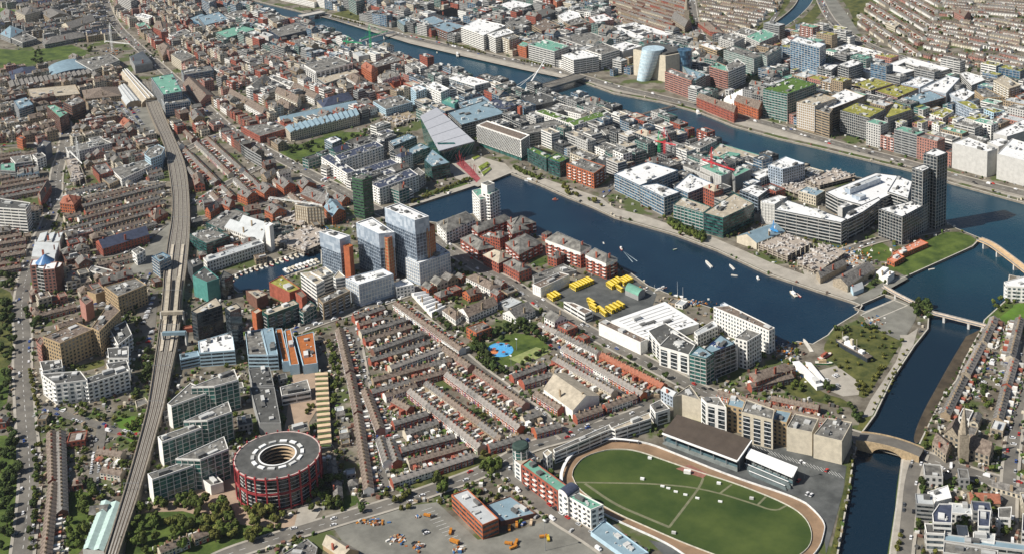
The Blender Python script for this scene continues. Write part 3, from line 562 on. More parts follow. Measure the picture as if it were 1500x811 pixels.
# ---------------------------------------------------------------- surveyed buildings
# view line: "@x0,y0,scale" ; building: name | style wall roof shape [band] | height m or dN (visible drop) | roof corners | label | category
DATA = """
@0,0,3.997
stone_hall|g C s h|d60|90,65 145,90 240,65 190,42|cream stone hall with slate roof north of the college lawn|hall
stone_hall|g T s a|d42|235,75 290,108 410,90 360,62|long grey slate college range beside the cream stone hall|hall
stone_hall|g C s a|d38|360,145 410,170 560,120 520,95|tan college range with a pale slate roof behind the lawn trees|hall
college_building|b G s h|d25|245,235 262,262 500,215 480,188|long blue grey college block along the top edge of the lawn|college
glass_pavilion|c L g f|d32|65,222 130,250 215,225 155,195|low white pavilion with grey roof left of the college lawn|pavilion
college_building|g G s h|d30|0,75 50,110 100,75 40,50|dark slate college range at the far corner by the stone hall|college
college_building|g G u h|d30|0,200 60,225 140,180 60,150|grey blue college range left of the pavilion|college
sports_centre|c U u v|d28|280,400 300,455 520,410 450,352|sports centre with a curved grey blue roof below the lawn|sports centre
office_building|b L g f|d48|440,355 540,412 700,352 650,318|striped grey office block between the lawn and the rail viaduct|office
stone_terrace|g T s s|d36|45,480 60,515 560,430 545,408|long tan row of small gables leading to the station|terrace
stone_terrace|g T c f|d30|160,522 180,580 470,550 440,495|tan stone range with courtyard roofs below the gabled row|terrace
brick_building|g T b h|d34|480,530 500,580 710,560 690,508|brown roofed tan range beside the station sheds|brick building
college_building|b G n h|d26|50,420 70,470 225,430 200,388|navy roofed college block at the left end of the gabled row|college
brick_tower_block|b B z f|d98|270,620 350,690 400,660 320,612|tall dark brick office block with a teal roof strip|office
office_building|b B g f|d90|370,600 420,625 500,592 460,562|dark brick wing behind the teal roofed block|office
office_building|c U u f|d80|80,590 110,640 195,612 150,568|blue glass office beside the dark brick blocks|office
science_building|f U z f|d118|885,455 955,555 1065,535 1010,432|green roofed science building with rippled glass front by the station|science building
glass_annexe|f U g f W|d75|945,580 965,612 1115,592 1085,555|low rippled glass annexe in front of the green roofed science building|annexe
station_annexe|n G l s|d40|758,335 790,392 892,370 835,300|grey building with ribbed vault roofs behind the station|station building
office_tower|b L g f|d75|685,-30 765,10 800,-5 725,-45|pale concrete office slab at the far end of the street|office
glass_office|c U g f|d60|1060,412 1075,440 1250,412 1230,385|dark glass office beyond the green roofed science building|office
white_house|g C g f|d58|1000,320 1062,362 1145,330 1060,285|cream villa block with flat roof beyond the station|house
brick_building|g T b h|d36|920,270 952,330 1030,290 980,252|tan hall with steep brown roof by a dark tree|hall
office_building|g W g f|d40|985,200 1012,218 1115,185 1085,170|white office with green glass behind the tan hall|office
office_building|g C g f|d40|1070,208 1092,226 1185,200 1160,182|cream office beside the white one behind the tan hall|office
brick_building|g R b h|d40|895,160 960,190 1010,142 915,122|red brick block with brown roof near the far street corner|brick building
glass_office|n U u f|d22|1105,110 1180,150 1250,120 1180,80|low blue roofed glass office by the quays|office
office_building|g W w f|d42|780,92 870,112 895,95 830,78|white office with pale roof lining the far street|office
office_building|g P z f|d22|790,140 830,172 890,168 850,128|pink office with green roof lining the far street|office
chapel|g Y s a|d45|1105,665 1130,705 1200,690 1170,652|small ochre chapel with grey gabled roof beside the rail tracks|chapel
office_tower|c U g f|d80|1180,0 1225,20 1265,0 1220,-20|blue glass tower near the top edge above the quays|office
college_building|g T s h|d25|400,330 440,350 480,335 440,320|small tan pavilion on the edge of the college lawn|pavilion
brick_building|g R t a|d25|700,720 730,745 790,715 755,700|small red brick railway house beside the viaduct|house
brick_building|g P b a|d30|1070,490 1170,600 1250,560 1140,460|pink brown roofed block beside the rippled glass annexe|brick building
@300,0,3.997
glass_office|f U u f L|d48|-40,100 0,150 140,112 80,70|blue glass office with pale fins near the Liffey bend|office
office_building|b L g f|d36|115,85 180,108 300,78 215,55|pale stone office with grey roof near the far quays|office
glass_office|c E z f|d48|65,190 130,222 300,172 205,148|green glass office with a pale green roof|office
apartment_block|y C g f|d62|370,110 400,132 485,108 440,88|cream stepped block with balconies near the far quay|apartments
office_building|b N g f|d52|378,180 435,217 625,172 530,130|navy office with grey roof below the far bridge|office
lift_tower|n L l f|d72|320,200 372,216 402,205 352,188|blank pale box tower beside the navy office|tower
apartment_block|g O g f|d32|480,240 552,262 655,238 600,215|orange brick flats beside the quay trees|apartments
glass_office|m W g f|d78|580,380 650,422 865,370 760,328|white framed glass office with roof plant in the middle of the brick quarter|office
office_building|b G c f|d45|650,452 705,490 905,422 865,398|grey office with tan roof beside the white framed glass office|office
brick_building|g O t h|d68|915,388 975,425 1012,402 945,362|tall orange brick block with steep roof beside the slate warehouse|brick building
brick_warehouse|g B g f|d52|958,380 985,402 1165,350 1100,320|long dark brick warehouse with grey roof on the south quay|warehouse
silo|n L l f|d66|865,308 900,332 962,320 915,298|pair of blank pale silos near the green crane|silo
apartment_block|y W b a|d36|135,552 335,668 372,640 165,528|long white crescent terrace wing nearest the rail line|apartments
apartment_block|y W g a|d42|240,512 305,532 378,462 330,450|white crescent block at its bend|apartments
apartment_block|y W g f|d44|370,450 503,510 522,482 400,438|white crescent wing along the inner court|apartments
apartment_block|y W b a|d38|510,520 640,580 682,560 540,488|white crescent wing closest to the slate mansard|apartments
apartment_block|y C b a|d48|410,542 540,602 562,572 440,518|cream apartment range inside the crescent|apartments
apartment_block|y C b h|d32|415,600 490,652 532,620 452,578|short cream range below the crescent court|apartments
mansard_building|g C n h|d42|655,592 695,632 870,580 840,538|cream building with a long navy mansard roof|mansard building
goods_shed|n C u a|d22|425,690 452,726 902,625 872,600|long rail shed with a blue grey roof and skylights|shed
goods_shed|g C u s|d52|468,745 500,778 905,680 885,642|arcaded front shed with sawtooth roof beside the park|shed
gabled_building|g W g s|d42|1010,450 1040,478 1140,450 1080,425|white building with steep gables by the south quay|building
gabled_building|g O t s|d42|1085,490 1110,520 1195,495 1160,465|orange brick building with steep gables by the south quay|building
office_building|g A g f|d52|985,595 1060,642 1215,598 1140,560|pale blue office with grid windows beside the rubble site|office
brick_building|n P s h|d22|685,480 722,522 782,520 745,478|pink brick house beside the grey office with a tan roof|house
brick_building|g W b h|d42|820,450 885,492 948,470 895,430|white fronted brick hall with brown roof in the brick quarter|hall
brick_building|g B b f|d42|980,495 1002,542 1105,520 1070,480|brown brick block beyond the navy mansard|brick building
brick_building|g R g f W|d42|210,740 322,800 492,750 420,712|red and white brick office by the dark park|office
office_tower|c E g f|d78|840,-12 885,12 930,-2 888,-24|green glass office cylinder blocks north of the river|office
office_building|b P b f|d32|930,70 982,92 1032,80 988,64|pink stone office on the north quay beyond the bridge|office
office_tower|c U g f|d80|950,-20 1005,2 1042,-14 990,-34|blue glass office north of the river near the top edge|office
customs_building|g W c f|d32|440,-28 640,15 705,-8 560,-45|long white stone building on the far north quay|building
glass_office|c E u f|d42|1125,120 1165,150 1230,125 1190,100|low green glass pavilion near the north bridgehead|pavilion
brick_building|g B g f|d30|880,590 905,625 985,600 950,570|tan grey block beside the pale blue office|building
apartment_block|y L g f|d60|1170,380 1215,410 1280,385 1240,358|pale balconied block at the dark brick warehouse end|apartments
@600,0,3.997
brick_warehouse|m B u f|d50|40,120 120,152 215,125 140,92|brick and glass dock building with blue roof on the north quay|warehouse
brick_warehouse|m B u f|d50|125,152 225,192 330,152 215,122|brick and glass dock building nearer the white office|warehouse
sawtooth_shed|n D d s|d22|130,80 245,112 355,76 235,48|black sawtooth roofed shed behind the dock buildings|shed
office_building|g O w f|d32|350,15 422,37 542,10 450,-12|orange office with white roof near the top|office
glass_office|c E w f|d32|515,30 612,67 722,26 605,0|green glass office with white roof behind the white office|office
office_building|b W w f|d92|300,160 432,207 562,150 400,112|large white striped office with stepped roofs on the north quay|office
office_building|b W w f|d92|455,200 502,222 612,190 570,168|smaller white striped office beside the large one|office
office_building|b G g f|d50|560,130 602,166 712,130 660,100|grey striped office behind the white pair|office
apartment_block|y C g f|d86|540,220 582,236 642,215 610,200|slim cream apartments with dark balconies on the north quay|apartments
apartment_block|g O z f|d62|630,265 682,281 702,252 662,240|small orange block with green roof on the north quay|apartments
office_building|c N g f|d42|690,215 742,242 802,210 750,190|navy office behind the small orange block|office
office_building|b L z f|d92|695,262 847,302 932,270 800,230|beige ribbon windowed office on the north quay by the harp bridge|office
office_building|b W w f Z|d88|890,322 960,352 1107,330 1010,295|white stepped office with a green glass end beside the harp bridge|office
office_building|b L g f|d50|865,215 1012,267 1152,225 1060,190|long pale office behind the beige ribbon windowed one|office
office_building|b W g f|d82|1030,292 1122,322 1230,290 1130,250|white framed dark office beyond the white stepped one|office
office_building|g T g f|d46|900,130 942,152 1047,130 1000,100|tan office with dark roof in the north docklands|office
office_building|g P w f|d62|1050,100 1087,132 1195,115 1140,80|pink office with white roof in the north docklands|office
round_office|b W w f|d42|868,92 900,122 968,132 1010,112 992,76 930,60|round white office with a tiered roof|office
office_building|b T b f|d52|715,150 772,182 882,150 790,110|tan office with brown roof behind the north quay|office
sawtooth_shed|n D d s|d30|700,90 762,112 862,72 800,54|dark roofed shed behind the tan office|shed
office_tower|g O b f|d62|840,0 862,16 912,0 880,-15|orange brick tower near the top edge|tower
office_building|c W w f|d84|230,455 382,502 468,480 300,434|white cube framed glass office on the south quay|office
apartment_block|y W w f|d100|95,500 182,542 232,520 150,480|white riverside apartments beside the cube framed office|apartments
apartment_block|y A w f|d95|5,512 38,542 98,518 50,498|pale blue riverside apartments behind the white ones|apartments
apartment_block|y W g f|d62|30,380 62,402 102,390 60,364|small white block at the river edge|apartments
apartment_block|b D g f|d52|80,412 102,432 175,410 130,378|dark stepped block at the river edge|apartments
glass_office|n Z z f|d72|190,590 262,612 288,590 232,568|teal clad round cornered office above the theatre|office
glass_office|c U u f|d70|285,600 322,642 482,600 430,560|blue glass office with louvred roof above the theatre|office
glass_office|c V u f|d85|225,660 302,732 562,662 440,588|large dark glass office between theatre and river|office
glass_office|c V n f|d82|420,620 572,642 632,610 500,578|navy glass office behind the large dark glass one|office
office_building|b D d f|d60|650,560 722,622 872,590 770,545|dark office at the southern bridgehead|office
lift_tower|n R t f|d90|630,625 646,632 660,624 644,617|slim red core tower in the dark glass offices|tower
apartment_block|g W g f|d58|828,627 1002,672 1038,650 870,605|white courtyard block range nearest the river|apartments
apartment_block|y W v f|d62|735,652 932,722 982,700 790,640|white courtyard block range with planted roof|apartments
apartment_block|y W v f|d82|932,716 962,738 1182,665 1140,640|front range of the white courtyard block|apartments
apartment_block|g C g f|d72|1055,650 1077,672 1178,645 1130,625|cream end range of the courtyard block|apartments
glass_office|c V g f|d75|600,752 652,792 932,742 850,700|dark glass office behind the chequered hotel|office
apartment_block|y L g f|d60|1120,760 1150,790 1230,765 1190,740|grey balconied block by the south quay path|apartments
@900,0,3.997
ring_office|b L w f|d34|-40,160 165,240 352,205 120,130|white roofed complex with court openings north of the convention hall|office
glass_office|f L w f|d68|-60,278 50,302 162,270 60,244|white framed office left of the convention hall|office
striped_office|b P g f W|d108|295,420 450,475 470,452 330,400|mauve banded office right of the convention hall|office
glass_office|c E u f|d105|452,472 478,470 532,438 400,388|curved green glass wing of the mauve banded office|office
striped_office|b P z f W|d108|555,390 662,422 690,402 600,362|mauve banded office with stepped glass top|office
striped_office|b W g f|d112|655,385 668,420 768,378 720,345|white banded office beside the mauve one|office
apartment_block|b Y w f|d92|495,262 600,300 640,285 540,250|pale yellow balconied block beyond the convention hall|apartments
apartment_block|f E g f W|d102|640,292 815,345 872,325 700,268|green glass apartments with white fins by the canal street|apartments
apartment_block|f E g f W|d112|868,320 892,332 978,282 942,268|tall white finned apartments by the canal street|apartments
apartment_block|y L g f|d82|610,222 700,252 762,220 680,190|white and green apartments in the finned cluster|apartments
apartment_block|y L z f|d72|770,215 850,250 960,205 870,170|stepped white apartments at the rear of the finned cluster|apartments
apartment_block|y W g f|d60|700,190 790,215 850,185 760,160|pale apartments with flat roof in the finned cluster|apartments
apartment_block|y L w f|d100|980,232 1002,262 1032,242 1010,222|slim white apartments beside the blue office tower|apartments
office_tower|x U w f W|d185|1030,238 1200,282 1238,258 1070,215|blue glass office tower with white frame|office
glass_office|c U u f|d38|1068,432 1155,462 1225,435 1150,385|low office with bright blue glass roof at the tower foot|office
green_roof_office|c E v f|d165|870,522 1012,552 1182,492 1042,452|dark green glass office with a turf roof on the north quay|office
site_office|f T c f|d160|1068,598 1172,622 1300,575 1200,545|beige fin clad office wrapped in scaffold next to the turf roofed one|office
brick_terrace|g R b a|d62|480,572 700,660 722,632 512,565|long orange brick quay row|brick building
brick_warehouse|g O b a|d62|700,592 842,642 882,602 742,570|orange brick quay warehouse beside the turf roofed office|warehouse
market_tent|n W w s|d22|640,582 700,605 822,542 762,525|white tented market roof behind the brick quay row|tent
brick_building|g R b h|d26|480,130 560,185 640,195 600,150|cluster of orange roofed houses near the spired church|houses
@1200,0,3.997
ring_office|b W w f|d40|35,305 255,390 432,322 160,255|white ring shaped office with blue skylights|office
glass_cube|c V w f|d112|110,378 172,397 257,370 200,345|dark green glass cube office beside the white ring|office
glass_office|c V w f|d80|-10,395 70,412 115,380 40,368|dark glass office with a white roof below the ring|office
white_block|n W w f|d52|230,408 290,428 332,410 292,396|plain white block between cube and courtyard office|office
white_block|n W w f|d42|180,472 235,492 290,470 240,455|low white block in front of the glass cube|office
courtyard_office|b L w f|d62|335,400 492,432 562,412 458,385 500,365 632,410 690,425 768,402 515,335|white roofed office in a U shape round a court|office
office_building|c T y f|d68|190,495 302,530 432,490 312,455|brown office with an olive planted roof|office
office_building|c B y f|d62|330,532 457,572 582,520 450,492|black edged office with an olive planted roof|office
white_block|n H w f|d42|480,490 590,512 672,470 580,448|low white roofed hall between the planted roofs|hall
white_block|c H w f|d62|598,520 742,548 822,460 752,444|long white roofed office before the pale far block|office
brown_office|b B u f|d72|485,570 592,612 742,570 650,530|brown framed office with a blue grey roof and olive centre|office
white_block|c H w f|d52|762,550 850,592 912,545 842,515|white roofed glass block by the olive roofs|office
office_building|b L w f|d52|825,430 892,500 992,460 862,420|pale office with white roof near the rail line|office
blue_office|f V y f L|d140|125,645 292,690 388,640 218,600|blue fin clad office with olive roof, left of the pair|office
blue_office|f V y f L|d130|385,682 400,690 548,640 442,596|blue fin clad office with olive roof, right of the pair|office
curved_office|b T w f|d130|18,585 62,642 268,562 152,520|beige curved office with white roof and plant|office
curved_office|b T g f|d140|-30,640 60,668 80,640 0,610|beige curved lower wing with grey roof|office
glass_office|c E w f|d42|-30,480 30,502 127,460 50,434|green glass office with white roof behind the curved one|office
apartment_block|y W y f|d42|640,665 722,692 787,650 740,630|white flats with olive roof behind the small towers|apartments
apartment_block|y W y f|d62|538,690 572,707 627,690 590,674|small white tower with olive roof, rear of three|apartments
apartment_block|y L y f|d100|440,710 482,727 517,710 470,698|pale tower with olive roof beside the blue office|apartments
apartment_block|y L y f|d62|480,775 522,792 567,775 530,763|pale tower with olive roof nearest the quay|apartments
apartment_block|y W y f|d72|660,720 702,737 742,720 700,708|small white tower with olive roof, middle of three|apartments
apartment_block|y W y f|d82|735,740 782,757 837,740 790,724|small white tower with olive roof, front right of three|apartments
apartment_block|y B y f|d40|758,690 802,705 840,690 798,674|brown flats with a small olive roof|apartments
apartment_block|f L y f|d112|850,690 932,712 998,680 940,664|grey finned tower with olive roof|apartments
apartment_block|g H y f|d82|800,595 900,640 962,635 870,590|mirror glass flats with long olive roof|apartments
apartment_block|y A y f|d112|965,640 1022,662 1088,650 1010,628|pale blue balconied tower with olive roof|apartments
apartment_block|g Y g f|d84|910,530 962,572 1087,570 980,518|peach coloured flats beyond the planted roofs|apartments
apartment_block|y C c f|d112|1020,470 1112,520 1180,498 1080,440|cream balconied flats with tan roof|apartments
apartment_block|g O g f|d84|1150,560 1177,582 1240,560 1200,540|bright orange flats at the right edge|apartments
office_building|g G g f|d40|1080,420 1110,440 1190,425 1140,405|grey flats with green roof edge near the rail line|apartments
depot_building|n L w f|d120|1020,780 1100,800 1290,740 1190,700|pale windowless depot block at the right edge|depot
church_hall|g P b a|d35|790,70 850,100 890,80 830,52|large brown brick church among the far terraces|church
small_factory|g C c f|d30|385,135 445,160 475,140 420,118|cream factory unit at the edge of the far terraces|factory
@0,203,3.997
office_building|g W g f|d60|385,55 402,87 655,25 600,0|long white office with grey roof and square windows|office
office_building|g W g f|d48|650,178 712,238 895,152 850,125|long white office that joins the round ended one|office
round_office|g A g f|d82|845,92 882,120 945,95 965,55 925,33 870,60|round ended white office beside the railway|office
apartment_tower|y W g f|d62|190,95 217,122 268,100 240,76|small white balconied tower left of the road|apartments
brick_tower_block|g O t f|d60|95,-5 130,8 150,-5 118,-20|slim orange tower behind the white balconied tower|tower
office_tower|n N g f|d85|215,60 265,50 300,20 250,10|dark slab casting shade on the road|office
concrete_office|b W d f|d140|-70,400 150,415 178,375 0,350|white ribbed concrete office slab at the left edge|office
brick_building|g O t h|d52|350,378 432,388 475,340 372,338|orange brick block at the road bend|brick building
brick_building|g R b h|d50|220,330 240,375 300,270 270,250|long red brick block along the shaded road|brick building
market_hall|n L l s|d42|215,605 350,612 370,560 235,556|pale flat roofed hall with strip skylights|hall
market_hall|n L l s|d52|185,690 320,700 345,625 205,618|pale hall with strip skylights in front of the first|hall
brick_warehouse|g R n a|d50|560,602 602,645 872,562 842,520|long dark slate roofed brick warehouse|warehouse
brick_building|g R b a|d40|1125,215 1140,275 1199,270 1180,205|red brick house by the right side of the railway|house
glass_apartments|c U u f|d92|888,690 932,722 1000,690 952,664|blue glass apartments beside the tracks|apartments
apartment_block|y W g f|d62|770,655 800,682 850,650 815,632|white flats beside the railway siding|apartments
green_office|b G z f|d45|0,150 0,185 90,190 85,140|green grey office left of the white gables|office
office_building|b W g f|d50|60,110 90,145 190,130 180,95|white low flats behind the small white tower|apartments
gabled_building|g A g s|d35|95,190 100,215 230,200 225,170|row of pale blue gables|building
brick_building|g R s f|d52|540,160 580,215 660,190 620,140|red brick terrace block beside the white office|brick building
brick_building|g T g f|d32|585,225 640,270 700,240 650,205|tan brick block before the white office|brick building
brick_building|g O b h|d30|870,440 905,475 980,430 930,400|orange brick house on the green corner by the tracks|house
office_building|g G c f|d35|350,345 365,372 470,340 440,315|grey block behind the orange corner building|office
school_building|g W g f|d35|515,770 640,800 660,770 540,740|pale school range near the brown warehouse|school
brick_building|n B b f|d40|640,745 700,790 705,740 655,720|brown flat roofed block beside the school range|building
@300,203,3.997
brick_warehouse|g O s a|d48|415,255 462,292 532,270 500,235|orange gabled warehouse with slate roof nearest the main street|warehouse
brick_warehouse|g O s a|d46|298,292 347,322 422,295 385,265|orange gabled warehouse by the round tree|warehouse
brick_warehouse|g O s a|d48|188,320 247,347 312,325 265,300|orange gabled warehouse second from the left|warehouse
brick_warehouse|g O s a|d46|540,262 572,292 652,265 620,235|orange gabled warehouse beside the long slate sheds|warehouse
brick_warehouse|g O s a|d52|348,415 397,442 477,420 440,388|orange gabled warehouse in front of the glass roofed office|warehouse
brick_warehouse|g O u a|d52|697,400 747,457 822,420 772,358|orange warehouse with a blue metal roof|warehouse
long_shed|n B s a|d28|560,322 692,382 752,340 640,288|long slate roofed shed between the warehouses|shed
brick_warehouse|g O s a|d48|98,380 142,402 177,370 147,345|small orange gabled warehouse at the left|warehouse
brick_warehouse|g O s a|d44|0,420 32,432 84,400 50,374|leftmost orange gabled warehouse|warehouse
brick_warehouse|g T s a|d42|328,212 362,237 422,200 390,184|tan gabled warehouse on the main street|warehouse
brick_warehouse|g O s a|d30|742,342 802,372 852,350 800,320|low orange shed beside the green wrapped tower|warehouse
silo_building|f C g f T|d112|525,388 600,402 692,398 620,368|concrete silo shell with exposed brown bays|silo
wrapped_tower|b K g f Z|d232|860,228 922,243 978,225 915,203|slim tower wrapped in green scaffold netting|tower
apartment_block|y W n f|d76|680,108 832,205 882,188 730,90|white apartments with navy roof, street wing|apartments
apartment_block|y W n f|d100|762,100 792,128 1045,42 1000,14|white apartments with navy roof, park wing|apartments
apartment_block|y W n f|d62|862,192 905,218 1132,142 1090,118|white apartments with navy roof, middle wing|apartments
apartment_block|y W n f|d98|975,268 1022,292 1250,212 1200,175|white apartments with navy roof, dock wing|apartments
mill_building|g W l a|d45|115,518 335,602 372,545 190,485|white mill with pale roof beside the marina|mill
mill_building|g W l a|d70|200,492 345,548 392,500 255,462|taller white mill roof behind the first|mill
stair_tower|n W w f|d150|350,505 378,515 400,498 376,488|white stair tower at the end of the mill|tower
canal_building|g W l f|d64|-10,698 12,722 347,612 322,586|long white and brown waterside office|office
green_office|b E g f|d72|-90,560 8,615 142,568 35,520|green glass office below the grey roofed block|office
green_office|b E g f|d32|5,492 112,542 262,440 155,402|grey roofed office with green glass behind the mill|office
office_building|c U w f|d60|700,5 745,30 800,5 760,-15|blue glass office by the theatre road|office
glass_office|c V u f|d75|1075,15 1105,45 1240,-10 1190,-30|dark blue glass office above the park|office
office_building|b G g f|d70|210,30 250,60 330,105 230,45|grey office row along the main street|office
apartment_tower|f H w f A|d235|178,0 178,0 178,0|skip|skip
@460,290,4.773
hotel_tower|f H w f H|d265|45,240 180,290 245,265 115,225|shortest of the three new glass towers, with curved side|tower
apartment_tower|f H w f H|d325|300,175 455,250 555,240 405,140|middle height glass tower of the three, orange clad corner|tower
office_tower|f H w f H|d440|500,70 705,155 797,130 595,38|tallest of the three glass towers, with white roof|tower
tower_podium|f H w f W|d158|640,415 735,455 950,380 850,310|white gridded podium at the foot of the tallest tower|office
tower_podium|f H w f W|d158|220,558 312,604 555,530 480,490|white gridded podium in front of the middle tower|office
tower_podium|g W w f|d75|556,592 575,625 700,600 640,560|low white link building between the podiums|office
clad_slab|n O o f|d225|205,335 245,345 272,330 240,318|red clad slab beside the shortest glass tower|tower
clad_slab|f O o f Y|d300|475,268 515,283 560,262 520,250|orange patterned slab beside the middle glass tower|tower
clad_slab|f O o f Y|d360|748,205 790,215 842,185 800,172|orange patterned slab beside the tallest glass tower|tower
@600,203,3.997
apartment_block|y W g h|d72|158,490 215,550 385,470 330,425|white apartments with slate roof left of the white tower|apartments
apartment_block|y R g h|d50|360,515 400,552 600,470 560,445|long brick apartment wing behind the white tower|apartments
apartment_block|y R g h|d60|570,480 600,520 740,490 660,450|brick apartment block at the water edge|apartments
apartment_block|y R g h|d60|575,520 600,560 700,530 660,500|brick apartment block behind the green court|apartments
apartment_block|y R g h|d62|298,585 400,655 495,635 385,565|brick apartments facing the bridge road|apartments
apartment_block|y R g h|d60|560,610 640,680 775,610 680,555|brick apartments by the courtyard lawn, hipped roof|apartments
apartment_block|g R c h|d62|430,680 520,730 600,690 510,650|pink brick block with tan roof on the bridge road|apartments
brick_building|g R g h|d60|548,730 640,780 712,755 620,705|small brick block with slate roof by the lawn|apartments
apartment_block|y R g h W|d95|795,590 1000,665 1062,630 865,545|red brick waterside apartments with white top floor, larger|apartments
apartment_block|y R g h W|d95|1030,680 1150,730 1215,700 1085,640|red brick waterside apartments with white top floor, smaller|apartments
glass_office|b E u f|d82|85,125 130,165 235,140 130,60|green glass office with a tilted roof beside the theatre|office
office_building|y L g f|d70|0,210 40,235 90,200 50,170|white framed block left of the theatre office|apartments
office_building|c E u f|d60|-20,70 10,95 120,50 60,25|dark green office behind the theatre office|office
apartment_block|b E v f L|d78|688,60 800,118 830,100 720,50|green balconied dockside apartments beside the hotel|apartments
apartment_block|b E v f L|d90|810,115 880,140 935,115 860,85|green balconied dockside apartments with brown panel|apartments
apartment_block|y O g f W|d90|918,145 1078,205 1145,160 1020,118|orange brick dockside apartments with shops below|apartments
apartment_block|y C g f|d50|940,85 1050,130 1110,100 1000,60|cream flats behind the orange dockside block|apartments
apartment_block|y W g f|d48|1080,45 1160,80 1230,50 1150,20|white flats with grey roof behind the orange block|apartments
depot_hall|g W b h|d50|690,20 700,20 690,20|skip|skip
@900,203,3.997
dock_office|c U w f L|d100|0,205 148,275 372,185 195,135|large navy dock office with white roof|office
dock_office|c U w f L|d110|150,275 290,345 385,312 250,262|front wing of the navy dock office|office
dock_office|c U w f L|d90|350,285 430,320 578,262 440,205|right wing of the navy dock office|office
glass_office|c E c f L|d112|345,385 520,435 565,400 400,340|green banded dock office left half|office
glass_office|b E c f L|d118|522,435 635,465 818,380 700,320|green banded dock office right half with red roof plant|office
office_building|f L g f|d72|375,150 560,225 600,205 430,115|pale finned office behind the navy one|office
office_building|f L z f|d95|500,165 625,220 688,195 560,145|pale finned office with green roof and red crane|office
office_building|f G z f|d95|690,205 705,225 800,180 720,160|narrow finned office beside the crane|office
riverside_office|b Z c f|d40|540,100 800,125 865,100 620,30|green banded office on the south bank|office
riverside_block|n Z z f|d60|600,110 680,125 738,90 670,78|teal roofed box on the south bank office|office
apartment_block|y L g f|d60|440,40 500,60 600,10 540,-10|grey flats on the south bank|apartments
white_block|c W w f|d55|800,210 850,235 945,190 905,165|white roofed glass office with curved end|office
white_block|g H w f|d115|900,155 985,180 1115,145 1000,105|tall plain white block with white roof|office
white_block|c U w f|d70|755,255 800,275 860,250 810,235|white roofed glass office at the dock street|office
waterside_office|c V w f H|d95|735,300 840,345 905,295 810,265|dark glass office with a white curved canopy|office
house|g C g f|d35|1085,200 1150,225 1230,190 1140,165|cream flats with dark roof at the river edge|apartments
@1090,230,7.5
round_office|f L w f W|d230|185,480 195,500 335,520 470,440 380,420|round ended white framed office|office
dock_office|r V w f L|d250|335,575 1065,720 1130,680 470,470|long grey banded dock office with pale roof|office
dock_office|r V w f L|d230|1065,722 1310,600 1500,470 1480,440 1130,600|return wing of the grey banded dock office|office
roof_box|n L w f|d200|1030,540 1080,560 1200,520 1130,490|white lift box on the banded office roof|office
white_house|g W g f|d60|560,170 750,215 830,150 700,110|small white flats with dark roof at the river|apartments
office_building|g C u f|d110|600,375 790,430 890,370 690,320|cream framed blocks with a blue roof|office
@1200,203,3.997
dock_office|r V w f L|d100|40,312 110,350 270,395 545,270 450,215 330,200|broad pale roofed wing of the banded office toward the river|office
roof_box|n H l f|d125|150,290 180,300 360,232 330,218|raised pale box on the broad office roof|office
roof_box|n H l f|d118|190,330 240,345 275,330 225,318|small raised box on the broad office roof|office
dock_office|r V w f L|d110|400,310 520,350 545,250 460,215|glass stair block at the end of the banded office|office
residential_tower|x V w f L|d430|612,85 690,105 750,82 680,55|tall dark gridded residential tower by the river mouth|tower
residential_tower|x V w f L|d366|545,172 606,191 650,170 612,150|lower dark gridded half of the residential tower|tower
office_building|x V w f L|d165|350,410 485,458 635,378 560,360|dark gridded block with white roof beside the lawn|office
pavilion|g O p f|d26|430,665 465,685 640,610 590,588|long terracotta roofed pavilion in front of the tower|pavilion
pavilion|g O p f|d28|398,705 440,725 500,690 460,670|low terracotta wing of the pavilion|pavilion
depot_building|n L w f|d150|780,25 985,78 1045,58 870,-8|huge pale windowless depot block, left one|depot
depot_building|n L w f|d130|985,20 1050,48 1130,20 1060,-5|pale linking block between the two huge depots|depot
depot_building|n L w f|d150|1042,90 1260,145 1330,60 1130,0|huge pale windowless depot block, right one|depot
@0,406,3.997
tan_office|g Y b f|d150|250,345 350,385 545,300 450,262|long ochre office range nearest the road|office
tan_office|g Y b f|d150|535,292 580,315 705,190 645,140|ochre office range at the bend|office
tan_office|g Y g f|d115|610,52 690,112 858,42 795,2|ochre office range beside the car park|office
tan_office|n Y b f|d60|510,82 560,98 622,75 595,48|ochre stair block with brown roof|office
tan_office|n P b f|d100|465,125 500,162 545,132 505,98|pink brown stair block beside the ochre ranges|office
tan_office|g P b f|d110|212,375 240,400 262,362 235,345|pink end block of the ochre range|office
apartment_block|y W d f|d95|640,300 692,392 772,330 735,250|black roofed white flats, tallest of the zigzag|apartments
apartment_block|y W d f|d78|628,412 635,470 752,470 752,402|black roofed white flats, middle of the zigzag|apartments
apartment_block|y W d f|d82|622,502 642,542 760,535 742,482|black roofed white flats, lower zigzag|apartments
apartment_block|y W d f|d112|490,592 512,622 755,545 718,515|black roofed white flats with round balconies|apartments
apartment_block|y W d f|d125|240,562 322,622 512,598 470,545|black roofed white flats at the road corner|apartments
apartment_block|y W d f|d62|232,490 250,547 367,525 360,478|black roofed white flats touching the ochre office|apartments
brick_building|g R b h|d25|170,180 190,215 240,210 230,170|dark roofed brick house behind roadside trees|house
small_pavilion|g C g f|d28|790,720 800,760 870,730 850,700|white balconied flats below the zigzag block|apartments
@265,365,10
teal_office|n Z d f|d300|170,385 380,480 560,420 350,250|teal clad office beside the railway|office
teal_office|b V d f|d290|565,430 640,440 760,380 620,310|dark glass wing of the teal office|office
teal_office|n D d f|d250|90,160 170,270 330,200 250,120|black roof section of the teal office|office
brown_block|n B c f|d170|950,600 1110,720 1270,650 1130,580|plain brown block behind the dark glass office|office
@240,440,10
glass_block|c V c f D|d410|400,150 480,185 850,60 760,-60|dark blue glass block with a beige terrace roof|office
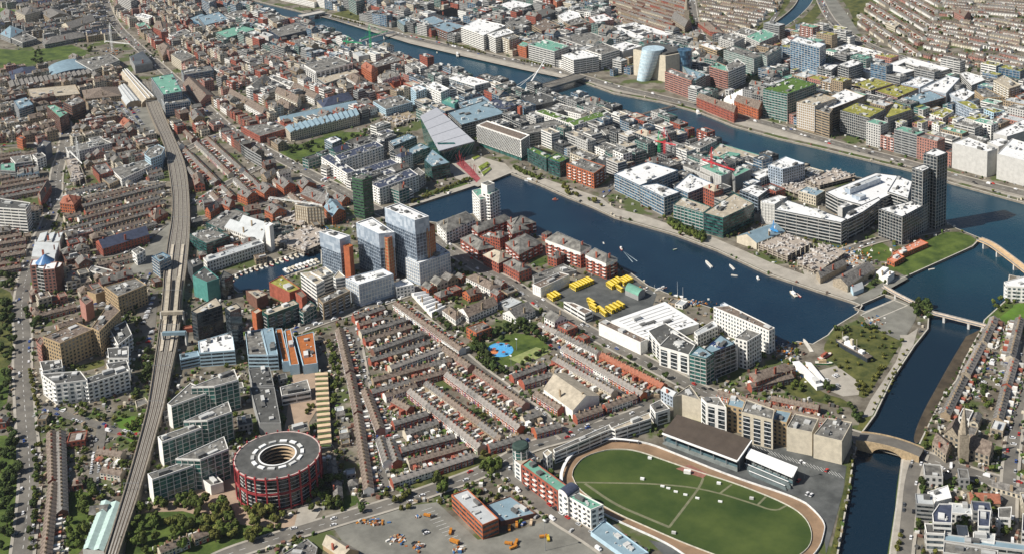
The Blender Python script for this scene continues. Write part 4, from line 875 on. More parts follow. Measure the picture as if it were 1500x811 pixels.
glass_block|b V c f L|d560|890,100 970,165 1130,95 1060,30|striped dark glass block with beige top|office
brown_block|n O c f|d260|1285,150 1350,190 1440,140 1380,100|narrow brown core with beige top|office
station_building|n R t f|d60|265,380 300,410 420,395 400,350|red roofed stair hall of the station|station building
@380,380,10
atrium_office|b W c f|d330|600,195 830,365 950,300 750,180|beige U shaped office, marina wing|office
atrium_office|b W c f|d340|750,185 900,260 1080,190 960,100|beige U shaped office, rear wing|office
atrium_office|b W c f|d330|1080,255 1115,275 1260,250 1160,160|beige U shaped office, right wing|office
atrium_office|m T g f|d250|860,560 930,640 1330,450 1250,400|beige office with one large glass front|office
red_office|n R y f|d200|140,330 440,480 600,420 330,230|red patterned office with a planted slatted roof|office
red_office|n R b f|d180|520,480 620,560 690,520 620,440|dark red brick drum beside the planted roof|office
green_office|m E c f|d260|40,760 120,810 580,640 500,580|green glass office with long tan roof|office
green_office|c E b f|d180|580,740 640,780 830,660 740,600|green glass office with brown terrace|office
@340,470,10
blue_office|b A g f|d220|190,150 230,490 520,490 420,110|pale blue office covered in roof ducts|office
blue_office|b A u f|d230|430,110 520,490 670,480 600,90|pale blue office with a curved glass roof|office
orange_roof_office|c A o f|d150|635,110 740,590 840,580 730,100|rust roofed pale blue office, left strip|office
orange_roof_office|c A o f|d150|770,130 850,640 980,625 855,105|rust roofed pale blue office, middle strip|office
orange_roof_office|c A o f|d140|930,220 1040,640 1250,610 1190,150|rust roofed pale blue office, widest right strip|office
@240,440,10
blue_office|b A w f|d210|500,590 520,760 1040,720 1000,450|pale blue office with white roof plant by the tracks|office
blue_office|b A u f|d150|230,780 240,860 520,800 500,730|low pale blue wing nearest the tracks|office
@200,540,4.055
slab_block|c W g f W|d135|182,205 205,218 440,130 320,80|northern grey glass slab with white ends, lower half|apartments
slab_block|c W g f W|d170|325,105 462,100 605,60 580,0|northern grey glass slab, taller half|apartments
slab_block|c W g f W|d150|125,400 150,432 385,345 360,320|middle grey glass slab with white ends, lower half|apartments
slab_block|c W g f W|d175|278,308 420,302 565,250 545,190|middle grey glass slab, taller half|apartments
slab_block|c W g f W|d150|65,620 92,655 335,570 310,540|southern grey glass slab with white ends, lower half|apartments
slab_block|c W g f W|d180|230,530 378,535 545,470 520,398|southern grey glass slab, taller half|apartments
white_block|n W g f|d60|385,650 440,690 515,670 465,620|small white grey roofed box at the slab foot|office
@300,406,3.997
long_block|n G d f|d70|255,535 280,635 405,630 380,520|dark roofed long block, upper section|office
long_block|n G d f|d70|262,640 320,850 445,850 408,640|dark roofed long block, lower section|office
courtyard_office|b W g f|d60|440,640 450,690 620,660 600,595|white gridded office with grey roof inside the court|office
@300,608,3.997
courtyard_office|g T g f|d50|490,60 500,110 615,85 605,30|tan office with grey roof behind the round building|office
small_house|g S s a|d40|748,395 755,480 808,480 800,390|detached slate roofed house beside the round building|house
workshop|n Y c a|d30|690,755 800,830 900,790 740,700|ochre corrugated workshop roof at the bottom edge|workshop
workshop|n G s f|d20|440,820 640,840 660,770 600,720|dark roofed shed at the bottom edge beside the road|shed
@600,608,3.997
yard_office|b O l f W|d88|245,462 425,640 520,600 340,428|orange framed depot office with white roof|office
yard_shed|n B u f|d28|445,520 535,620 740,570 590,468|low shed with a dark blue roof beside the depot office|shed
stadium_flats|y R z f W|d120|655,285 865,440 925,410 705,250|long red and white flats with a copper green roof|apartments
stadium_flats|y W z f|d118|930,475 1060,550 1135,520 995,450|white flats with a copper green roof at the track corner|apartments
stadium_flats|y W n v|d120|870,440 925,480 995,430 930,400|white flats with curved navy roof between the green ones|apartments
stadium_flats|y W c f|d100|612,262 650,290 740,240 700,205|white flats with tan roof by the round corner tower|apartments
stadium_flats|g W c f|d90|780,215 805,240 835,215 808,195|white narrow flats beside the track bend|apartments
long_flats|b W g f A|d68|840,195 850,215 1185,75 1170,50|long white and blue flats behind the white canopy, left half|apartments
track_stand|n A u f|d28|1060,680 1270,830 1400,800 1140,610|low building with pale blue roof at the track edge|stand
@900,608,3.997
long_flats|b W c f A|d72|-20,72 5,82 215,15 205,-20|long white and blue flats behind the canopy, right half|apartments
@960,560,7.5
theatre_block|n C g f|d240|195,150 290,130 500,190 380,20|cream windowless hall with tan roof|hall
dock_flats|m W g f|d300|500,160 560,220 780,270 700,150|cream panelled flats beside the windowless hall|apartments
dock_flats|g Y u f|d280|785,240 960,280 985,200 830,120|ochre flats with pale blue top, first of two|apartments
dock_flats|m C g f|d330|945,320 1290,405 1310,290 1000,180|cream flats with large window panels|apartments
glass_flats|m W g f|d150|0,330 160,280 60,180 -60,240|white framed glass flats at the end of the blue row|apartments
white_house|g H l a|d120|60,80 190,150 260,110 140,60|pale blue gabled house by the ochre and cream flats|house
@1100,580,9.375
dock_flats|g Y u f|d330|300,310 490,360 560,210 340,170|ochre flats with pale blue top, second of two|apartments
dock_flats|n C g f|d330|490,420 840,490 930,300 600,230|cream flats with stone panels and dark top|apartments
dock_flats|n C g f|d330|860,520 1250,610 1390,350 1050,290|cream flats at the stone bridge|apartments
@920,430,5.791
warehouse_shed|n W w p|d60|-140,232 128,402 600,255 312,72|huge white roofed warehouse beside the bus yard|warehouse
white_warehouse|n W b f|d110|-250,245 105,410 165,380 -190,215|long white walled front of the warehouse with brown roof|warehouse
black_roof_flats|m W d f|d150|170,310 270,430 560,400 320,245|flats with a black roof and white framed bays|apartments
black_roof_flats|m W d f|d170|262,440 515,515 570,430 380,320|street front of the black roofed flats|apartments
glass_corner|c E u f|d230|520,510 660,545 730,500 600,440|green glass corner block with grey roof|office
glass_corner|m W u f|d190|730,520 930,450 900,390 690,470|white framed glass wing with solar panels on top|office
glass_corner|c V u f|d230|650,460 700,500 910,420 780,340|stepped teal level carrying blue solar panels|office
white_flats|g W b f|d200|725,108 1195,310 1245,285 860,95|tall white flats along the dock with brown roof|apartments
white_flats|g W g f|d240|905,370 1010,400 1130,330 1010,290|white flats with grey roof in front of the tall ones|apartments
white_flats|g W l f|d100|560,320 590,350 760,270 720,225|low white flats joining the tall dock flats|apartments
stair_box|n H w f|d60|782,85 830,105 860,95 815,68|small white lift box on the tall dock flats|tower
@780,385,8.333
bus_depot|f W b f|d125|0,255 100,300 450,140 330,110|white columned depot hall with brown roof|depot
bus_depot|n G g f|d60|0,150 20,190 540,90 380,10|grey flat roofed depot building behind the columned hall|depot
bus_office|b W b f|d110|380,465 640,620 730,580 500,480|white depot office beside the parked yellow buses|office
boat_shed|n G z v|d60|1130,330 1290,400 1375,340 1190,255|green arched boat shed on the dock edge|shed
@600,406,3.997
white_house|g W b h|d40|330,0 470,70 535,50 400,-20|white rendered flats with brown roof by the new podium|apartments
court_terrace|g W b a|d38|285,185 345,230 515,155 470,120|white courtyard terrace with a brown roof|terrace
court_terrace|g W b h|d32|190,190 270,250 310,215 250,170|white courtyard corner house with brown roof|terrace
court_hall|n G l f|d20|510,150 575,180 660,140 590,110|low hall with pale flat roof by the courtyard terraces|hall
court_terrace|g W s a|d36|545,205 625,240 735,190 650,155|brown terrace with white rear by the park|terrace
school_building|g O b f|d60|332,290 390,325 480,290 430,255|orange brick school building beside the park trees|school
community_hall|n W c a|d56|785,650 955,775 1110,690 910,555|community hall with broad tan roof and white skylit side|hall
site_canopy|n W w s|d18|10,90 130,220 210,180 80,80|white stepped canopy roof along the building site|canopy
@900,406,3.997
brick_flats|g R b h|d62|790,560 830,610 1060,530 1000,500|dark brick flats with brown roof near the boat yard|apartments
white_shed|n W w p|d22|1045,495 1185,640 1225,630 1080,490|long white shed in the boat yard, left|shed
white_shed|n W w p|d22|1120,495 1210,600 1240,610 1150,500|long white shed in the boat yard, right|shed
@1200,406,3.997
white_tower|y W w f|d90|1082,25 1100,50 1300,60 1290,-30|white and orange balconied flats at the right edge|apartments
lock_house|n A l a|d25|180,55 200,85 260,60 240,30|lock keeper's blue grey roofed house|house
quay_store|n S s v|d35|200,95|skip|skip
@1060,320,6
stone_warehouse|n S s a|d55|815,470 850,520 1080,400 1040,360|old stone warehouse with grey roof, left bay|warehouse
stone_warehouse|n S s a|d60|960,530 1090,590 1330,440 1210,400|old stone warehouse with grey roof, right bay|warehouse
glass_warehouse|n C u a|d60|115,155 290,215 540,115 380,60|pale gabled warehouse with green glass roof|warehouse
white_pavilion|n W w s|d40|1340,470 1440,540 1500,490 1400,420|small white zigzag roofed pavilion by the lock|pavilion
@1340,580,3.511
church_school|g S b a|d45|90,240 160,300 190,250 130,190|small stone church annexe by the river road|church
apartment_block|n W w f|d40|65,490 110,540 190,520 170,455|white flat roofed flats by the river road|apartments
grid_flats|b W n f|d130|90,600 95,645 190,650 195,550 125,550|white edged flats with teal roof, riverside|apartments
grid_flats|b W d f|d90|50,650 60,700 155,705 160,655|white edged flats with dark roof, lowest at the left|apartments
grid_flats|b W n f|d120|325,580 325,665 385,668 392,585|white edged flats with teal roof, middle block|apartments
grid_flats|b W l f|d80|300,695 300,735 410,755 415,705|white flat roofed range below the middle block|apartments
grid_flats|b W n f|d90|555,600 550,690 640,700 645,610|white edged flats with teal roof at the right edge|apartments
grid_flats|b L g f|d90|150,745 145,800 420,840 430,790|long pale flats at the bottom edge|apartments
grid_flats|y W g f|d80|430,570 430,620 495,625 500,565|white balconied flats near the red roofed yard|apartments
brick_building|n T t a|d25|270,490 290,545 440,550 430,500|rust red roofed yard building near the church|shed
terrace_house|g C s a|d28|400,430 395,460 600,520 610,485|cream shops along the street past the church|terrace
grid_flats|b L u f|d80|150,705 148,740 640,800 650,770|teal glass front of the lower flats|apartments
"""
PARSED = []
_vx, _vy, _vs = 0, 0, 1
for ln in DATA.strip().splitlines():
    if ln[0] == '@': _vx, _vy, _vs = [float(v) for v in ln[1:].split(',')]; continue
    nm, st, hh, pts, lab, cat = ln.split('|')
    if lab == 'skip': continue
    q = [(_vx+x/_vs, _vy+y/_vs) for x, y in px(pts)]
    k = max(range(len(q)), key=lambda i: q[i][1])
    h = height_from_drop(q[k][0], q[k][1], float(hh[1:])/_vs) if hh[0] == 'd' else float(hh)
    h = max(3.2, h)
    P = [U(x, y, h) for x, y in q]
    if len(P) == 3: P.append((P[0][0]+P[2][0]-P[1][0], P[0][1]+P[2][1]-P[1][1]))
    s = st.split(); PARSED.append((nm, s, h, P, lab, cat))
LM = []       # landmarks used to word the labels of the many small things
for nm, s, h, P, lab, cat in PARSED:
    twr = nm in ('hotel_tower', 'apartment_tower', 'office_tower') and s[1] == 'H'
    if nm == 'ring_office':
        P = ccw(P); c = cen(P); rt = thing(nm, lab, cat, (*c, 0)); NB.append((rt, c, h)); fill(P); I = inset(P, 17)
        for i in range(4): j = (i+1) % 4; building('', s[0], s[1], s[2], s[3], [P[i], P[j], I[j], I[i]], h-.03*i, '', root=rt, occ_=False)
        for f in (.35, .67): a1, b1, a2, b2 = (Vector(v) for v in (I[0], I[1], I[3], I[2])); d_ = (b1-a1).normalized()*5; p_, q_ = a1.lerp(b1, f), a2.lerp(b2, f); building('', 'n', s[1], s[2], s[3], [tuple(p_-d_), tuple(p_+d_), tuple(q_+d_), tuple(q_-d_)], h-.3, '', root=rt, occ_=False)
        continue
    rt = building(nm, s[0], 'Q' if twr else s[1], s[2], s[3], P, h, lab, cat, band=s[4] if len(s) > 4 else None)
    if twr: m = MB(); m.sides(inset(P, -.7), h-15, h+.4); m.build('crown', WALL['H'], rt); m = MB(); Q_ = ccw(inset(P, -.7)); I_ = inset(P, .3); [m.poly([(*Q_[i], h+.4), (*Q_[(i+1) % 4], h+.4), (*I_[(i+1) % 4], h+.4), (*I_[i], h+.4)]) for i in range(4)]; m.build('crown_rim', WHITE, rt)
# ---------------------------------------------------------------- landmarks built by hand
def C1(P): return smooth(P+P[:1], 1)
def cyl(mb, c, r0, r1, z0, z1, n=48, cap=True, a0=0, a1=2*math.pi):
    A = [(c[0]+math.cos(a0+(a1-a0)*i/n)*r0, c[1]+math.sin(a0+(a1-a0)*i/n)*r0, z0) for i in range(n+1)]
    B = [(c[0]+math.cos(a0+(a1-a0)*i/n)*r1, c[1]+math.sin(a0+(a1-a0)*i/n)*r1, z1) for i in range(n+1)]
    for i in range(n): mb.poly([A[i], A[i+1], B[i+1], B[i]])
    if cap: mb.poly(B[:-1])
def annulus(mb, c, r0, r1, z, n=64):
    for i in range(n):
        a, b = 2*math.pi*i/n, 2*math.pi*(i+1)/n
        mb.poly([(c[0]+math.cos(a)*r0, c[1]+math.sin(a)*r0, z), (c[0]+math.cos(a)*r1, c[1]+math.sin(a)*r1, z), (c[0]+math.cos(b)*r1, c[1]+math.sin(b)*r1, z), (c[0]+math.cos(b)*r0, c[1]+math.sin(b)*r0, z)])
REDP = mat('red painted steel', (.34, .05, .055), var=.15, rough=.5)
# round gasholder offices
gh = height_from_drop(393, 701.4, 47.5)
a, b = U(342.6, 673, gh), U(470.2, 658, gh); GR = math.hypot(a[0]-b[0], a[1]-b[1])/2
g = U(406.4, 665.5, gh); t = thing('round_office', 'round glass office in a red gasholder frame, with a hole through its dark roof', 'office', (g[0], g[1], 0))
NB.append((t, g, gh)); fill([(g[0]+math.cos(i*.3)*(GR+3), g[1]+math.sin(i*.3)*(GR+3)) for i in range(21)])
m = MB(); cyl(m, g, GR-2.6, GR-2.6, 0, gh, 64, False); m.build('wall', WALL['V'], t)
ri = GR*.42
m = MB(); annulus(m, g, ri+.8, GR-1, gh, 72); m.build('roof', ROOF['d'], t)
m = MB(); annulus(m, g, GR-1, GR-.2, gh+.35, 72); cyl(m, g, GR-1, GR-1, gh, gh+.35, 72, False); cyl(m, g, GR-.2, GR-.2, gh-1, gh+.35, 72, False); m.build('roof_rim', mat('pink stone rim', (.55, .42, .38)), t)
m = MB(); annulus(m, g, ri-.3, ri+.8, gh+.3, 48); cyl(m, g, ri+.8, ri+.8, gh-.2, gh+.3, 48, False); m.build('opening_rim', WHITE, t)
m = MB()
for k in range(9):
    z = gh*k/9; cyl(m, g, ri, ri, z, z+1.3, 40, False); annulus(m, g, ri-1.2, ri+1, z+1.3, 40); cyl(m, g, ri-1.2, ri-1.2, z+.9, z+1.3, 40, False)
m.build('gallery', mat('tan gallery', (.50, .37, .24)), t, stuff=True)
m = MB(); cyl(m, g, ri+.6, ri+.6, 0, gh, 40, False); m.build('court_wall', WALL['V'], t)
for k in range(24):
    an = 2*math.pi*(k+.5)/24; x, y = g[0]+math.cos(an)*GR, g[1]+math.sin(an)*GR
    m = MB(); m.box((x, y, 0), .9, 1.1, gh+1.6, an); m.bar((x, y, gh*.5), (x-math.cos(an)*2.6, y-math.sin(an)*2.6, gh*.5), .2); m.build('frame_column', REDP, t)
for z in (gh*.06, gh*.5, gh*.54, gh-.6):
    m = MB(); cyl(m, g, GR+.35, GR+.35, z, z+.45, 72, False); annulus(m, g, GR-.4, GR+.35, z+.45, 72); m.build('ring_girder', REDP, t)
for k in range(8):
    z = gh*(k+.7)/9; m = MB(); cyl(m, g, GR-2.3, GR-2.3, z, z+.35, 72, False); annulus(m, g, GR-2.6, GR-2.3, z+.35, 72); m.build('floor_band', WALL['L'], t)
for k in range(14):
    an = 2*math.pi*k/14; m = MB(); m.box((g[0]+math.cos(an)*(ri+4.6), g[1]+math.sin(an)*(ri+4.6), gh), 2.4, 5.2, .9, an); m.build('roof_vent', WHITE if k % 3 else UNIT, t)
# harbour theatre with tilted roof
q = [(615.3, 170), (643.3, 221.3), (695.3, 207.3), (639.3, 157.3)]; hz = [33, 19, 19, 33]
V3 = [Vector((*U(x, y, h), h)) for (x, y), h in zip(q, hz)]; c = cen([(v.x, v.y) for v in V3])
t = thing('theatre', 'glass theatre with a great tilted pale roof beside the red square', 'theatre', (c[0], c[1], 0)); NB.append((t, c, 30)); fill([(v.x, v.y) for v in V3])
A, B, D, E = V3
for k in range(5):
    f0, f1 = k/5+.004, (k+1)/5-.004; m = MB()
    p = [A.lerp(B, f0), A.lerp(B, f1), E.lerp(D, f1), E.lerp(D, f0)]; m.poly(p); dn = Vector((0, 0, -1.2))
    for i in range(4): m.poly([p[i]+dn, p[(i+1) % 4]+dn, p[(i+1) % 4], p[i]])
    m.build('roof_panel', mat('pale zinc roof', (.45, .46, .49), var=.06, rough=.5), t)
m = MB(); I = [Vector((c[0], c[1], 0)).lerp(Vector((v.x, v.y, 0)), .88) for v in V3]
for i in range(4):
    j = (i+1) % 4; m.poly([I[i], I[j], V3[j]-Vector((0, 0, 1.2)), V3[i]-Vector((0, 0, 1.2))])
m.build('glass_wall', WALL['E'], t)
m = MB(); p = [A.lerp(B, .97).lerp(E.lerp(D, .97), .1), A.lerp(B, .99).lerp(E.lerp(D, .99), .1), A.lerp(B, .90).lerp(E.lerp(D, .90), .5), A.lerp(B, .86).lerp(E.lerp(D, .86), .5)]
m.poly([v+Vector((0, 0, .35)) for v in (A.lerp(B, .80).lerp(E.lerp(D, .80), .06), A.lerp(B, .845).lerp(E.lerp(D, .845), .06), A.lerp(B, .95).lerp(E.lerp(D, .95), .5), A.lerp(B, .905).lerp(E.lerp(D, .905), .5))]); m.build('skylight', WALL['E'], t)
m = MB()
for k in range(7):
    a_ = I[1].lerp(I[2], k/7); b_ = V3[1].lerp(V3[2], min(1, (k+1.6)/7)); m.bar(a_, b_-Vector((0, 0, 1)), .35)
m.build('facade_strut', STEEL, t, stuff=True)
# chequered hotel
P = [U(x, y, 27) for x, y in ((697.5, 184.5), (763, 207), (776, 199), (713, 178))]; c = cen(P)
t = thing('hotel', 'white chequered hotel with diamond windows at the dock corner', 'hotel', (c[0], c[1], 0)); NB.append((t, c, 27)); fill(P)
m = MB(); m.sides(inset(P, 2), 0, 6); m.build('glass_base', WALL['E'], t)
m = MB(); m.sides(P, 5.5, 28); m.flat(inset(P, .0), 27.4); m.build('wall', WALL['W'], t)
m = MB(); m.flat(inset(P, 3.5), 28.2); m.sides(inset(P, 3.5), 27.3, 28.2); m.build('roof_garden', ROOF['b'], t)
m = MB(); Q = ccw(P)
for i in range(4):
    a, b = Vector(Q[i]), Vector(Q[(i+1) % 4]); L = (b-a).length; d = (b-a)/L; n = Vector((d.y, -d.x)); nb = int(L/2.9)
    for r in range(11):
        for j in range(nb):
            s = (j+(.5 if r % 2 else 0)+.25)*L/nb; z = 7+r*1.95
            if s+1 > L: continue
            p = [a+d*(s-1.15)+n*.08, a+d*s+n*.08, a+d*(s+1.15)+n*.08]; m.poly([(*p[0], z), (*p[1], z-1.55), (*p[2], z), (*p[1], z+1.55)])
m.build('window', GL, t, stuff=True)
# convention hall: leaning glass drum between stone pylons
h = height_from_drop(974.7, 82.7, 38); P = [U(x, y, h) for x, y in ((927.5, 73), (974.7, 82.7), (1008, 76), (962, 64))]
c = cen(P); t = thing('convention_hall', 'convention hall with a leaning glass drum between pale stone walls', 'convention hall', (c[0], c[1], 0)); NB.append((t, c, h)); fill(inset(P, -4))
m = MB(); m.prism(P, 0, h); m.build('wall', WALL['C'], t); m = MB(); m.prism(inset(P, 3), h-.1, h+3); m.build('roof', ROOF['d'], t)
b0 = Vector((*U(943, 117, 0), 0)); b1 = Vector((*U(957, 71, h+7), h+7)); rr = 17; rb_ = 10.5
ax = (b1-b0); m = MB(); n = 32
for i in range(n):
    f = [Vector((math.cos(2*math.pi*k/n), math.sin(2*math.pi*k/n), 0)) for k in (i, i+1)]; m.poly([b0+f[0]*rb_, b0+f[1]*rb_, b1+f[1]*rr, b1+f[0]*rr])
m.poly([b1+Vector((math.cos(2*math.pi*k/n)*rr, math.sin(2*math.pi*k/n)*rr, 0)) for k in range(n)]); m.build('glass_drum', mat('pale blue curved glass', (.46, .58, .64), rough=.15, var=.2, scale=.2), t)
for k in range(1, 10):
    cc = b0.lerp(b1, k/10); m = MB(); q_ = rb_+(rr-rb_)*k/10+.25; cyl(m, cc, q_, q_, cc.z, cc.z+.45, 32, False); m.build('drum_band', WHITE, t)
c2 = U(1003, 84, h-8); m = MB(); cyl(m, c2, 11, 11, 0, h+4, 24); m.build('stair_drum', WALL['U'], t)
# white dock tower
t = None
for i, (pts, dr, st, hh) in enumerate((('103,262 205,382 318,352 215,230', 310, 'y', 0), ('240,285 335,318 462,250 370,205', 375, 'y', 0), ('220,165 300,198 402,165 320,130', 470, 'n', 0))):
    q = [(680+x/9, 250+y/9) for x, y in px(pts)]; k = max(q, key=lambda v: v[1]); h = height_from_drop(k[0], k[1], dr/9); P = [U(x, y, h) for x, y in q]
    if t is None: c = cen(P); t = thing('apartment_tower', 'white balconied tower with green roof tops standing alone at the dock edge', 'tower', (c[0], c[1], 0)); NB.append((t, c, h))
    building('', st, 'W', 'z' if i < 2 else 'g', 'f', P, h, '', root=t)
# pink twin slab tower with blue cone
t = None
for pts, dr, st, wl in (('63,394.8 80,393.3 84,383 67,385', 37, 'g', 'P'), ('43.5,388.8 53,388.2 57,379 47,380', 36, 'g', 'P'), ('53,392 63.5,394 70,382 57,379', 35, 'c', 'V'), ('80.5,393 88,390 92,384 85,383', 36, 'n', 'B')):  # last slab: shade of the right side put into a brown brick wall
    q = px(pts); k = max(q, key=lambda v: v[1]); h = height_from_drop(k[0], k[1], dr); P = [U(x, y, h) for x, y in q]
    if t is None: c = cen(P); t = thing('office_tower', 'pink brick twin slab office tower with a blue glass cone roof', 'tower', (c[0], c[1], 0)); NB.append((t, c, h))
    building('', st, wl, 'w', 'f', P, h, '', root=t, units=0)
c = U(66, 383, h); m = MB(); cyl(m, c, 9, 1.2, h, h+7, 20); m.build('cone_roof', mat('blue cone glass', (.08, .18, .36), rough=.3), t)
# round corner tower of the stadium flats
c = U(762.5, 654, 20); t = thing('corner_tower', 'round green corner tower with a dark drum roof at the end of the long flats', 'tower', (c[0], c[1], 0)); NB.append((t, c, 20)); fill([(c[0]+8*math.cos(k), c[1]+8*math.sin(k)) for k in range(6)])
m = MB(); cyl(m, c, 5.6, 5.6, 0, 20, 24, False); m.build('wall', WALL['E'], t); m = MB(); cyl(m, c, 6.2, 6.2, 20, 21.6, 24, False); cyl(m, c, 6.2, 5, 21.6, 22.6, 24); m.build('roof', mat('dark green drum', (.035, .06, .05)), t)
for k in range(8):
    an = k*math.pi/4; m = MB(); m.box((c[0]+5.7*math.cos(an), c[1]+5.7*math.sin(an), 0), .5, .8, 20, an); m.build('facade_rib', WHITE, t)
for k in range(6): m = MB(); cyl(m, c, 5.85, 5.85, 2.5+k*3.1, 3+k*3.1, 24, False); m.build('floor_band', WALL['L'], t)
# ---------------------------------------------------------------- railway viaduct and station
RY = [120, 150, 185, 211, 240, 265, 290, 323, 353, 400, 430, 460, 500, 540, 580, 608, 708, 811, 860]
RL = [205, 213, 228, 241, 246, 250, 253, 252, 246, 240, 239, 236, 231, 225, 219, 214, 186, 154, 140]
RR = [225, 233, 247, 259, 271, 275, 277, 278, 277, 272, 267, 265, 260, 251, 243, 236, 208, 173, 157]
HV = 6.0
EL = smooth([U(x, y, HV) for x, y in zip(RL, RY)], 2); ER = smooth([U(x, y, HV) for x, y in zip(RR, RY)], 2); NV = len(EL)
t = thing('railway_viaduct', 'long curved stone railway viaduct carrying several tracks past the station', 'viaduct', (*EL[NV//2], 0))
BALL = mat('track ballast', (.22, .20, .165), var=.2, scale=.3); STONE = mat('viaduct stone', (.22, .19, .15), var=.25, scale=.3)
m = MB()
for i in range(NV-1): m.poly([(*EL[i], HV), (*EL[i+1], HV), (*ER[i+1], HV), (*ER[i], HV)])
m.build('deck', BALL, t)
for E_ in (EL, ER):
    R_ = ribbon(E_, .9); n = len(E_); m = MB()
    for i in range(n-1): m.poly([(*R_[i], HV+1.1), (*R_[i+1], HV+1.1), (*R_[2*n-2-i], HV+1.1), (*R_[2*n-1-i], HV+1.1)])
    for i in range(n-1):
        for e in ((R_[i], R_[i+1]), (R_[2*n-1-i], R_[2*n-2-i])): m.poly([(*e[0], 0), (*e[1], 0), (*e[1], HV+1.1), (*e[0], HV+1.1)])
    m.build('parapet_wall', STONE, t)
for i in range(NV-1): fill([EL[i], EL[i+1], ER[i+1], ER[i]])
def frac(f): return [(a[0]*(1-f)+b[0]*f, a[1]*(1-f)+b[1]*f) for a, b in zip(EL, ER)]
def strip(L, wd, z):
    R_ = ribbon(L, wd); n = len(L); m = MB()
    for i in range(n-1): m.poly([(*R_[i], z), (*R_[2*n-1-i], z), (*R_[2*n-2-i], z), (*R_[i+1], z)][::-1])
    return m
RAIL = mat('rail steel', (.44, .41, .36), var=.1, rough=.5); SLP = mat('sleeper bed', (.095, .075, .058), var=.3, scale=.8)
for f in (.14, .38, .62, .86):
    L = frac(f); tr = strip(L, 2.5, HV+.05).build('track', SLP, t)
    for o in (-1, 1):
        n = len(L); R_ = ribbon(L, 1.6); E_ = R_[:n] if o < 0 else R_[n:][::-1]; r_ = strip(E_, .4, HV+.22); r_.v = [(x-t.location.x, y-t.location.y, z) for x, y, z in r_.v]
        ro = bpy.data.objects.new('rail', r_.mesh('rail', RAIL)); C.objects.link(ro); ro.parent = tr
for f, wd, i0, i1 in ((.26, 2.6, 34, 52), (.74, 2.6, 34, 52)):
    L = frac(f)[i0:i1]; m = strip(L, wd, HV+1.0); m2 = strip(L, wd-.6, HV+4); m.build('platform', mat('platform paving', (.50, .44, .35)), t)
    L2 = L[5:14]; strip(L2, 3.4, HV+4.4).build('platform_canopy', ROOF['c'], t)
for i in range(6, NV-3, 6):
    a, b = Vector((*EL[i], HV)), Vector((*ER[i], HV)); m = MB()
    for p in (a, b): m.bar(p, p+Vector((0, 0, 7)), .18)
    m.bar(a+Vector((0, 0, 6.6)), b+Vector((0, 0, 6.6)), .16); m.build('gantry', STEEL, t)
for y0, x0, x1, mt in ((457, 236, 268, ROOF['c']), (487, 238, 272, ROOF['u'])):
    a, b = Vector((*U(x0, y0, 13), 13)), Vector((*U(x1, y0-1, 13), 13)); o = thing('footbridge', 'covered footbridge over the station platforms, %s' % ('pale one' if y0 < 470 else 'blue grey one nearer the red roofed stair hall'), 'footbridge', (a.x, a.y, 0))
    m = MB(); d = (b-a).normalized(); n_ = Vector((-d.y, d.x, 0))*1.6
    m.prism([tuple((a-n_).xy), tuple((b-n_).xy), tuple((b+n_).xy), tuple((a+n_).xy)], 11, 14); m.build('span', mt, o)
    for p in (a, b): m = MB(); m.box((p.x, p.y, 0), 1.8, 1.8, 13.5, 0); m.build('pier', WALL['L'], o)
# station sheds
for i, (pts, hh, rm, lb) in enumerate((('705,440 830,612 930,585 760,425', 5, 'c', 'long barrel vaulted station shed with a brown ribbed roof'), ('680,535 740,622 835,606 745,505', 4.5, 'l', 'shorter barrel vaulted station shed with a white roof'))):
    P = [U(x/3.997, y/3.997, hh) for x, y in px(pts)]; c = cen(P); t = thing('station_shed', lb, 'station', (c[0], c[1], 0)); NB.append((t, c, 12)); fill(P)
    w_, r_ = MB(), MB(); w_.sides(P, 0, hh); pitched(r_, w_, P, hh, 'v'); w_.build('wall', WALL['T'], t); r_.build('roof', ROOF[rm], t)
    V = [Vector(p) for p in ccw(P)]
    if (V[1]-V[0]).length < (V[2]-V[1]).length: V = V[1:]+V[:1]
    for f in (.28, .5, .72):
        z = hh+math.sin(math.acos(1-2*f))*(V[2]-V[1]).length*.28+.15; a = V[1].lerp(V[2], f); b = V[0].lerp(V[3], f); m = MB(); m.bar((*a, z), (*b, z), .7); m.build('roof_light', ROOF['w'] if i == 0 else UNIT, t)
# ---------------------------------------------------------------- bridges
def bridge(label, pts, wd, h, thick, deckm, name='footbridge', piers=0, rail=True, z0=-2.2):
    L = [U(x, y, h) for x, y in px(pts)]; L = smooth(L, 2) if len(L) > 2 else L; n = len(L)
    t = thing(name, label, 'bridge', (*L[0], 0)); R_ = ribbon(L, wd); m = MB()
    for i in range(n-1):
        a, b, c, d = R_[i], R_[i+1], R_[2*n-2-i], R_[2*n-1-i]
        m.poly([(*a, h), (*b, h), (*c, h), (*d, h)][::-1]); m.poly([(*a, h-thick), (*b, h-thick), (*c, h-thick), (*d, h-thick)])
        for e, f in ((a, b), (c, d)): m.poly([(*e, h-thick), (*f, h-thick), (*f, h), (*e, h)])
    m.build('deck', deckm, t)
    if rail:
        for E_ in (R_[:n], R_[n:][::-1]):
            m = MB()
            for i in range(n-1): m.poly([(*E_[i], h), (*E_[i+1], h), (*E_[i+1], h+1.1), (*E_[i], h+1.1)]); m.bar((*E_[i], h+1.1), (*E_[i+1], h+1.1), .12)
            m.build('railing', STEEL, t)
    for k in range(piers):
        f = (k+1)/(piers+1)*(n-1); i = min(int(f), n-2); p = Vector(L[i]).lerp(Vector(L[i+1]), f-i); m = MB(); m.box((p.x, p.y, z0-1), 2, wd*.8, h-z0+1-thick, math.atan2(L[-1][1]-L[0][1], L[-1][0]-L[0][0])); m.build('pier', WALL['L'], t)
    return t, L
CONCW = mat('pale deck concrete', (.46, .44, .40), var=.1)
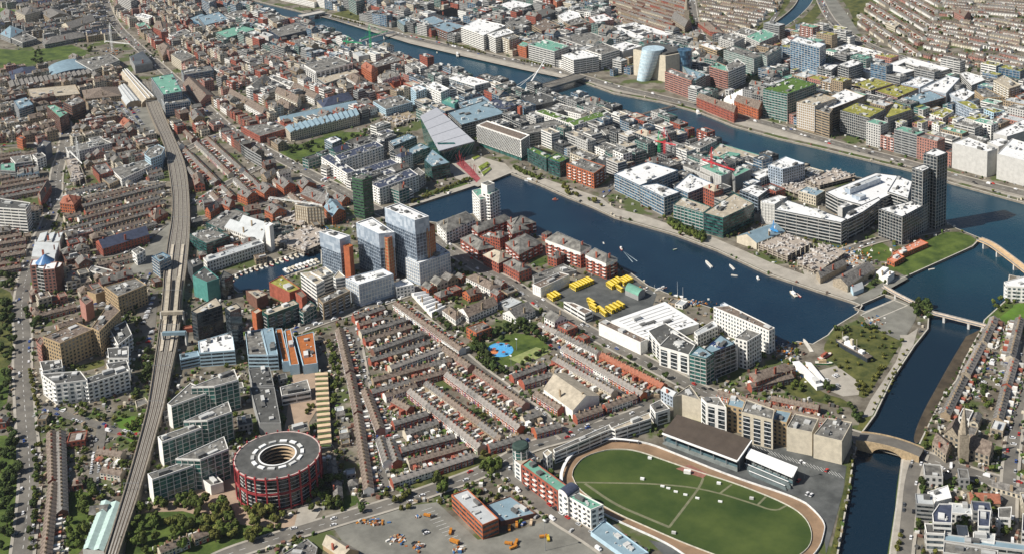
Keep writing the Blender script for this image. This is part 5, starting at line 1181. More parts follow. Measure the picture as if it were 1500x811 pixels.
bt, _ = bridge('white road deck of the harp shaped bridge with a curved leaning mast', '762,138 785,131 839,115 850,111', 24, 7, 1.6, ASPH, 'harp_bridge', 0, True)
tip = Vector((*U(799, 85.5, 46), 46)); base = Vector((*U(765, 138, 4), 4)); mid = Vector((*U(779, 121, 13), 13)); pts = []
for k in range(13): f = k/12; pts.append(base*(1-f)**2+mid*2*f*(1-f)+tip*f*f)
m = MB()
for a, b, k in zip(pts, pts[1:], range(12)): m.bar(a, b, 1.9-k*.12, 1.78-k*.12, 8)
m.build('mast', WHITE, bt)
for k, (x, y) in enumerate(((752, 128.5), (757, 131))): m = MB(); m.bar(pts[8+k], (*U(x, y, 7), 7), .35); m.build('back_stay', WHITE, bt)
d0, d1 = Vector((*U(775, 134, 7), 7)), Vector((*U(838, 115, 7), 7))
for k in range(14): m = MB(); m.bar(pts[min(12, 4+k//2+1)], d0.lerp(d1, (k+2)/16), .09, n=3); m.build('cable', WHITE, bt)
bridge('low multi span road bridge far up the river', '440,24 456,21 474,17', 22, 6, 1.5, CONCW, 'road_bridge', 2)
bridge('slender white footbridge between the two far quays', '522,64 550,54 578,47', 5, 6, .6, WHITE, 'footbridge', 2)
bridge('thin pier walkway crossing toward the north quay', '920,174 955,164 988,156', 4, 2.5, .6, mat('pontoon timber', (.55, .45, .34)), 'pier_walkway', 3)
bridge('tan curved walkway sweeping over the river mouth', '1434,350 1452,357 1475,374 1505,397 1540,425', 8, 5, 1.0, mat('tan deck boards', (.60, .42, .24)), 'curved_walkway', 4)
bridge('pale footbridge over the sea locks', '1294,419 1312,430 1338,443', 4, 4, .6, mat('light timber deck', (.62, .50, .38)), 'footbridge', 1)
bridge('pale footbridge from the lock island to the brick quay flats', '1364,457 1400,466 1443,477', 4.5, 4, .7, mat('light timber deck', (.62, .50, .38)), 'footbridge', 2)
# stone arch bridge
a, b = Vector(U(1258, 636, 6)), Vector(U(1350, 660, 6)); t = thing('stone_bridge', 'humped stone bridge with a single arch over the narrow river', 'bridge', (a.x, a.y, 0))
d = (b-a); L = d.length; d /= L; n_ = Vector((-d.y, d.x)); m = MB(); wd = 7
A0, A1 = .26*L, .76*L; STB = mat('bridge stone', (.40, .30, .18), var=.25, scale=.5)
def top(s): return 4.2+2.4*(1-((s/L-.5)*2)**2)
NS = 28
for sg in (-1, 1):
    for i in range(NS):
        s0, s1 = L*i/NS, L*(i+1)/NS
        def und(s): return -3 if s < A0 or s > A1 else -3+7.2*math.sqrt(max(0, 1-((s-(A0+A1)/2)/((A1-A0)/2))**2))
        p, q_ = a+d*s0+n_*wd*sg, a+d*s1+n_*wd*sg; m.poly([(*p, und(s0+.01)), (*q_, und(s1-.01)), (*q_, top(s1)+1), (*p, top(s0)+1)])
        p2, q2 = a+d*s0+n_*(wd-.6)*sg, a+d*s1+n_*(wd-.6)*sg; m.poly([(*p, top(s0)+1), (*q_, top(s1)+1), (*q2, top(s1)+1), (*p2, top(s0)+1)]); m.poly([(*p2, top(s0)), (*q2, top(s1)), (*q2, top(s1)+1), (*p2, top(s0)+1)])
m.build('parapet_wall', STB, t); m = MB(); m2 = MB()
for i in range(NS):
    s0, s1 = L*i/NS, L*(i+1)/NS; p, q_, r_, u_ = a+d*s0+n_*(wd-.6), a+d*s1+n_*(wd-.6), a+d*s1-n_*(wd-.6), a+d*s0-n_*(wd-.6)
    m.poly([(*u_, top(s0)+.15), (*r_, top(s1)+.15), (*q_, top(s1)+.15), (*p, top(s0)+.15)])
    if A0 <= (s0+s1)/2 <= A1: p, q_, r_, u_ = a+d*s0+n_*wd, a+d*s1+n_*wd, a+d*s1-n_*wd, a+d*s0-n_*wd; m2.poly([(*p, und(s0+.01)), (*q_, und(s1-.01)), (*r_, und(s1-.01)), (*u_, und(s0+.01))])
m.build('roadway', ASPH, t); m2.build('arch', STB, t)
# ---------------------------------------------------------------- greyhound stadium
OUT = W('821,696 825,681 850,658 875,648 900,644 945,648 987,664 1075,700 1172,731 1195,750 1209,768 1207,783 1200,806 1170,835 1100,855 1050,845 1005,815 975,795 900,762 850,735 828,716')
INN = W('838,697 840,686 855,669 885,660 900,658 930,659 975,675 1025,692 1080,709 1150,737 1180,757 1191,783 1184,806 1150,825 1100,832 1045,812 1000,795 950,773 900,751 862,728 845,713')
OUT = smooth(OUT+OUT[:1], 2)[:-1]; INN = smooth(INN+INN[:1], 2)[:-1]
sheet('race_track', OUT, SAND, .16, block=True); sheet('infield_turf', INN, LAWN, .20)
for nm, s, wd in (('infield_path', '838,706 900,707 960,708 1030,715 1100,736 1135,749 1152,740', 1.6), ('infield_path', '980,772 1003,742 1025,713 1030,700', 1.8), ('infield_path', '1055,722 1072,709', 1.6), ('infield_path', '1110,739 1122,727', 1.6), ('infield_path', '857,708 900,738 940,755 981,772', 2.2)):
    L = smooth(W(s), 2); n = len(L); m = strip(L, wd, .24+ZC.setdefault(nm, 0)); ZC[nm] += .005; struct(m.build(nm, mat('worn path', (.17, .17, .10))))
def fence(P, h, mt, lab, th=.35, name='track_fence', cat='fence', closed=True, z=.16):
    t = thing(name, lab, cat, (*P[0], 0)); Q = P+P[:1] if closed else P; m = MB()
    for a, b in zip(Q, Q[1:]):
        a, b = Vector(a), Vector(b); d = (b-a).normalized(); n = Vector((-d.y, d.x))*th/2; m.prism([tuple(a-n), tuple(b-n), tuple(b+n), tuple(a+n)], z, z+h)
    m.build('panel', mt, t); m = MB(); acc = 0
    for a, b in zip(Q[::2], Q[1::2]): m.box((*a, z), .2, .2, h+.1)
    m.build('post', STEEL, t, stuff=True); return t
fence(OUT, 1.4, mat('white barrier', (.66, .66, .64)), 'outer white barrier round the sand track', .5)
fence(INN, .9, mat('inner rail', (.55, .52, .44)), 'low inner rail between sand track and turf', .3)
L = smooth([U(x, y, 6) for x, y in ((822, 703), (822, 690), (832, 668), (850, 655), (875, 644), (900, 641), (935, 645))], 2); L = [U(*PR(a_, b_, 6), 3.0) for a_, b_ in L]
t = thing('curved_canopy', 'curved white canopy following the track bend below the long flats', 'canopy', (*L[0], 0)); strip(L, 2.2, 3).build('roof', WHITE, t)
for i in range(0, len(L), 3): m = MB(); m.box((*L[i], 0), .4, .4, 2.9); m.build('post', STEEL, t)
def stand(q, hf, hb, lab, roofm, tiers=6, depth=9):
    A, B, D, E = [Vector(U(*q[i], hf if i in (0, 1) else hb)) for i in range(4)]   # front left, front right, back right, back left
    t = thing('grandstand', lab, 'grandstand', (*((A+D)/2), 0)); fill([tuple(A), tuple(B), tuple(D), tuple(E)])
    m = MB(); p = [(*A, hf), (*B, hf), (*D, hb), (*E, hb)]; m.poly(p); m.poly([(x, y, z-.5) for x, y, z in p][::-1])
    for i in range(4): a_, b_ = p[i], p[(i+1) % 4]; m.poly([(a_[0], a_[1], a_[2]-.5), (b_[0], b_[1], b_[2]-.5), b_, a_])
    m.build('roof', roofm, t); m = MB(); m.bar((*A, hf-.4), (*B, hf-.4), .75); m.build('fascia', WHITE, t); m = MB(); m.bar((*B, hf-.4), (*D, hb-.4), .6); m.build('fascia', WHITE, t)
    m = MB(); m.poly([(*E, 0), (*D, 0), (*D, hb-.5), (*E, hb-.5)]); m.poly([(*B, 0), (*D, 0), (*D, hb-.5), (*B, hf-.5)]); m.build('wall', WALL['D'], t)
    for k in range(tiers):
        f0, f1 = k/tiers, (k+1)/tiers; a_, b_ = A.lerp(E, f0), B.lerp(D, f0); c_, d_ = B.lerp(D, f1), A.lerp(E, f1); z = .8+k*(hb-4)/tiers; m = MB(); m.prism([tuple(a_), tuple(b_), tuple(c_), tuple(d_)], 0, z); m.build('seating_tier', mat('seating step blue', (.09, .15, .17)) if k % 2 else mat('seating step', (.20, .22, .21)), t)
    for k in range(7): p_ = A.lerp(B, k/6).lerp(E.lerp(D, k/6), .12); m = MB(); m.box((*p_, 0), .5, .5, hf-.5); m.build('column', STEEL, t)
    return t
stand([(970, 633.5), (1080, 674.3), (1101.5, 643.5), (992, 606)], 9, 13, 'large grandstand with dark brown roof beside the sand track', mat('dark brown sheet roof', (.075, .058, .045), var=.15, scale=.1))
stand([(1093, 668), (1161, 697), (1168, 683), (1097, 655)], 8, 9.5, 'smaller grandstand with white roof beside the dark roofed one', ROOF['w'])
TD = mat('stand steps', (.13, .16, .16), var=.2)
for k, s in enumerate(('1091,679 1155,706 1158,712 1096,686', '1097,690 1150,712 1152,716 1100,694')):
    P = [U(x, y, 2.4-k) for x, y in px(s)]; c = cen(P); t = thing('open_terrace', ('upper', 'lower')[k]+' open step in front of the white roofed grandstand', 'terrace', (*c, 0)); m = MB(); m.prism(P, 0, 2.4-k); m.build('step', TD, t); m = MB(); m.bar((*P[0], 3.2-k), (*P[1], 3.2-k), .3); m.build('front_rail', WHITE, t)
def shed(x, y, sx, sy, sz, wm, lab, name='kennel_shed', rot=.2, cat='shed', rm=None):
    c = U(x, y); t = thing(name, lab, cat, (*c, 0), rot=0); m = MB(); m.box((*c, .2), sx, sy, sz, rot); m.build('wall', wm, t); m = MB(); m.box((*c, .2+sz), sx+.1, sy+.1, .15, rot); m.build('roof', rm or wm, t); return t
for k, (x, y) in enumerate(((970.5, 712.5), (979, 715.5), (990, 720.5), (1004, 725), (1021.5, 730), (1055, 735))): shed(x, y, 2.8, 1.0, .9, WHITE, ('first', 'second', 'third', 'fourth', 'fifth', 'sixth')[k]+' white starting trap on the turf counting from the left', 'starting_trap', .35, 'starting trap')
for x, y, lb in ((952, 671.5, 'white bench box at the upper left of the turf'), (941, 702, 'white box on the turf beside the crossing path'), (1053, 708.5, 'white box inside the small turf square'), (1101, 730.5, 'grey cabin on the second turf square'), (987, 781, 'grey judge cabin on the lower track edge')): shed(x, y, 2.8, 1.5, 1.3, WHITE if 'white' in lb else WALL['L'], lb, 'track_box', .4, 'box')
shed(1007, 692.5, 5, 2.6, 2.2, WALL['W'], 'white judge hut on the turf edge by the grandstand', 'judge_hut', .4, 'hut')
m = MB(); m.flat(W('990,686 1010,680 1037,693 1030,700 1008,693'), .27); struct(m.build('paved_apron', mat('red gravel', (.26, .12, .09))))
# ---------------------------------------------------------------- churches
def church(pts, h, rise_pts, lab, wallm='S', roofm='b', spire=None, spire_h=40, base=6):
    P = [U(x, y, h) for x, y in px(pts)]; c = cen(P); t = thing('church', lab, 'church', (*c, 0)); NB.append((t, c, h)); fill(P)
    w_, r_ = MB(), MB(); w_.sides(P, 0, h); V = ccw(P); W_ = min((Vector(V[0])-Vector(V[1])).length, (Vector(V[1])-Vector(V[2])).length); pitched(r_, w_, P, h, 'a', rise=min(W_*.65, 8)); w_.build('wall', WALL[wallm], t); r_.build('nave_roof', ROOF[roofm], t)
    g_, b_ = MB(), MB(); facade(P, 0, h, 'g', None, w_, g_, b_); g_.build('window', GL, t, stuff=True)
    if spire:
        s = U(*spire); m = MB(); m.box((*s, 0), base, base, spire_h*.5, .6); m.build('tower', WALL[wallm], t); m = MB(); q = base*.5; n = 8
        A = [(s[0]+math.cos(2*math.pi*k/n)*q*1.15, s[1]+math.sin(2*math.pi*k/n)*q*1.15, spire_h*.5) for k in range(n)]
        for k in range(n): m.poly([A[k], A[(k+1) % n], (s[0], s[1], spire_h)])
        m.build('spire', WALL['S' if wallm == 'S' else 'L'], t)
    return t
church('1420,657 1449,667 1456,655 1424,641', 8, None, 'old stone church with brown roof and tall pale spire near the arched bridge', spire=(1410.5, 673), spire_h=44, base=6.5)
church('1383,634 1405,642 1410,628 1391,620', 8, None, 'gabled stone church wing left of the tall spire')
church('983,27 1003,40 1013,33 993,20', 10, None, 'grey stone church with a tall needle spire among the far terraces', 'S', 's', spire=(1006.5, 41), spire_h=66, base=8)
# ---------------------------------------------------------------- cranes
def crane(base, h, j0, j1, col, lab, hj=None):
    b = Vector((*U(*base), 0)); m_ = mat(col[0], col[1], rough=.5); t = thing('tower_crane', lab, 'crane', tuple(b)); m = MB(); w_ = 1.1
    for dx in (-w_, w_):
        for dy in (-w_, w_): m.bar(b+Vector((dx, dy, 0)), b+Vector((dx, dy, h)), .26)
    k = 0; z = 0
    while z < h-3:
        s = 1 if k % 2 else -1
        m.bar(b+Vector((-w_*s, -w_, z)), b+Vector((w_*s, -w_, z+3)), .16); m.bar(b+Vector((-w_, w_*s, z)), b+Vector((-w_, -w_*s, z+3)), .16); m.bar(b+Vector((w_, w_*s, z)), b+Vector((w_, -w_*s, z+3)), .16); z += 3; k += 1
    m.build('mast', m_, t); hj = hj or h
    p0, p1 = Vector((*U(*j0, hj), hj)), Vector((*U(*j1, hj), hj)); m = MB(); m.bar(p0, p1, .5); m.bar(p0+Vector((0, 0, 1.5)), p1+Vector((0, 0, 1)), .25)
    for k in range(12): a_, c_ = p0.lerp(p1, k/12), p0.lerp(p1, (k+1)/12); m.bar(a_, c_+Vector((0, 0, 1.4)), .15)
    m.build('jib', m_, t); tp = b+Vector((0, 0, h+6)); m = MB(); m.bar(b+Vector((0, 0, h)), tp, .5, .2); m.bar(tp, p0.lerp(p1, .15), .12); m.bar(tp, p0.lerp(p1, .85), .12); m.build('tie_bar', m_, t)
    m = MB(); m.box((*p0.xy, hj-2), 3, 2, 2); m.build('counterweight', WALL['L'], t); m = MB(); m.box((b.x+1.5, b.y, h-2.4), 1.8, 1.8, 2.2); m.build('cab', WHITE, t)
WH, RD, GN = ('white crane paint', (.75, .75, .72)), ('red crane paint', (.60, .04, .05)), ('green crane paint', (.03, .42, .16))
crane((165, 78), 48, (154, 61), (190, 65), WH, 'white tower crane on the site above the station')
crane((544, 83), 50, (528, 58), (568, 46), GN, 'tall green tower crane on the river quay')
crane((510, 76), 22, (502, 61), (530, 64), GN, 'short green crane beside the tall green one')
crane((974, 242), 42, (959, 207), (990, 213), RD, 'red tower crane left of the finned offices'); crane((1043, 268), 38, (1028, 234), (1076, 250), RD, 'red tower crane above the finned offices')
crane((966, 240), 36, (962, 210), (975, 204), GN, 'green crane mast beside the red crane'); crane((116, 240), 30, (102, 222), (120, 240), WH, 'white crane leaning over the shaded road site')
crane((1133, 352), 16, (1128, 336), (1140, 340), ('blue crane paint', (.05, .30, .65)), 'small blue crane on the dockside site'); crane((481, 315), 26, (395, 290), (472, 301), WH, 'white crane with a long jib over the silo shell')
# ---------------------------------------------------------------- construction frames
def frame_site(pts, h, fl, lab, name='building_frame', slab=None):
    P = ccw([U(x, y, h) for x, y in px(pts)]); c = cen(P); t = thing(name, lab, 'construction site', (*c, 0)); fill(P); NB.append((t, c, h))
    for k in range(1, fl+1):
        m = MB(); z = h*k/fl; m.prism(P, z-.4, z); m.build('floor_slab', slab or mat('raw concrete', (.36, .31, .26), var=.2, scale=.2), t)
    a, b, e = Vector(P[0]), Vector(P[1]), Vector(P[3]); nx = max(2, int((b-a).length/6)); ny = max(2, int((e-a).length/6)); m = MB()
    for i in range(nx+1):
        for j in range(ny+1):
            if i in (0, nx) or j in (0, ny): p = a+(b-a)*i/nx+(e-a)*j/ny; m.box((*p, 0), .5, .5, h+1.5)
    m.build('column', WALL['C'], t, stuff=True); m = MB()
    for _ in range(int(area(P)/32)):
        u, v = R.random(), R.random(); p = a+(b-a)*u+(e-a)*v; m.box((*p, h), R.uniform(1.5, 8), R.uniform(.6, 3), R.uniform(.4, 2.4), math.atan2((b-a).y, (b-a).x)+R.choice((0, 1.5708)))
    m.build('building_material', mat('site material', (.28, .17, .12), var=.7, scale=.4, col2=(.72, .70, .66)), t, stuff=True)
frame_site('1111,358 1153,375 1190,355 1150,342', 7, 3, 'concrete frame under construction beside the blue crane')
frame_site('1168,383 1200,397 1240,368 1205,357', 6, 2, 'brick and concrete shell under construction next to the stone warehouse')
frame_site('400,352 445,368 500,345 452,330', 5, 2, 'low grey steel frame under construction by the marina'); frame_site('395,318 440,330 462,318 420,308', 4, 1, 'flat slab site between the mill and the silo shell')
frame_site('1175,262 1200,272 1255,258 1225,248', 5, 2, 'unfinished flats with scattered blocks by the river quay'); frame_site('1142,275 1170,285 1195,275 1165,262', 4, 1, 'cluttered low site between the white block and the cream frames')
frame_site('95,232 108,268 120,262 112,228', 6, 2, 'narrow building site beside the shaded road'); frame_site('553,165 580,185 610,172 585,155', 2.5, 1, 'rubble covered demolition plot beside the pale blue office', slab=mat('rubble', (.30, .24, .16), var=.3))

# striped garden steps building beside the campus
A, B, D, E = [Vector(U(x, y, 5)) for x, y in ((461, 546), (480, 545), (486, 652), (466, 655))]; t = thing('stepped_building', 'narrow building striped with tan beams and dark planted bays beside the round office', 'building', (*((A+D)/2), 0)); fill([tuple(A), tuple(B), tuple(D), tuple(E)]); NB.append((t, cen([tuple(A), tuple(B), tuple(D), tuple(E)]), 5))
m = MB(); m.prism([tuple(A), tuple(B), tuple(D), tuple(E)], 0, 4.2); m.build('wall', WALL['D'], t)
for k in range(14):
    f0, f1 = k/14, k/14+.034; m = MB(); m.prism([tuple(A.lerp(E, f0)), tuple(B.lerp(D, f0)), tuple(B.lerp(D, f1)), tuple(A.lerp(E, f1))], 4.0, 5.4); m.build('beam', mat('tan stone beam', (.62, .47, .30), var=.1), t)
    m = MB(); p_ = A.lerp(E, k/14+.052).lerp(B.lerp(D, k/14+.052), .5); m.box((*p_, 4.2), 9, 2.2, .7, math.atan2((B-A).y, (B-A).x)); m.build('planting', mat('bay planting', (.07, .10, .03), var=.4, scale=.5), t)
# ribs on the white warehouse roof
wr = [(o, c, h) for o, c, h in NB if o.get('label', '').startswith('huge white roofed')][0]; P = [U(920+x/5.791, 430+y/5.791, wr[2]) for x, y in ((-140, 232), (128, 402), (600, 255), (312, 72))]
for k in range(1, 9):
    a_, b_ = Vector(P[0]).lerp(Vector(P[1]), k/9), Vector(P[3]).lerp(Vector(P[2]), k/9); m = MB(); m.bar((*a_.lerp(b_, .08), wr[2]+.6), (*a_.lerp(b_, .92), wr[2]+.6), .35); m.build('roof_rib', UNIT, wr[0])
# ---------------------------------------------------------------- terraced houses
ORD = ['first', 'second', 'third', 'fourth', 'fifth', 'sixth', 'seventh', 'eighth', 'ninth', 'tenth', 'eleventh', 'twelfth', 'thirteenth', 'fourteenth', 'fifteenth', 'sixteenth', 'seventeenth', 'eighteenth', 'nineteenth', 'twentieth']
def ordn(k):
    if k < 20: return ORD[k]
    T_ = ['', '', 'twenty', 'thirty', 'forty', 'fifty', 'sixty', 'seventy', 'eighty', 'ninety']; tt = {'twenty': 'twentieth', 'thirty': 'thirtieth', 'forty': 'fortieth', 'fifty': 'fiftieth', 'sixty': 'sixtieth', 'seventy': 'seventieth', 'eighty': 'eightieth', 'ninety': 'ninetieth'}
    n = k+1
    if n >= 100: return 'far along, %s' % ordn(n-101 if n > 100 else 0)
    return tt[T_[n//10]] if n % 10 == 0 else T_[n//10]+' '+ORD[n % 10-1]
HW, HD, HE, HRG = 4.7, 7.4, 5.2, 7.5
def house_parts(wd=HW, var=0):
    """local: x along the street, front faces -y"""
    x0, x1, y0, y1 = -wd/2, wd/2, -HD/2, HD/2; w_, r_, c_, g_, d_, e_ = MB(), MB(), MB(), MB(), MB(), MB()
    w_.sides([(x0, y0), (x1, y0), (x1, y1), (x0, y1)], 0, HE)
    for x, s in ((x0, 1), (x1, -1)): t = [(x, y0, HE), (x, y1, HE), (x, 0, HRG-.1)]; w_.poly(t if s < 0 else t[::-1])
    r_.poly([(x0, y0-.3, HE-.1), (x1, y0-.3, HE-.1), (x1, 0, HRG), (x0, 0, HRG)]); r_.poly([(x1, y1+.3, HE-.1), (x0, y1+.3, HE-.1), (x0, 0, HRG), (x1, 0, HRG)])
    c_.box((x1-.35, 0, HRG-.5), .65, 1.5, 1.8)
    for k in (-.4, .4): c_.box((x1-.35, k, HRG+1.3), .28, .28, .4)
    ex = x0+1.2 if var % 2 else x1-1.2; ew = 2.2; e_.prism([(ex-ew/2, y1), (ex+ew/2, y1), (ex+ew/2, y1+4.2), (ex-ew/2, y1+4.2)], 0, 3.0+(var % 3)*.9)
    wins = [(x0+.7, .9, 1.4, 2.2), (x0+.7, 3.3, 1.4, 4.6), (x1-1.9, 3.3, 1.2, 4.6)]
    for a, z0, ww, z1 in wins: g_.poly([(a, y0-.05, z0), (a+ww, y0-.05, z0), (a+ww, y0-.05, z1), (a, y0-.05, z1)])
    for a in (x0+.8, x1-1.9): g_.poly([(a, y1+.05, 3.3), (a, y1+.05, 4.4), (a+1.0, y1+.05, 4.4), (a+1.0, y1+.05, 3.3)])
    d_.poly([(x1-1.6, y0-.06, 0), (x1-.6, y0-.06, 0), (x1-.6, y0-.06, 2.2), (x1-1.6, y0-.06, 2.2)]); d_.box((x1-1.1, y0-.1, 2.2), 1.3, .3, .25)
    f_ = MB()     # pale surrounds
    for a, z0, ww, z1 in wins: f_.box((a+ww/2, y0-.06, z0-.25), ww+.5, .16, .22); f_.box((a+ww/2, y0-.06, z1), ww+.5, .16, .22)
    return dict(wall=w_, roof=r_, chimney=c_, window=g_, door=d_, rear_extension=e_, sill=f_)
DOORS = [mat('door red', (.35, .02, .02)), mat('door blue', (.03, .07, .22)), mat('door green', (.02, .12, .05)), mat('door white', (.65, .65, .62))]
HCOL = {'R': ('red brick', WALL['R']), 'O': ('orange brick', WALL['O']), 'W': ('white', WALL['W']), 'C': ('cream', WALL['C']), 'P': ('pink', WALL['P']), 'B': ('brown brick', WALL['B']), 'T': ('tan', WALL['T']), 'S': ('grey stone', WALL['S'])}
HROOF = {'f': mat('weathered dark tile', (.085, .068, .058), var=.35, scale=.5, col2=(.16, .135, .115)), 's': ROOF['s'], 'b': ROOF['b'], 't': ROOF['t'], 'g': mat('grey tile roof', (.24, .22, .20), var=.25, scale=.5, col2=(.32, .29, .26))}
EXTM = [WALL['W'], WALL['G'], WALL['T'], WALL['R'], WALL['L'], WALL['B']]
HOUSES = []     # dicts: x y rot wall roof phrase idx var scale
def row(p1, p2, face, walls, roofs, phrase, h=HRG, wd=HW, world=False, check=False, yard=True):
    a, b = (Vector(U(*p1, h)), Vector(U(*p2, h))) if not world else (Vector(p1), Vector(p2))
    L = (b-a).length; n = int(L/wd)
    if n < 2: return
    d = (b-a)/L; nn = Vector((d.y, -d.x))
    m_ = (a+b)/2; s0 = PR(*m_); s1 = PR(*(m_+nn*8))
    if (s1[1] < s0[1]) == (face == 'd'): nn = -nn
    rot = math.atan2(nn.y, nn.x)+math.pi/2
    if PR(*a)[0] > PR(*b)[0]: a, d = b, -d
    wl = R.choice(walls); rf = R.choice(roofs); idx = 0
    for i in range(n):
        p = a+d*(i+.5)*L/n
        if R.random() < .25: wl = R.choice(walls)
        if R.random() < .18: rf = R.choice(roofs)
        Q = [tuple(p+d*u*(wd*.45)+nn*v*(HD*.5)) for u, v in ((-1, -1), (1, -1), (1, 1), (-1, 1))]
        if check:
            if not free(Q, .12): continue
            if not any(-60 < PR(*q_)[0] < 1560 and -40 < PR(*q_)[1] < 860 for q_ in Q[:1]): continue
        HOUSES.append(dict(x=p.x, y=p.y, rot=rot, wall=wl, roof=rf, phrase=phrase, idx=idx, var=R.randrange(4), s=(L/n)/HW)); idx += 1
    Q = ribbon([tuple(a), tuple(a+d*L)], HD+1); fill(Q)
    if yard: fill([tuple(a-nn*3.7), tuple(a+d*L-nn*3.7), tuple(a+d*L-nn*8.5), tuple(a-nn*8.5)])
RO = 'RRROWC'
for r in [
 ((527, 483), (593, 463), 'd', 'RTBC', 'sb', 'street row nearest the gridded podium'), ((517, 461), (562, 446), 'u', 'TCWR', 'sb', 'short row behind the podium street'),
 ((533, 494), (601, 473), 'u', 'TRC', 'sb', 'second street row from the podium, rear side'), ((545, 509), (618, 483), 'd', 'RTCB', 'sb', 'third street row from the podium'),
 ((541, 523), (628, 496), 'u', 'TCR', 'sb', 'fourth street row from the podium'), ((570, 534), (645, 506), 'd', 'TWCR', 'sg', 'fifth street row from the podium'),
 ((545, 552), (660, 521), 'u', 'TRC', 'sb', 'sixth street row from the podium'), ((543, 569), (655, 538), 'd', 'RRRO', 'sb', 'red row facing the diagonal streets'),
 ((655, 543), (763, 622), 'd', RO, 'sg', 'diagonal row in the middle of the quarter'), ((601, 567), (705, 650), 'd', 'ROWCR', 'sg', 'left diagonal row down to the park road'),
 ((625, 556), (735, 638), 'u', 'RTC', 'sb', 'diagonal row facing the middle one'), ((697, 538), (770, 588), 'u', 'RPT', 'b', 'row along the park street, lower part'), ((645, 502), (690, 533), 'u', 'RPT', 'b', 'row along the park street, upper part'),
 ((580, 440), (677, 508), 'd', 'WPWR', 'b', 'pink and white row on the park side street'), ((785, 571), (822, 594), 'd', 'RRO', 'sb', 'short red row below the community hall'),
 ((749, 547), (797, 529), 'd', 'BRC', 's', 'short row under the playing field'), ((765, 556), (806, 543), 'd', 'BRC', 's', 'short row left of the community hall'),
 ((842, 606), (880, 593), 'd', 'RRW', 'b', 'short red row right of the community hall'), ((885, 591), (930, 575), 'd', 'RRW', 'b', 'short red row toward the ochre flats'),
 ((882, 515), (973, 561), 'u', 'OOR', 't', 'orange roofed row on the main road'), ((790, 470), (878, 513), 'u', 'WCT', 'sg', 'pale gabled row on the main road'),
 ((825, 505), (943, 573), 'd', 'OORW', 'sg', 'red row behind the orange roofed one'), ((812, 520), (900, 570), 'u', 'RWC', 'sg', 'row backing on the community hall'),
 ((715, 649), (760, 636), 'd', 'RRO', 's', 'brick row nearest the round corner tower'), ((783, 627), (820, 617), 'd', 'RRO', 's', 'brick row right of the round corner tower row'),
 ((573, 699), (690, 662), 'd', 'RRW', 'sg', 'long front row above the depot trees'), ((586, 654), (665, 633), 'd', 'RRO', 's', 'red row two behind the depot trees'), ((597, 671), (680, 648), 'u', 'RTC', 'sb', 'row backing the long front row'),
 ((575, 615), (625, 600), 'd', 'RRC', 's', 'short row in the inner triangle'), ((592, 629), (640, 612), 'u', 'RTC', 's', 'second short row in the inner triangle'), ((577, 581), (601, 594), 'u', 'RT', 'b', 'tiny slanted row in the inner triangle'),
 ((535, 566), (557, 625), 'd', 'WPC', 'b', 'white row on the railway side street'), ((557, 637), (568, 672), 'd', 'WTC', 's', 'lower white row on the railway side street'), ((571, 640), (582, 672), 'd', 'RWT', 's', 'inner row beside the lower white row'),
 ((497, 478), (512, 540), 'd', 'PTB', 'b', 'upper part of the long shaded street row'), ((513, 543), (524, 600), 'd', 'PRB', 'b', 'middle part of the long shaded street row'), ((524, 603), (540, 712), 'd', 'WPR', 'b', 'lower part of the long shaded street row'),
 ((75, 628), (77, 700), 'd', 'TBR', 'b', 'left roadside row by the gardens'), ((78, 703), (66, 815), 'd', 'TBR', 'b', 'lower left roadside row'), ((88, 628), (91, 745), 'u', 'TBR', 'sb', 'inner roadside row by the gardens'),
 ((1052, 570), (1130, 590), 'd', 'RRO', 'b', 'brick flats row behind the ochre flats, left part'), ((1132, 592), (1235, 617), 'd', 'RRO', 'b', 'brick flats row behind the ochre flats, right part'), ((1098, 560), (1160, 545), 'd', 'BRB', 'b', 'dark brick row at the boat yard'),
 ((1452, 472), (1440, 497), 'u', 'BTS', 'sg', 'riverside row, far end'), ((1438, 500), (1415, 543), 'u', 'BTS', 'sg', 'riverside row, middle part'), ((1412, 548), (1385, 602), 'u', 'BTC', 'sg', 'riverside row, near part'),
 ((1486, 522), (1475, 560), 'u', 'RTS', 'sg', 'inner car park row, far part'), ((1474, 563), (1462, 610), 'u', 'RTS', 'sg', 'inner car park row, near part'),
 ((143, 384), (195, 372), 'd', 'TCB', 'b', 'tan row below the dark slate warehouse'), ((150, 400), (185, 393), 'd', 'TCB', 'b', 'second tan row below the dark slate warehouse'),
 ((150, 683), (180, 688), 'd', 'YCT'.replace('Y', 'C'), 'b', 'cream row beside the viaduct garden'), ((143, 655), (180, 660), 'u', 'TC', 'b', 'grey row beside the viaduct garden'),
 ((232, 801), (275, 783), 'd', 'TCB', 'b', 'brown row among the park trees'), ((282, 781), (303, 773), 'd', 'TC', 'b', 'short row among the park trees'), ((50, 459), (110, 443), 'd', 'BTB', 'b', 'brown row behind the roadside trees'), ((84, 474), (119, 463), 'd', 'BTB', 'b', 'short brown row by the ochre offices'), ((1130, 578), (1200, 592), 'u', 'RB', 'b', 'row with rear gardens by the boat yard')]:
    row(r[0], r[1], r[2], r[3], r[4], r[5])
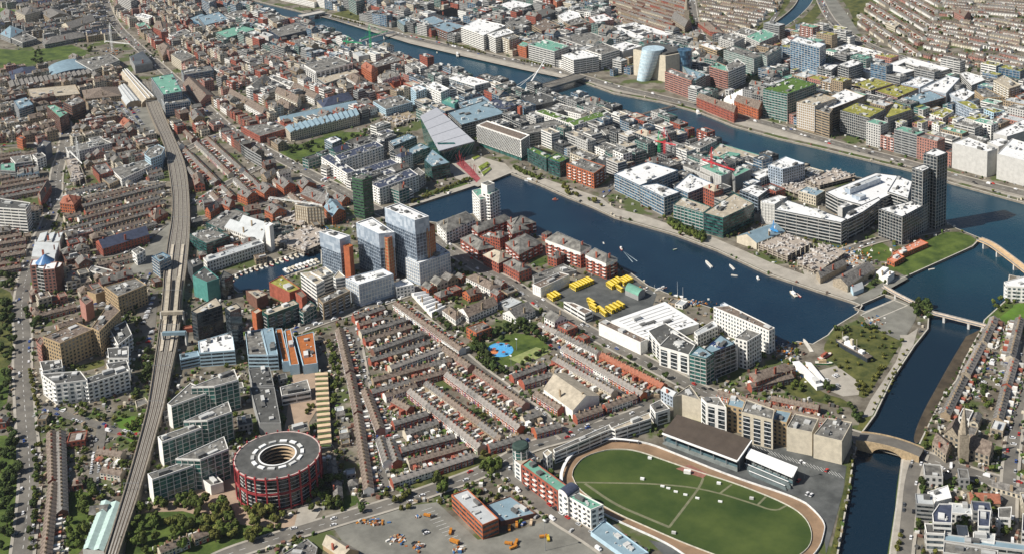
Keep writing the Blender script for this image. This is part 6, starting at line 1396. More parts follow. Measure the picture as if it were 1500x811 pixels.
# ---------------------------------------------------------------- generic city fabric laid out district by district
def district(poly, d0, d1, kind, walls, roofs, phrase, lo=7, hi=14, street=9, court=6, dens=.93, wlo=10, whi=24, dlo=10, dhi=15, flat=.5):
    P = W(poly); a, b = Vector(U(*d0)), Vector(U(*d1)); u = (b-a).normalized(); v = Vector((-u.y, u.x)); c = Vector(cen(P))
    us = [(Vector(p)-c).dot(u) for p in P]; vs = [(Vector(p)-c).dot(v) for p in P]; y = min(vs); k = 0; ri = 0
    while y < max(vs):
        dp = HD if kind == 'T' else R.uniform(dlo, dhi); x = min(us)+R.uniform(-3, 3)
        if kind == 'T':
            face = 'd' if k % 2 else 'u'; seg = []
            while x < max(us):
                p = c+u*x+v*(y+dp/2); Q = [tuple(p+u*i*2.1+v*j*3.5) for i, j in ((-1, -1), (1, -1), (1, 1), (-1, 1))]
                ok = inside(p.x, p.y, P) and free(Q, .08) and R.random() > (.10 if street > 9 else .015)
                if ok: seg.append(p)
                if (not ok or x+HW >= max(us)) and seg:
                    if len(seg) >= 3: row(tuple(seg[0]-u*HW/2), tuple(seg[-1]+u*HW/2), face, walls, roofs, '%s row of %s' % (ordn(ri), phrase), world=True); ri += 1
                    seg = []
                x += HW
            y += dp+(street if k % 2 else (17 if street > 9 else 13.5)); k += 1; continue
        while x < max(us):
            wd = R.uniform(wlo, whi); p = c+u*(x+wd/2)+v*(y+dp/2); Q = [tuple(p+u*i*wd/2+v*j*dp/2) for i, j in ((-1, -1), (1, -1), (1, 1), (-1, 1))]
            s_ = PR(*p)
            if inside(p.x, p.y, P) and -40 < s_[0] < 1540 and -30 < s_[1] < 850 and R.random() < dens and free([tuple(p+(Vector(q)-p)*.9) for q in Q], .02):
                GENERIC.append((Q, R.uniform(lo, hi), R.choice(walls), R.choice(roofs), phrase, R.random() < flat)); fill(Q)
            elif wd > 13:
                wd = 7; p = c+u*(x+wd/2)+v*(y+dp/2); Q = [tuple(p+u*i*wd/2+v*j*dp*.4) for i, j in ((-1, -1), (1, -1), (1, 1), (-1, 1))]
                s_ = PR(*p)
                if inside(p.x, p.y, P) and -40 < s_[0] < 1540 and -30 < s_[1] < 850 and free(Q, .02): GENERIC.append((Q, R.uniform(lo*.7, hi*.6), R.choice(walls), R.choice(roofs), phrase, R.random() < flat)); fill(Q)
            x += wd+(0.15 if R.random() < .8 else 4)
        y += dp+(street if k % 2 else court); k += 1
GENERIC = []
T_, M_ = 'T', 'C'
for poly_, a_, b_, nm_ in (('1250,40 1262,20 1290,-25 1400,-25 1365,40 1345,85 1275,66', (1262, 15), (1330, 60), 'the far terraces beside the rail yard'), ('1405,-25 1560,-25 1560,28 1480,25 1372,28', (1400, 5), (1500, 14), 'the far terraces at the top edge'), ('1366,36 1480,30 1560,34 1560,82 1440,76 1352,78', (1370, 50), (1500, 76), 'the far terraces round the brown church'), ('1350,84 1440,81 1560,88 1560,125 1430,104 1350,92', (1350, 86), (1500, 122), 'the far terraces behind the planted roofs')):
    district(poly_, a_, b_, T_, 'WWCWPWC', 'bffs', nm_, street=13)
district('1020,-25 1160,-25 1145,12 1112,38 1085,58 1045,50 1028,30', (1030, 12), (1110, 26), T_, 'WCWTC', 'bff', 'the terraces inside the canal bend', street=11)
district('870,-25 1005,-25 1012,30 985,55 900,38', (890, 10), (960, 32), T_, 'RTCB', 'bs', 'the terraces left of the needle spire')
district('240,205 285,195 420,275 500,300 480,310 350,300 285,300 280,260', (300, 215), (380, 290), T_, 'RTCWB', 'sb', 'the terraces inside the rail curve')
district('80,285 235,250 248,330 215,350 100,345', (125, 315), (225, 288), T_, 'TCWRB', 'sb', 'the terraces left of the railway')
district('0,230 90,225 80,290 0,300', (0, 270), (80, 255), T_, 'RTB', 'sb', 'the terraces at the left edge')
district('0,300 78,300 70,330 52,352 0,350', (0, 330), (60, 320), M_, 'TCRB', 'sbg', 'the left edge blocks')
district('0,340 40,352 30,410 0,410', (0, 370), (30, 365), T_, 'TBR', 'b', 'the terraces under the concrete slab office')
district('235,185 330,140 470,170 410,205 430,270 380,260 330,210 290,195 262,220', (300, 160), (390, 225), M_, 'TCRBPW', 'bsgd', 'the brick quarter by the station', 8, 14, wlo=7, whi=16)
district('150,-25 330,-25 330,90 300,155 240,100 205,70 165,30', (205, 72), (300, 157), M_, 'RTCCPG', 'bsgdg', 'the old quarter beyond the station', 9, 18, wlo=8, whi=18)
district('300,60 500,110 620,90 590,150 520,180 410,205 330,150', (300, 150), (400, 195), M_, 'RTCWPG', 'bsgdg', 'the brick quarter below the river', 9, 17, wlo=8, whi=20)
district('330,-20 370,20 460,50 600,95 500,110 320,80', (400, 30), (590, 90), M_, 'GTWRCEUV', 'gdgl', 'the south quay offices', 12, 22, wlo=12, whi=26)
district('0,-25 150,-25 165,60 100,60 0,60', (0, 30), (140, 10), M_, 'TCGG', 'snbg', 'the college quarter', 10, 16, wlo=12, whi=26, dens=.7)
district('0,105 170,100 215,160 225,190 100,215 0,215', (20, 135), (130, 115), M_, 'TCBTCP', 'bsgdb', 'the shaded quarter below the college', 8, 15, wlo=8, whi=18)
district('90,205 245,190 250,280 180,275 100,240', (100, 240), (220, 215), M_, 'TCCBPW', 'bsgg', 'the blocks left of the rail curve', 7, 13, wlo=7, whi=16)
district('380,-20 870,-25 900,50 850,105 760,85 600,48 470,14', (600, 50), (850, 110), M_, 'GWLCEUVGR', 'gdglg', 'the north docklands', 12, 22, wlo=14, whi=30, dlo=12, dhi=20)
district('870,30 1030,60 1110,60 1160,90 1120,170 1000,145 900,120', (900, 80), (1030, 110), M_, 'GWLTEEUV', 'gdlg', 'the convention quarter', 12, 22, wlo=14, whi=26, dlo=12, dhi=18)
district('1110,60 1230,50 1270,90 1500,125 1500,280 1340,230 1150,190', (1200, 150), (1400, 200), M_, 'WLGEUTP', 'lgygdz', 'the new blocks north of the river', 14, 30, wlo=18, whi=34, dlo=14, dhi=22, flat=1)
district('590,90 740,130 900,165 1040,205 1100,235 1180,250 1100,330 1030,300 900,265 830,235 760,200 640,190 600,160', (760, 200), (900, 262), M_, 'GDEUVLWREV', 'gdgcd', 'the blocks between river and dock', 12, 22, wlo=14, whi=26, dlo=12, dhi=18, flat=.95)
district('280,270 345,300 420,320 500,330 460,360 390,385 300,380 275,370 268,310', (290, 335), (420, 310), M_, 'RBTGDE', 'sgdb', 'the yards beside the brown sheds', 6, 11, wlo=10, whi=22)
district('430,225 560,200 600,225 600,295 560,300 500,280', (470, 250), (560, 220), M_, 'GWVE', 'gdn', 'the canal side blocks', 12, 20, wlo=14, whi=24)
district('40,330 240,355 235,420 60,460 30,400', (60, 400), (220, 360), M_, 'TRBCP', 'bsgd', 'the blocks by the pink tower', 6, 12, wlo=8, whi=16, dens=.8)
district('0,595 60,600 75,640 0,640', (0, 620), (60, 615), M_, 'RTC', 'bsg', 'the far left corner blocks', 6, 10, wlo=9, whi=16)
district('100,600 205,612 180,720 100,740', (110, 650), (180, 640), M_, 'TCWR', 'bsgd', 'the garden blocks left of the viaduct', 5, 8, wlo=6, whi=14, dens=.55)
district('100,720 160,720 140,811 90,811', (100, 760), (150, 755), M_, 'WCTG', 'sgl', 'the yards left of the wavy roof', 4, 7, wlo=6, whi=12, dens=.5)
district('235,590 420,540 480,560 480,620 420,640 350,640 350,590 250,640', (360, 600), (430, 585), M_, 'GWT', 'dg', 'the campus court', 5, 9, wlo=10, whi=18, dens=.35, flat=1)
district('600,410 740,400 900,500 880,515 780,465 700,440 640,470', (640, 470), (720, 440), M_, 'WCTRO', 'bsg', 'the blocks above the playing field', 5, 9, wlo=7, whi=15, dens=.8)
district('690,320 800,345 870,375 840,400 780,385 740,400 640,350', (700, 360), (780, 385), M_, 'RRT', 'gs', 'the brick dockside estate', 8, 14, wlo=10, whi=18, dens=.5)
district('955,440 1040,445 1050,470 1000,470', (960, 445), (1040, 465), M_, 'WTB', 'gl', 'the boat slips', 3, 5, wlo=5, whi=10, dens=.5)
district('1450,470 1560,480 1560,620 1500,625 1470,610', (1484, 540), (1472, 590), T_, 'RTC', 'sg', 'the terraces at the right edge')
district('1345,690 1500,720 1560,740 1560,880 1340,880 1335,770', (1360, 740), (1480, 750), M_, 'WLGC', 'dgnl', 'the flats at the lower right corner', 8, 14, wlo=10, whi=18, flat=1)
district('1360,600 1440,615 1475,640 1470,690 1390,665 1350,650', (1380, 640), (1440, 655), M_, 'WTCS', 'bsl', 'the houses round the spired church', 5, 9, wlo=6, whi=12, dens=.6)
district('480,610 505,600 530,720 485,725', (490, 640), (500, 700), M_, 'WCTG', 'sgl', 'the rear yards behind the shaded row', 3, 5, wlo=5, whi=9, dlo=5, dhi=8, dens=.5)
district('1140,500 1215,540 1230,580 1140,560', (1150, 530), (1200, 560), M_, 'WG', 'lg', 'the boat yard sheds', 3, 5, wlo=6, whi=12, dens=.25)
district('880,590 965,570 1000,590 950,640 860,640', (885, 600), (930, 585), T_, 'RTC', 'sb', 'the rows by the ochre flats')
district('500,440 600,445 830,610 850,640 700,690 565,720 545,640', (527, 483), (593, 463), T_, 'RTCW', 'sb', 'the inner courts of the brick quarter')
district('1512,450 1660,470 1660,820 1512,800', (1520, 500), (1512, 560), T_, 'RTC', 'sg', 'the outer right terraces')
district('1565,-20 1680,-10 1680,128 1565,120', (1570, 50), (1680, 80), T_, 'WCTWR', 'bfs', 'the outermost far terraces', street=13)
KN = {'W': ('white', 'white_building'), 'C': ('cream', 'cream_building'), 'T': ('tan', 'tan_building'), 'R': ('red brick', 'brick_building'), 'B': ('brown brick', 'brown_building'), 'P': ('pink', 'pink_building'), 'G': ('grey', 'grey_building'), 'L': ('pale grey', 'pale_building'), 'D': ('charcoal', 'dark_building'), 'O': ('orange brick', 'brick_building'), 'S': ('stone', 'stone_building'), 'E': ('green glass', 'glass_building'), 'U': ('blue glass', 'glass_building'), 'V': ('dark glass', 'glass_building')}
RN = {'b': 'brown tiled', 's': 'slate', 'g': 'grey', 'd': 'dark', 'n': 'navy', 't': 'terracotta', 'w': 'white', 'l': 'pale metal', 'y': 'olive planted', 'c': 'tan', 'z': 'green', 'u': 'blue grey'}
GENERIC.sort(key=lambda g: (Vector(cen(g[0]))-Vector((CX, CY))).length)
cnt = {}; cc_ = {}
for Q, h, wl, rf, phrase, fl in GENERIC:
    big = h > 10; st = 'b' if (wl in 'GLDW' and big and R.random() < .6) else 'y' if (big and R.random() < .25) else 'g'
    if wl in 'EUV': st = R.choice('ccx')
    key = (wl, rf, phrase); i = cnt.get(key, 0); cnt[key] = i+1
    where = ' by the left edge' if False else ''
    lab = '%s building, %s roof, %s nearest in %s' % (KN[wl][0], RN[rf].split()[-1] if len(KN[wl][0].split()) > 1 else RN[rf], ordn(i).replace('far along, ', 'more distant '), phrase)
    cat = 'building'
    building(KN[wl][1].replace('building', 'block') if fl or rf in 'wydl' else KN[wl][1], st, wl, rf, 'f' if fl or rf in 'wydl' else R.choice('aah'), Q, h, lab, cat, occ_=False, units=None, group='%s buildings in %s' % (KN[wl][0], phrase))
print('generic', len(GENERIC), 'houses', len(HOUSES))
# ---------------------------------------------------------------- houses out
class MM:
    """one joined mesh with several materials"""
    def __init__(s): s.v = []; s.f = []; s.m = []; s.mats = []; s.ix = {}
    def add(s, mb, mt, x, y, rot, sx=1, sz=1, z=0):
        if mt.name not in s.ix: s.ix[mt.name] = len(s.mats); s.mats.append(mt)
        k = s.ix[mt.name]; n = len(s.v); ca, sa = math.cos(rot), math.sin(rot)
        s.v += [(x+ca*a*sx-sa*b, y+sa*a*sx+ca*b, z+c*sz) for a, b, c in mb.v]; s.f += [tuple(n+i for i in f) for f in mb.f]; s.m += [k]*len(mb.f)
    def build(s, name):
        me = bpy.data.meshes.new(name); me.from_pydata(s.v, [], s.f); [me.materials.append(q) for q in s.mats]; me.polygons.foreach_set('material_index', s.m); me.update()
        o = bpy.data.objects.new(name, me); C.objects.link(o); o['kind'] = 'stuff'; return o
HOUSES.sort(key=lambda q: (Vector((q['x'], q['y']))-Vector((CX, CY))).length)
TPL = [house_parts(HW, v) for v in range(4)]
MESHC = {}
def hmesh(part, var, mt):
    k = (part, var, mt.name)
    if k not in MESHC: MESHC[k] = TPL[var][part].mesh(part, mt)
    return MESHC[k]
near = [q for q in HOUSES if PR(q['x'], q['y'])[0] > -20 and PR(q['x'], q['y'])[0] < 1520 and PR(q['x'], q['y'])[1] < 835]
NEAR = near[:300]; ids = set(id(q) for q in NEAR); rest = MM()
for q in HOUSES:
    mts = dict(wall=HCOL[q['wall']][1], roof=HROOF[q['roof']], chimney=WALL['T'] if q['var'] else WALL['R'], window=GL, door=DOORS[(q['idx']*7+q['var']) % 4], rear_extension=EXTM[(q['idx']*5+q['var']*3) % 6], sill=WHITE)
    if id(q) in ids:
        lb_ = '%s house, %s from the left, %s' % (HCOL[q['wall']][0], ordn(q['idx']), q['phrase']); lb_ = lb_ if len(lb_.split()) <= 16 else lb_.replace(' from the left', ' from left').replace(', the ', ', ')
        t = thing('terraced_house', lb_, 'house', (q['x'], q['y'], 0), 'terraced houses', q['rot']); t.scale = (q['s'], 1, 1)
        for part, mt in mts.items():
            o = bpy.data.objects.new(part, hmesh(part, q['var'], mt)); C.objects.link(o); o.parent = t
            if part in ('sill', 'window'): o['kind'] = 'stuff'
    else:
        far = (Vector((q['x'], q['y']))-Vector((CX, CY))).length > 1700
        for part, mt in mts.items():
            if far and part in ('door', 'sill'): continue
            rest.add(TPL[q['var']][part], mt, q['x'], q['y'], q['rot'], q['s'])
rest.build('terraced_houses_beyond')
# yards: sheds, walls, bins, laundry and shrubs too small to count
yd = MM(); YM = [WALL['W'], WALL['L'], WALL['B'], WALL['G'], WALL['T'], WALL['C'], ROOF['s'], ROOF['b'], ROOF['d'], mat('yard hedge', (.06, .10, .025), var=.4, scale=.5), mat('yard hedge', (.06, .10, .025), var=.4, scale=.5), mat('bright shrub', (.10, .17, .03), var=.3, scale=.5)]
unit = MB(); unit.box((0, 0, 0), 1, 1, 1)
for q in HOUSES:
    ca, sa = math.cos(q['rot']), math.sin(q['rot'])
    far = (Vector((q['x'], q['y']))-Vector((CX, CY))).length > 1600
    for k in range(2 if far else 5):
        lx, ly = R.uniform(-2, 2), R.uniform(6.5, 10.2); x, y = q['x']+ca*lx-sa*ly, q['y']+sa*lx+ca*ly
        b_ = MB(); s = R.uniform(1, 2.6); b_.box((0, 0, 0), s, R.uniform(.8, 2.4), R.uniform(.8, 2.4)); yd.add(b_, R.choice(YM), x, y, q['rot'])
    if not far: b_ = MB(); b_.box((HW/2, 6.8, 0), .25, 6.2, 1.7); yd.add(b_, WALL['T'] if q['idx'] % 3 else WALL['L'], q['x'], q['y'], q['rot'])
for _ in range(15000):
    sx_, sy_ = R.uniform(-10, 1510), 811*R.random()**.8; x, y = U(sx_, sy_); i, j = int(x-OX), int(y-OY)
    if not (0 <= i < NX and 0 <= j < NY) or OCC[i, j]: continue
    b_ = MB(); s = R.uniform(1, 3.4); b_.box((0, 0, 0), s, R.uniform(.8, 2.6), R.uniform(.7, 2.8)); yd.add(b_, R.choice(YM), x, y, R.uniform(0, 3))
yd.build('yard_clutter')
# ---------------------------------------------------------------- trees
LEAF = [mat('dark foliage', (.034, .062, .014), var=.5, scale=.35, col2=(.09, .13, .03), obrand=.25, rough=.9), mat('mid foliage', (.070, .108, .018), var=.45, scale=.35, col2=(.15, .19, .036), obrand=.25, rough=.9), mat('yellow green foliage', (.10, .115, .020), var=.4, scale=.35, col2=(.20, .20, .045), obrand=.25, rough=.9)]
BARK = mat('bark', (.12, .09, .06))
def crown(seed, n, leaf):
    r = random.Random(seed); m = MB(); lobes = [(0, 0, 0, .62)]+[(math.cos(k*1.3+seed)*r.uniform(.3, .55), math.sin(k*1.3+seed)*r.uniform(.3, .55), r.uniform(-.35, .45), r.uniform(.30, .48)) for k in range(6)]
    for i in range(n):
        lx, ly, lz, lr = lobes[i % len(lobes)]; z = r.uniform(-1, 1); a = r.uniform(0, 6.283); q = math.sqrt(1-z*z); d = Vector((q*math.cos(a), q*math.sin(a), z)); p = Vector((lx, ly, lz))+d*lr*r.uniform(.78, 1.08)
        t = d.orthogonal().normalized(); t = (t*math.cos(a*3)+d.cross(t)*math.sin(a*3)+d*r.uniform(-.6, .6)).normalized(); b = d.cross(t).normalized(); s = leaf*r.uniform(.6, 1.3)
        m.poly([tuple(p-t*s-b*s*.7), tuple(p+t*s-b*s*.8), tuple(p+t*s*.8+b*s), tuple(p-t*s*.7+b*s*.8)])
    for lx, ly, lz, lr in lobes:       # solid dark heart so that gaps stay small
        rr = lr*.72; V = []; 
        for k in range(3):
            zz = (-.6, .1, .75)[k]; q = math.sqrt(1-zz*zz)*rr; V.append([(lx+math.cos(j*math.pi/3+k)*q, ly+math.sin(j*math.pi/3+k)*q, lz+zz*rr) for j in range(6)])
        for k in range(2):
            for j in range(6): m.poly([V[k][j], V[k][(j+1) % 6], V[k+1][(j+1) % 6], V[k+1][j]])
        m.poly(V[2])
    return m
TR = MB(); TR.bar((0, 0, -1.6), (0, 0, -.1), .09, .06, 6); TR.bar((0, 0, -.5), (.35, .1, .2), .05, .02, 5); TR.bar((0, 0, -.45), (-.3, .2, .25), .05, .02, 5); TR.bar((0, 0, -.4), (0, -.35, .2), .05, .02, 5)
TRM = TR.mesh('trunk', BARK); CRM = {(v, c): crown(v+3, 420, .17).mesh('crown', LEAF[c]) for v in range(4) for c in range(3)}
LOWC = [crown(20+v, 90, .27) for v in range(3)]
TREES = []    # x y size colour
def tree(x, y, s, c=None, world=False):
    p = (x, y) if world else U(x, y); TREES.append((p[0], p[1], s, R.choice((0, 0, 1, 1, 2)) if c is None else c))
def tline(s, gap, size, c=None, jit=1.2):
    L = W(s)
    for a, b in zip(L, L[1:]):
        a, b = Vector(a), Vector(b); l = (b-a).length; n = max(1, int(l/gap))
        for k in range(n): p = a.lerp(b, (k+.5)/n); tree(p.x+R.uniform(-jit, jit), p.y+R.uniform(-jit, jit), size*R.uniform(.8, 1.2), c, True)
def tarea(s, n, size, c=None):
    P = W(s); xs = [p[0] for p in P]; ys = [p[1] for p in P]; k = 0; tr = 0
    while k < n and tr < n*20:
        x, y = R.uniform(min(xs), max(xs)), R.uniform(min(ys), max(ys)); tr += 1
        if inside(x, y, P): tree(x, y, size*R.uniform(.7, 1.25), c, True); k += 1
tarea('45,78 62,78 60,95 48,100', 9, 7, 0); tarea('95,55 125,60 128,75 100,65', 7, 6, 0); tarea('45,135 75,150 70,175 45,175', 12, 7, 0); tarea('0,95 60,100 60,105 0,115', 9, 6, 0); tarea('50,175 75,180 72,195 50,190', 6, 6, 0); tree(132, 76, 13, 1); tree(129, 174, 8, 1); tree(139, 170, 7, 0); tree(372, 272, 7, 0)
tline('690,492 705,515 722,535 738,550', 6, 7, 0); tline('700,500 718,495 735,485 750,480 765,480 785,490 800,505', 7, 6.5, 0); tline('735,552 750,545 800,512 812,512', 9, 4.5, 0); tarea('684,480 700,500 730,545 715,545 690,515', 14, 6.5, 0); tarea('722,490 760,468 770,478 735,500', 9, 7, 0); tarea('765,478 785,482 786,495 770,490', 5, 6, 0)
for x, y, s in ((807, 468, 6), (815, 465, 6.5), (845, 487, 5.5), (854, 489, 5), (870, 496, 4), (922, 527, 6), (952, 541, 6), (975, 555, 7), (884, 508, 4)): tree(x, y, s, 0)
tline('636,463 650,475 670,485 684,482', 5, 5.5, 0); tline('642,440 665,440 672,425', 6, 4.5, 0); tline('683,430 690,422 684,415', 6, 5, 0); tline('680,480 700,475 730,462', 6, 4, 0)
tarea('180,760 225,735 300,725 345,745 350,775 300,805 240,820 180,820', 52, 8, 1); tarea('340,752 400,740 425,760 410,780 370,800 330,790', 18, 7.5, 2); tarea('300,735 345,755 340,790 300,800', 12, 8, 2)
tarea('445,735 470,700 500,690 495,740 460,755', 20, 6.5, 1); tree(466, 740, 4.5, 2); tree(531, 750, 6, 0); tree(502, 748, 4, 1); tarea('578,735 600,722 612,735 605,748 585,752', 9, 5, 2)
tarea('640,705 655,703 658,735 645,740', 5, 8, 1); tarea('705,690 735,670 738,695 715,712', 12, 6.5, 1); tline('690,712 712,704 735,695', 6, 4, 1); tree(708, 668, 5.5, 2); tree(612, 706, 3.5, 1); tline('740,700 762,728 790,752', 8, 3, 2)
tarea('0,632 25,632 30,690 25,760 10,811 0,811', 34, 7, 0); tline('52,650 52,700 50,760 45,811', 9, 4.5, 1); tarea('58,655 66,660 62,730 55,740', 8, 3, 2); tline('53,668 53,712 52,735 44,790', 12, 6, 0)
tarea('110,720 140,725 135,780 110,811 95,811', 20, 6.5, 1); tarea('120,700 140,700 138,725 122,725', 6, 6, 0); tarea('95,655 130,660 130,720 100,720', 12, 4, 1); tarea('170,610 205,612 198,645 180,640', 10, 4.5, 1); tree(157, 674, 5, 0)
tarea('208,515 225,515 225,565 210,570', 22, 6, 0); tree(205, 470, 6, 0); tarea('35,455 75,452 75,482 40,490', 14, 6.5, 0); tline('55,430 75,432 110,430', 7, 5, 0); tarea('0,385 25,385 30,430 0,450', 16, 7, 0); tarea('0,440 20,440 22,530 0,530', 24, 7, 0); tarea('0,545 15,545 15,600 0,600', 8, 6, 0)
tline('45,540 50,580 58,600', 6, 4, 2); tarea('95,590 160,585 155,605 100,612', 14, 4.5, 1); tarea('112,535 152,525 152,532 115,543', 6, 2.5, 0); tarea('190,560 205,575 200,595 188,580', 5, 5, 0)
tarea('200,240 240,245 240,262 215,265', 14, 5.5, 2); tree(216, 298, 5, 0); tarea('200,325 245,322 242,335 215,340', 8, 4.5, 1); tline('140,330 210,320', 6, 4, 1); tarea('130,225 148,225 148,232 132,234', 4, 4, 0); tarea('0,335 15,335 20,350 0,350', 6, 5, 1); tline('60,450 110,455', 7, 4.5, 0)
tarea('413,222 440,215 540,192 545,199 440,228', 34, 6, 0); tarea('430,238 545,210 540,216 440,243', 12, 4.5, 0); tarea('390,80 405,92 430,112 440,110 405,88', 10, 5, 2)
tarea('460,55 495,52 497,65 470,72 445,72', 26, 6.5, 0); tarea('428,85 448,80 450,105 430,105', 10, 6, 0); tarea('505,62 530,68 528,75 508,72', 6, 5, 0); tline('485,25 535,38', 6, 4.5, 2); tline('655,64 712,80', 5, 4.5, 2); tline('762,90 810,100', 6, 5, 2); tree(640, 57, 5, 1); tree(635, 56, 4, 1)
tarea('495,5 540,12 535,30 500,22', 6, 4, 1); tarea('510,60 522,64 518,72 505,68', 3, 4.5, 0); tarea('345,120 365,125 355,140 338,135', 7, 5, 0); tree(225, 85, 7, 0); tree(215, 70, 6, 0); tarea('210,60 235,70 230,90 215,85', 9, 5.5, 0); tline('60,5 80,12', 5, 5, 0); tarea('95,30 110,40 90,65 60,60', 10, 6, 0); tarea('45,60 60,75 58,95 50,100', 8, 5.5, 0)
tarea('1018,135 1040,122 1065,120 1100,105 1095,120 1040,140', 24, 5.5, 0); tarea('1100,130 1115,118 1118,128 1105,134', 6, 5, 1); tarea('985,122 1000,125 1005,140 990,140', 5, 5, 0); tline('1008,20 1018,40', 5, 6, 0); tarea('990,48 1015,50 1012,60 995,56', 6, 5, 0)
tline('100,500 160,500 205,445', 8, 6, 0); tarea('58,300 100,300 110,340 60,340', 14, 5.5, 1); tarea('100,250 240,235 240,260 110,275', 14, 5, 1); tarea('270,60 330,60 330,110 280,120', 10, 5, 0); tarea('330,90 470,120 470,150 350,130', 16, 5, 0); tarea('170,215 235,205 238,235 175,240', 8, 5.5, 1); tarea('235,590 250,600 215,700 205,700', 16, 4.5, 1); tarea('208,575 214,608 188,700 178,700', 14, 5, 1); tarea('600,15 700,10 700,40 620,40', 10, 5, 1); tarea('1270,90 1500,118 1500,128 1270,98', 26, 5, 0); tarea('1065,110 1150,85 1155,100 1075,128', 16, 5, 1); tarea('1250,20 1500,0 1500,100 1330,80', 210, 4.5, 0); tarea('1040,-5 1140,0 1110,40 1050,45', 34, 3.5, 0); tarea('1217,491 1255,474 1318,492 1300,535 1272,580 1222,557 1212,520', 46, 3.2, 2); tarea('1217,485 1255,472 1300,480 1260,490', 12, 4.5, 0); tarea('1290,480 1325,495 1310,525 1290,520', 10, 3.5, 1); tline('1330,510 1300,560 1275,605', 9, 2.6, 2); tline('1248,670 1240,730 1222,811', 9, 3, 2); tline('1362,610 1385,575 1412,530 1440,478', 9, 2.6, 0); tarea('10,150 60,150 60,200 10,200', 10, 6, 0); tarea('85,170 120,180 110,200 85,195', 8, 6, 0); tline('280,255 340,300', 14, 5, 1); tline('230,200 250,235', 8, 5, 1); tarea('1365,45 1380,45 1378,58 1365,56', 4, 8, 0); tree(1378, 52, 9, 0); tree(1405, 48, 10, 0); tree(1398, 55, 7, 0); tarea('1300,5 1350,12 1350,25 1310,20', 14, 5, 0); tarea('1325,65 1350,68 1345,76 1330,72', 8, 4, 0); tarea('1390,95 1435,98 1440,108 1400,108', 14, 5.5, 0); tree(1452, 20, 8, 0); tarea('1440,8 1455,12 1450,18 1442,16', 3, 7, 0); tarea('1460,30 1500,40 1500,50 1470,45', 8, 5, 0); tarea('1240,30 1300,28 1330,50 1300,60', 12, 4, 0)
tline('755,248 770,256 790,264', 4, 4.5, 1); tarea('822,270 832,278 855,290 845,296 828,285', 10, 6, 2); tree(863, 294, 5, 1); tarea('868,292 885,297 884,305 872,302', 5, 5.5, 2); tline('981,331 1003,342 1031,355', 2.6, 7.5, 1); tline('984,328 1006,339 1033,351', 3, 7, 0); tline('752,246 770,254 792,263', 3, 5.5, 1); tline('1062,350 1085,340 1103,330', 5, 4, 0)
tline('600,298 640,284 665,272 695,264', 5, 5, 2); tline('672,270 690,262', 4, 4.5, 1); tarea('697,250 715,240 718,250 705,262', 5, 3, 2); tarea('722,348 740,345 742,358 725,360', 12, 5, 0); tarea('652,362 672,360 670,366 655,368', 5, 3, 1); tline('655,392 690,402 725,412', 7, 4, 0); tline('722,392 735,400', 4, 5, 0)
tarea('776,386 800,378 805,382 785,391', 4, 2.2, 0); tarea('1335,447 1365,440 1368,465 1345,470', 20, 6, 0); tarea('1262,408 1300,405 1305,418 1270,420', 10, 4.5, 0); tarea('1245,555 1275,560 1265,582 1250,575', 8, 4, 2); tarea('1120,560 1165,545 1180,575 1130,580', 16, 4.5, 1); tarea('1200,562 1225,570 1230,592 1200,590', 8, 5, 0); tarea('1245,590 1262,592 1262,620 1245,615', 8, 5.5, 0)
tarea('1450,442 1482,435 1488,446 1455,462', 12, 4.5, 1); tarea('1355,650 1375,640 1375,655 1358,658', 4, 5.5, 1); tline('1352,705 1350,740', 16, 7, 0); tree(1351, 712, 7, 0); tree(1349, 738, 7, 0); tarea('1428,735 1455,738 1455,750 1430,748', 8, 6, 0); tarea('1405,758 1420,762 1420,782 1408,780', 6, 6, 0); tarea('1470,765 1485,770 1480,800 1468,795', 5, 6, 1); tarea('1295,600 1300,570 1320,530 1328,525 1300,580', 6, 2.5, 2); tline('1318,780 1315,811', 7, 4, 2)
tarea('1430,570 1450,560 1452,580 1435,590', 8, 4, 0); tarea('480,500 492,500 500,560 488,560', 16, 5, 1); tree(482, 502, 4.5, 2); tarea('478,560 492,565 500,640 490,640', 16, 4.5, 1); tarea('495,640 510,640 512,690 500,690', 8, 3.5, 2); tarea('345,640 360,632 362,648 350,655', 6, 5, 0); tarea('545,722 600,708 600,716 555,730', 6, 3.5, 1); tarea('430,598 460,590 458,605 432,610', 7, 3.5, 2); tarea('255,775 285,770 288,782', 3, 4, 2); tarea('480,722 500,735 498,745 478,740', 6, 5.5, 0)
tarea('1100,30 1120,40 1112,48', 5, 4, 1); tline('960,640 972,636', 3, 4, 1); tarea('920,634 965,622 968,632 930,642', 10, 3, 0); tree(840, 625, 3, 1); tree(795, 640, 3.2, 1); tree(1290, 655, 2.5, 1); tarea('235,770 250,760 252,772', 3, 5, 2)
for _ in range(6500):      # single garden trees wherever open ground is left
    sx_, sy_ = R.uniform(0, 1500), 811*R.random()**.85; p = U(sx_, sy_); i, j = int(p[0]-OX), int(p[1]-OY)
    if not (0 <= i < NX and 0 <= j < NY) or OCC[max(i-1, 0):i+2, max(j-1, 0):j+2].any(): continue
    if R.random() < .75: tree(*p, R.uniform(2.4, 5.4), R.choice((0, 1, 1, 2)), True)
TREES.sort(key=lambda q: -q[2]/(Vector((q[0], q[1]))-Vector((CX, CY))).length)
PL = []
for o, c, h in NB:
    l = o['label']
    if ' nearest in ' not in l: PL.append((o, c, ' '.join(l.replace(',', '').split()[:7])))
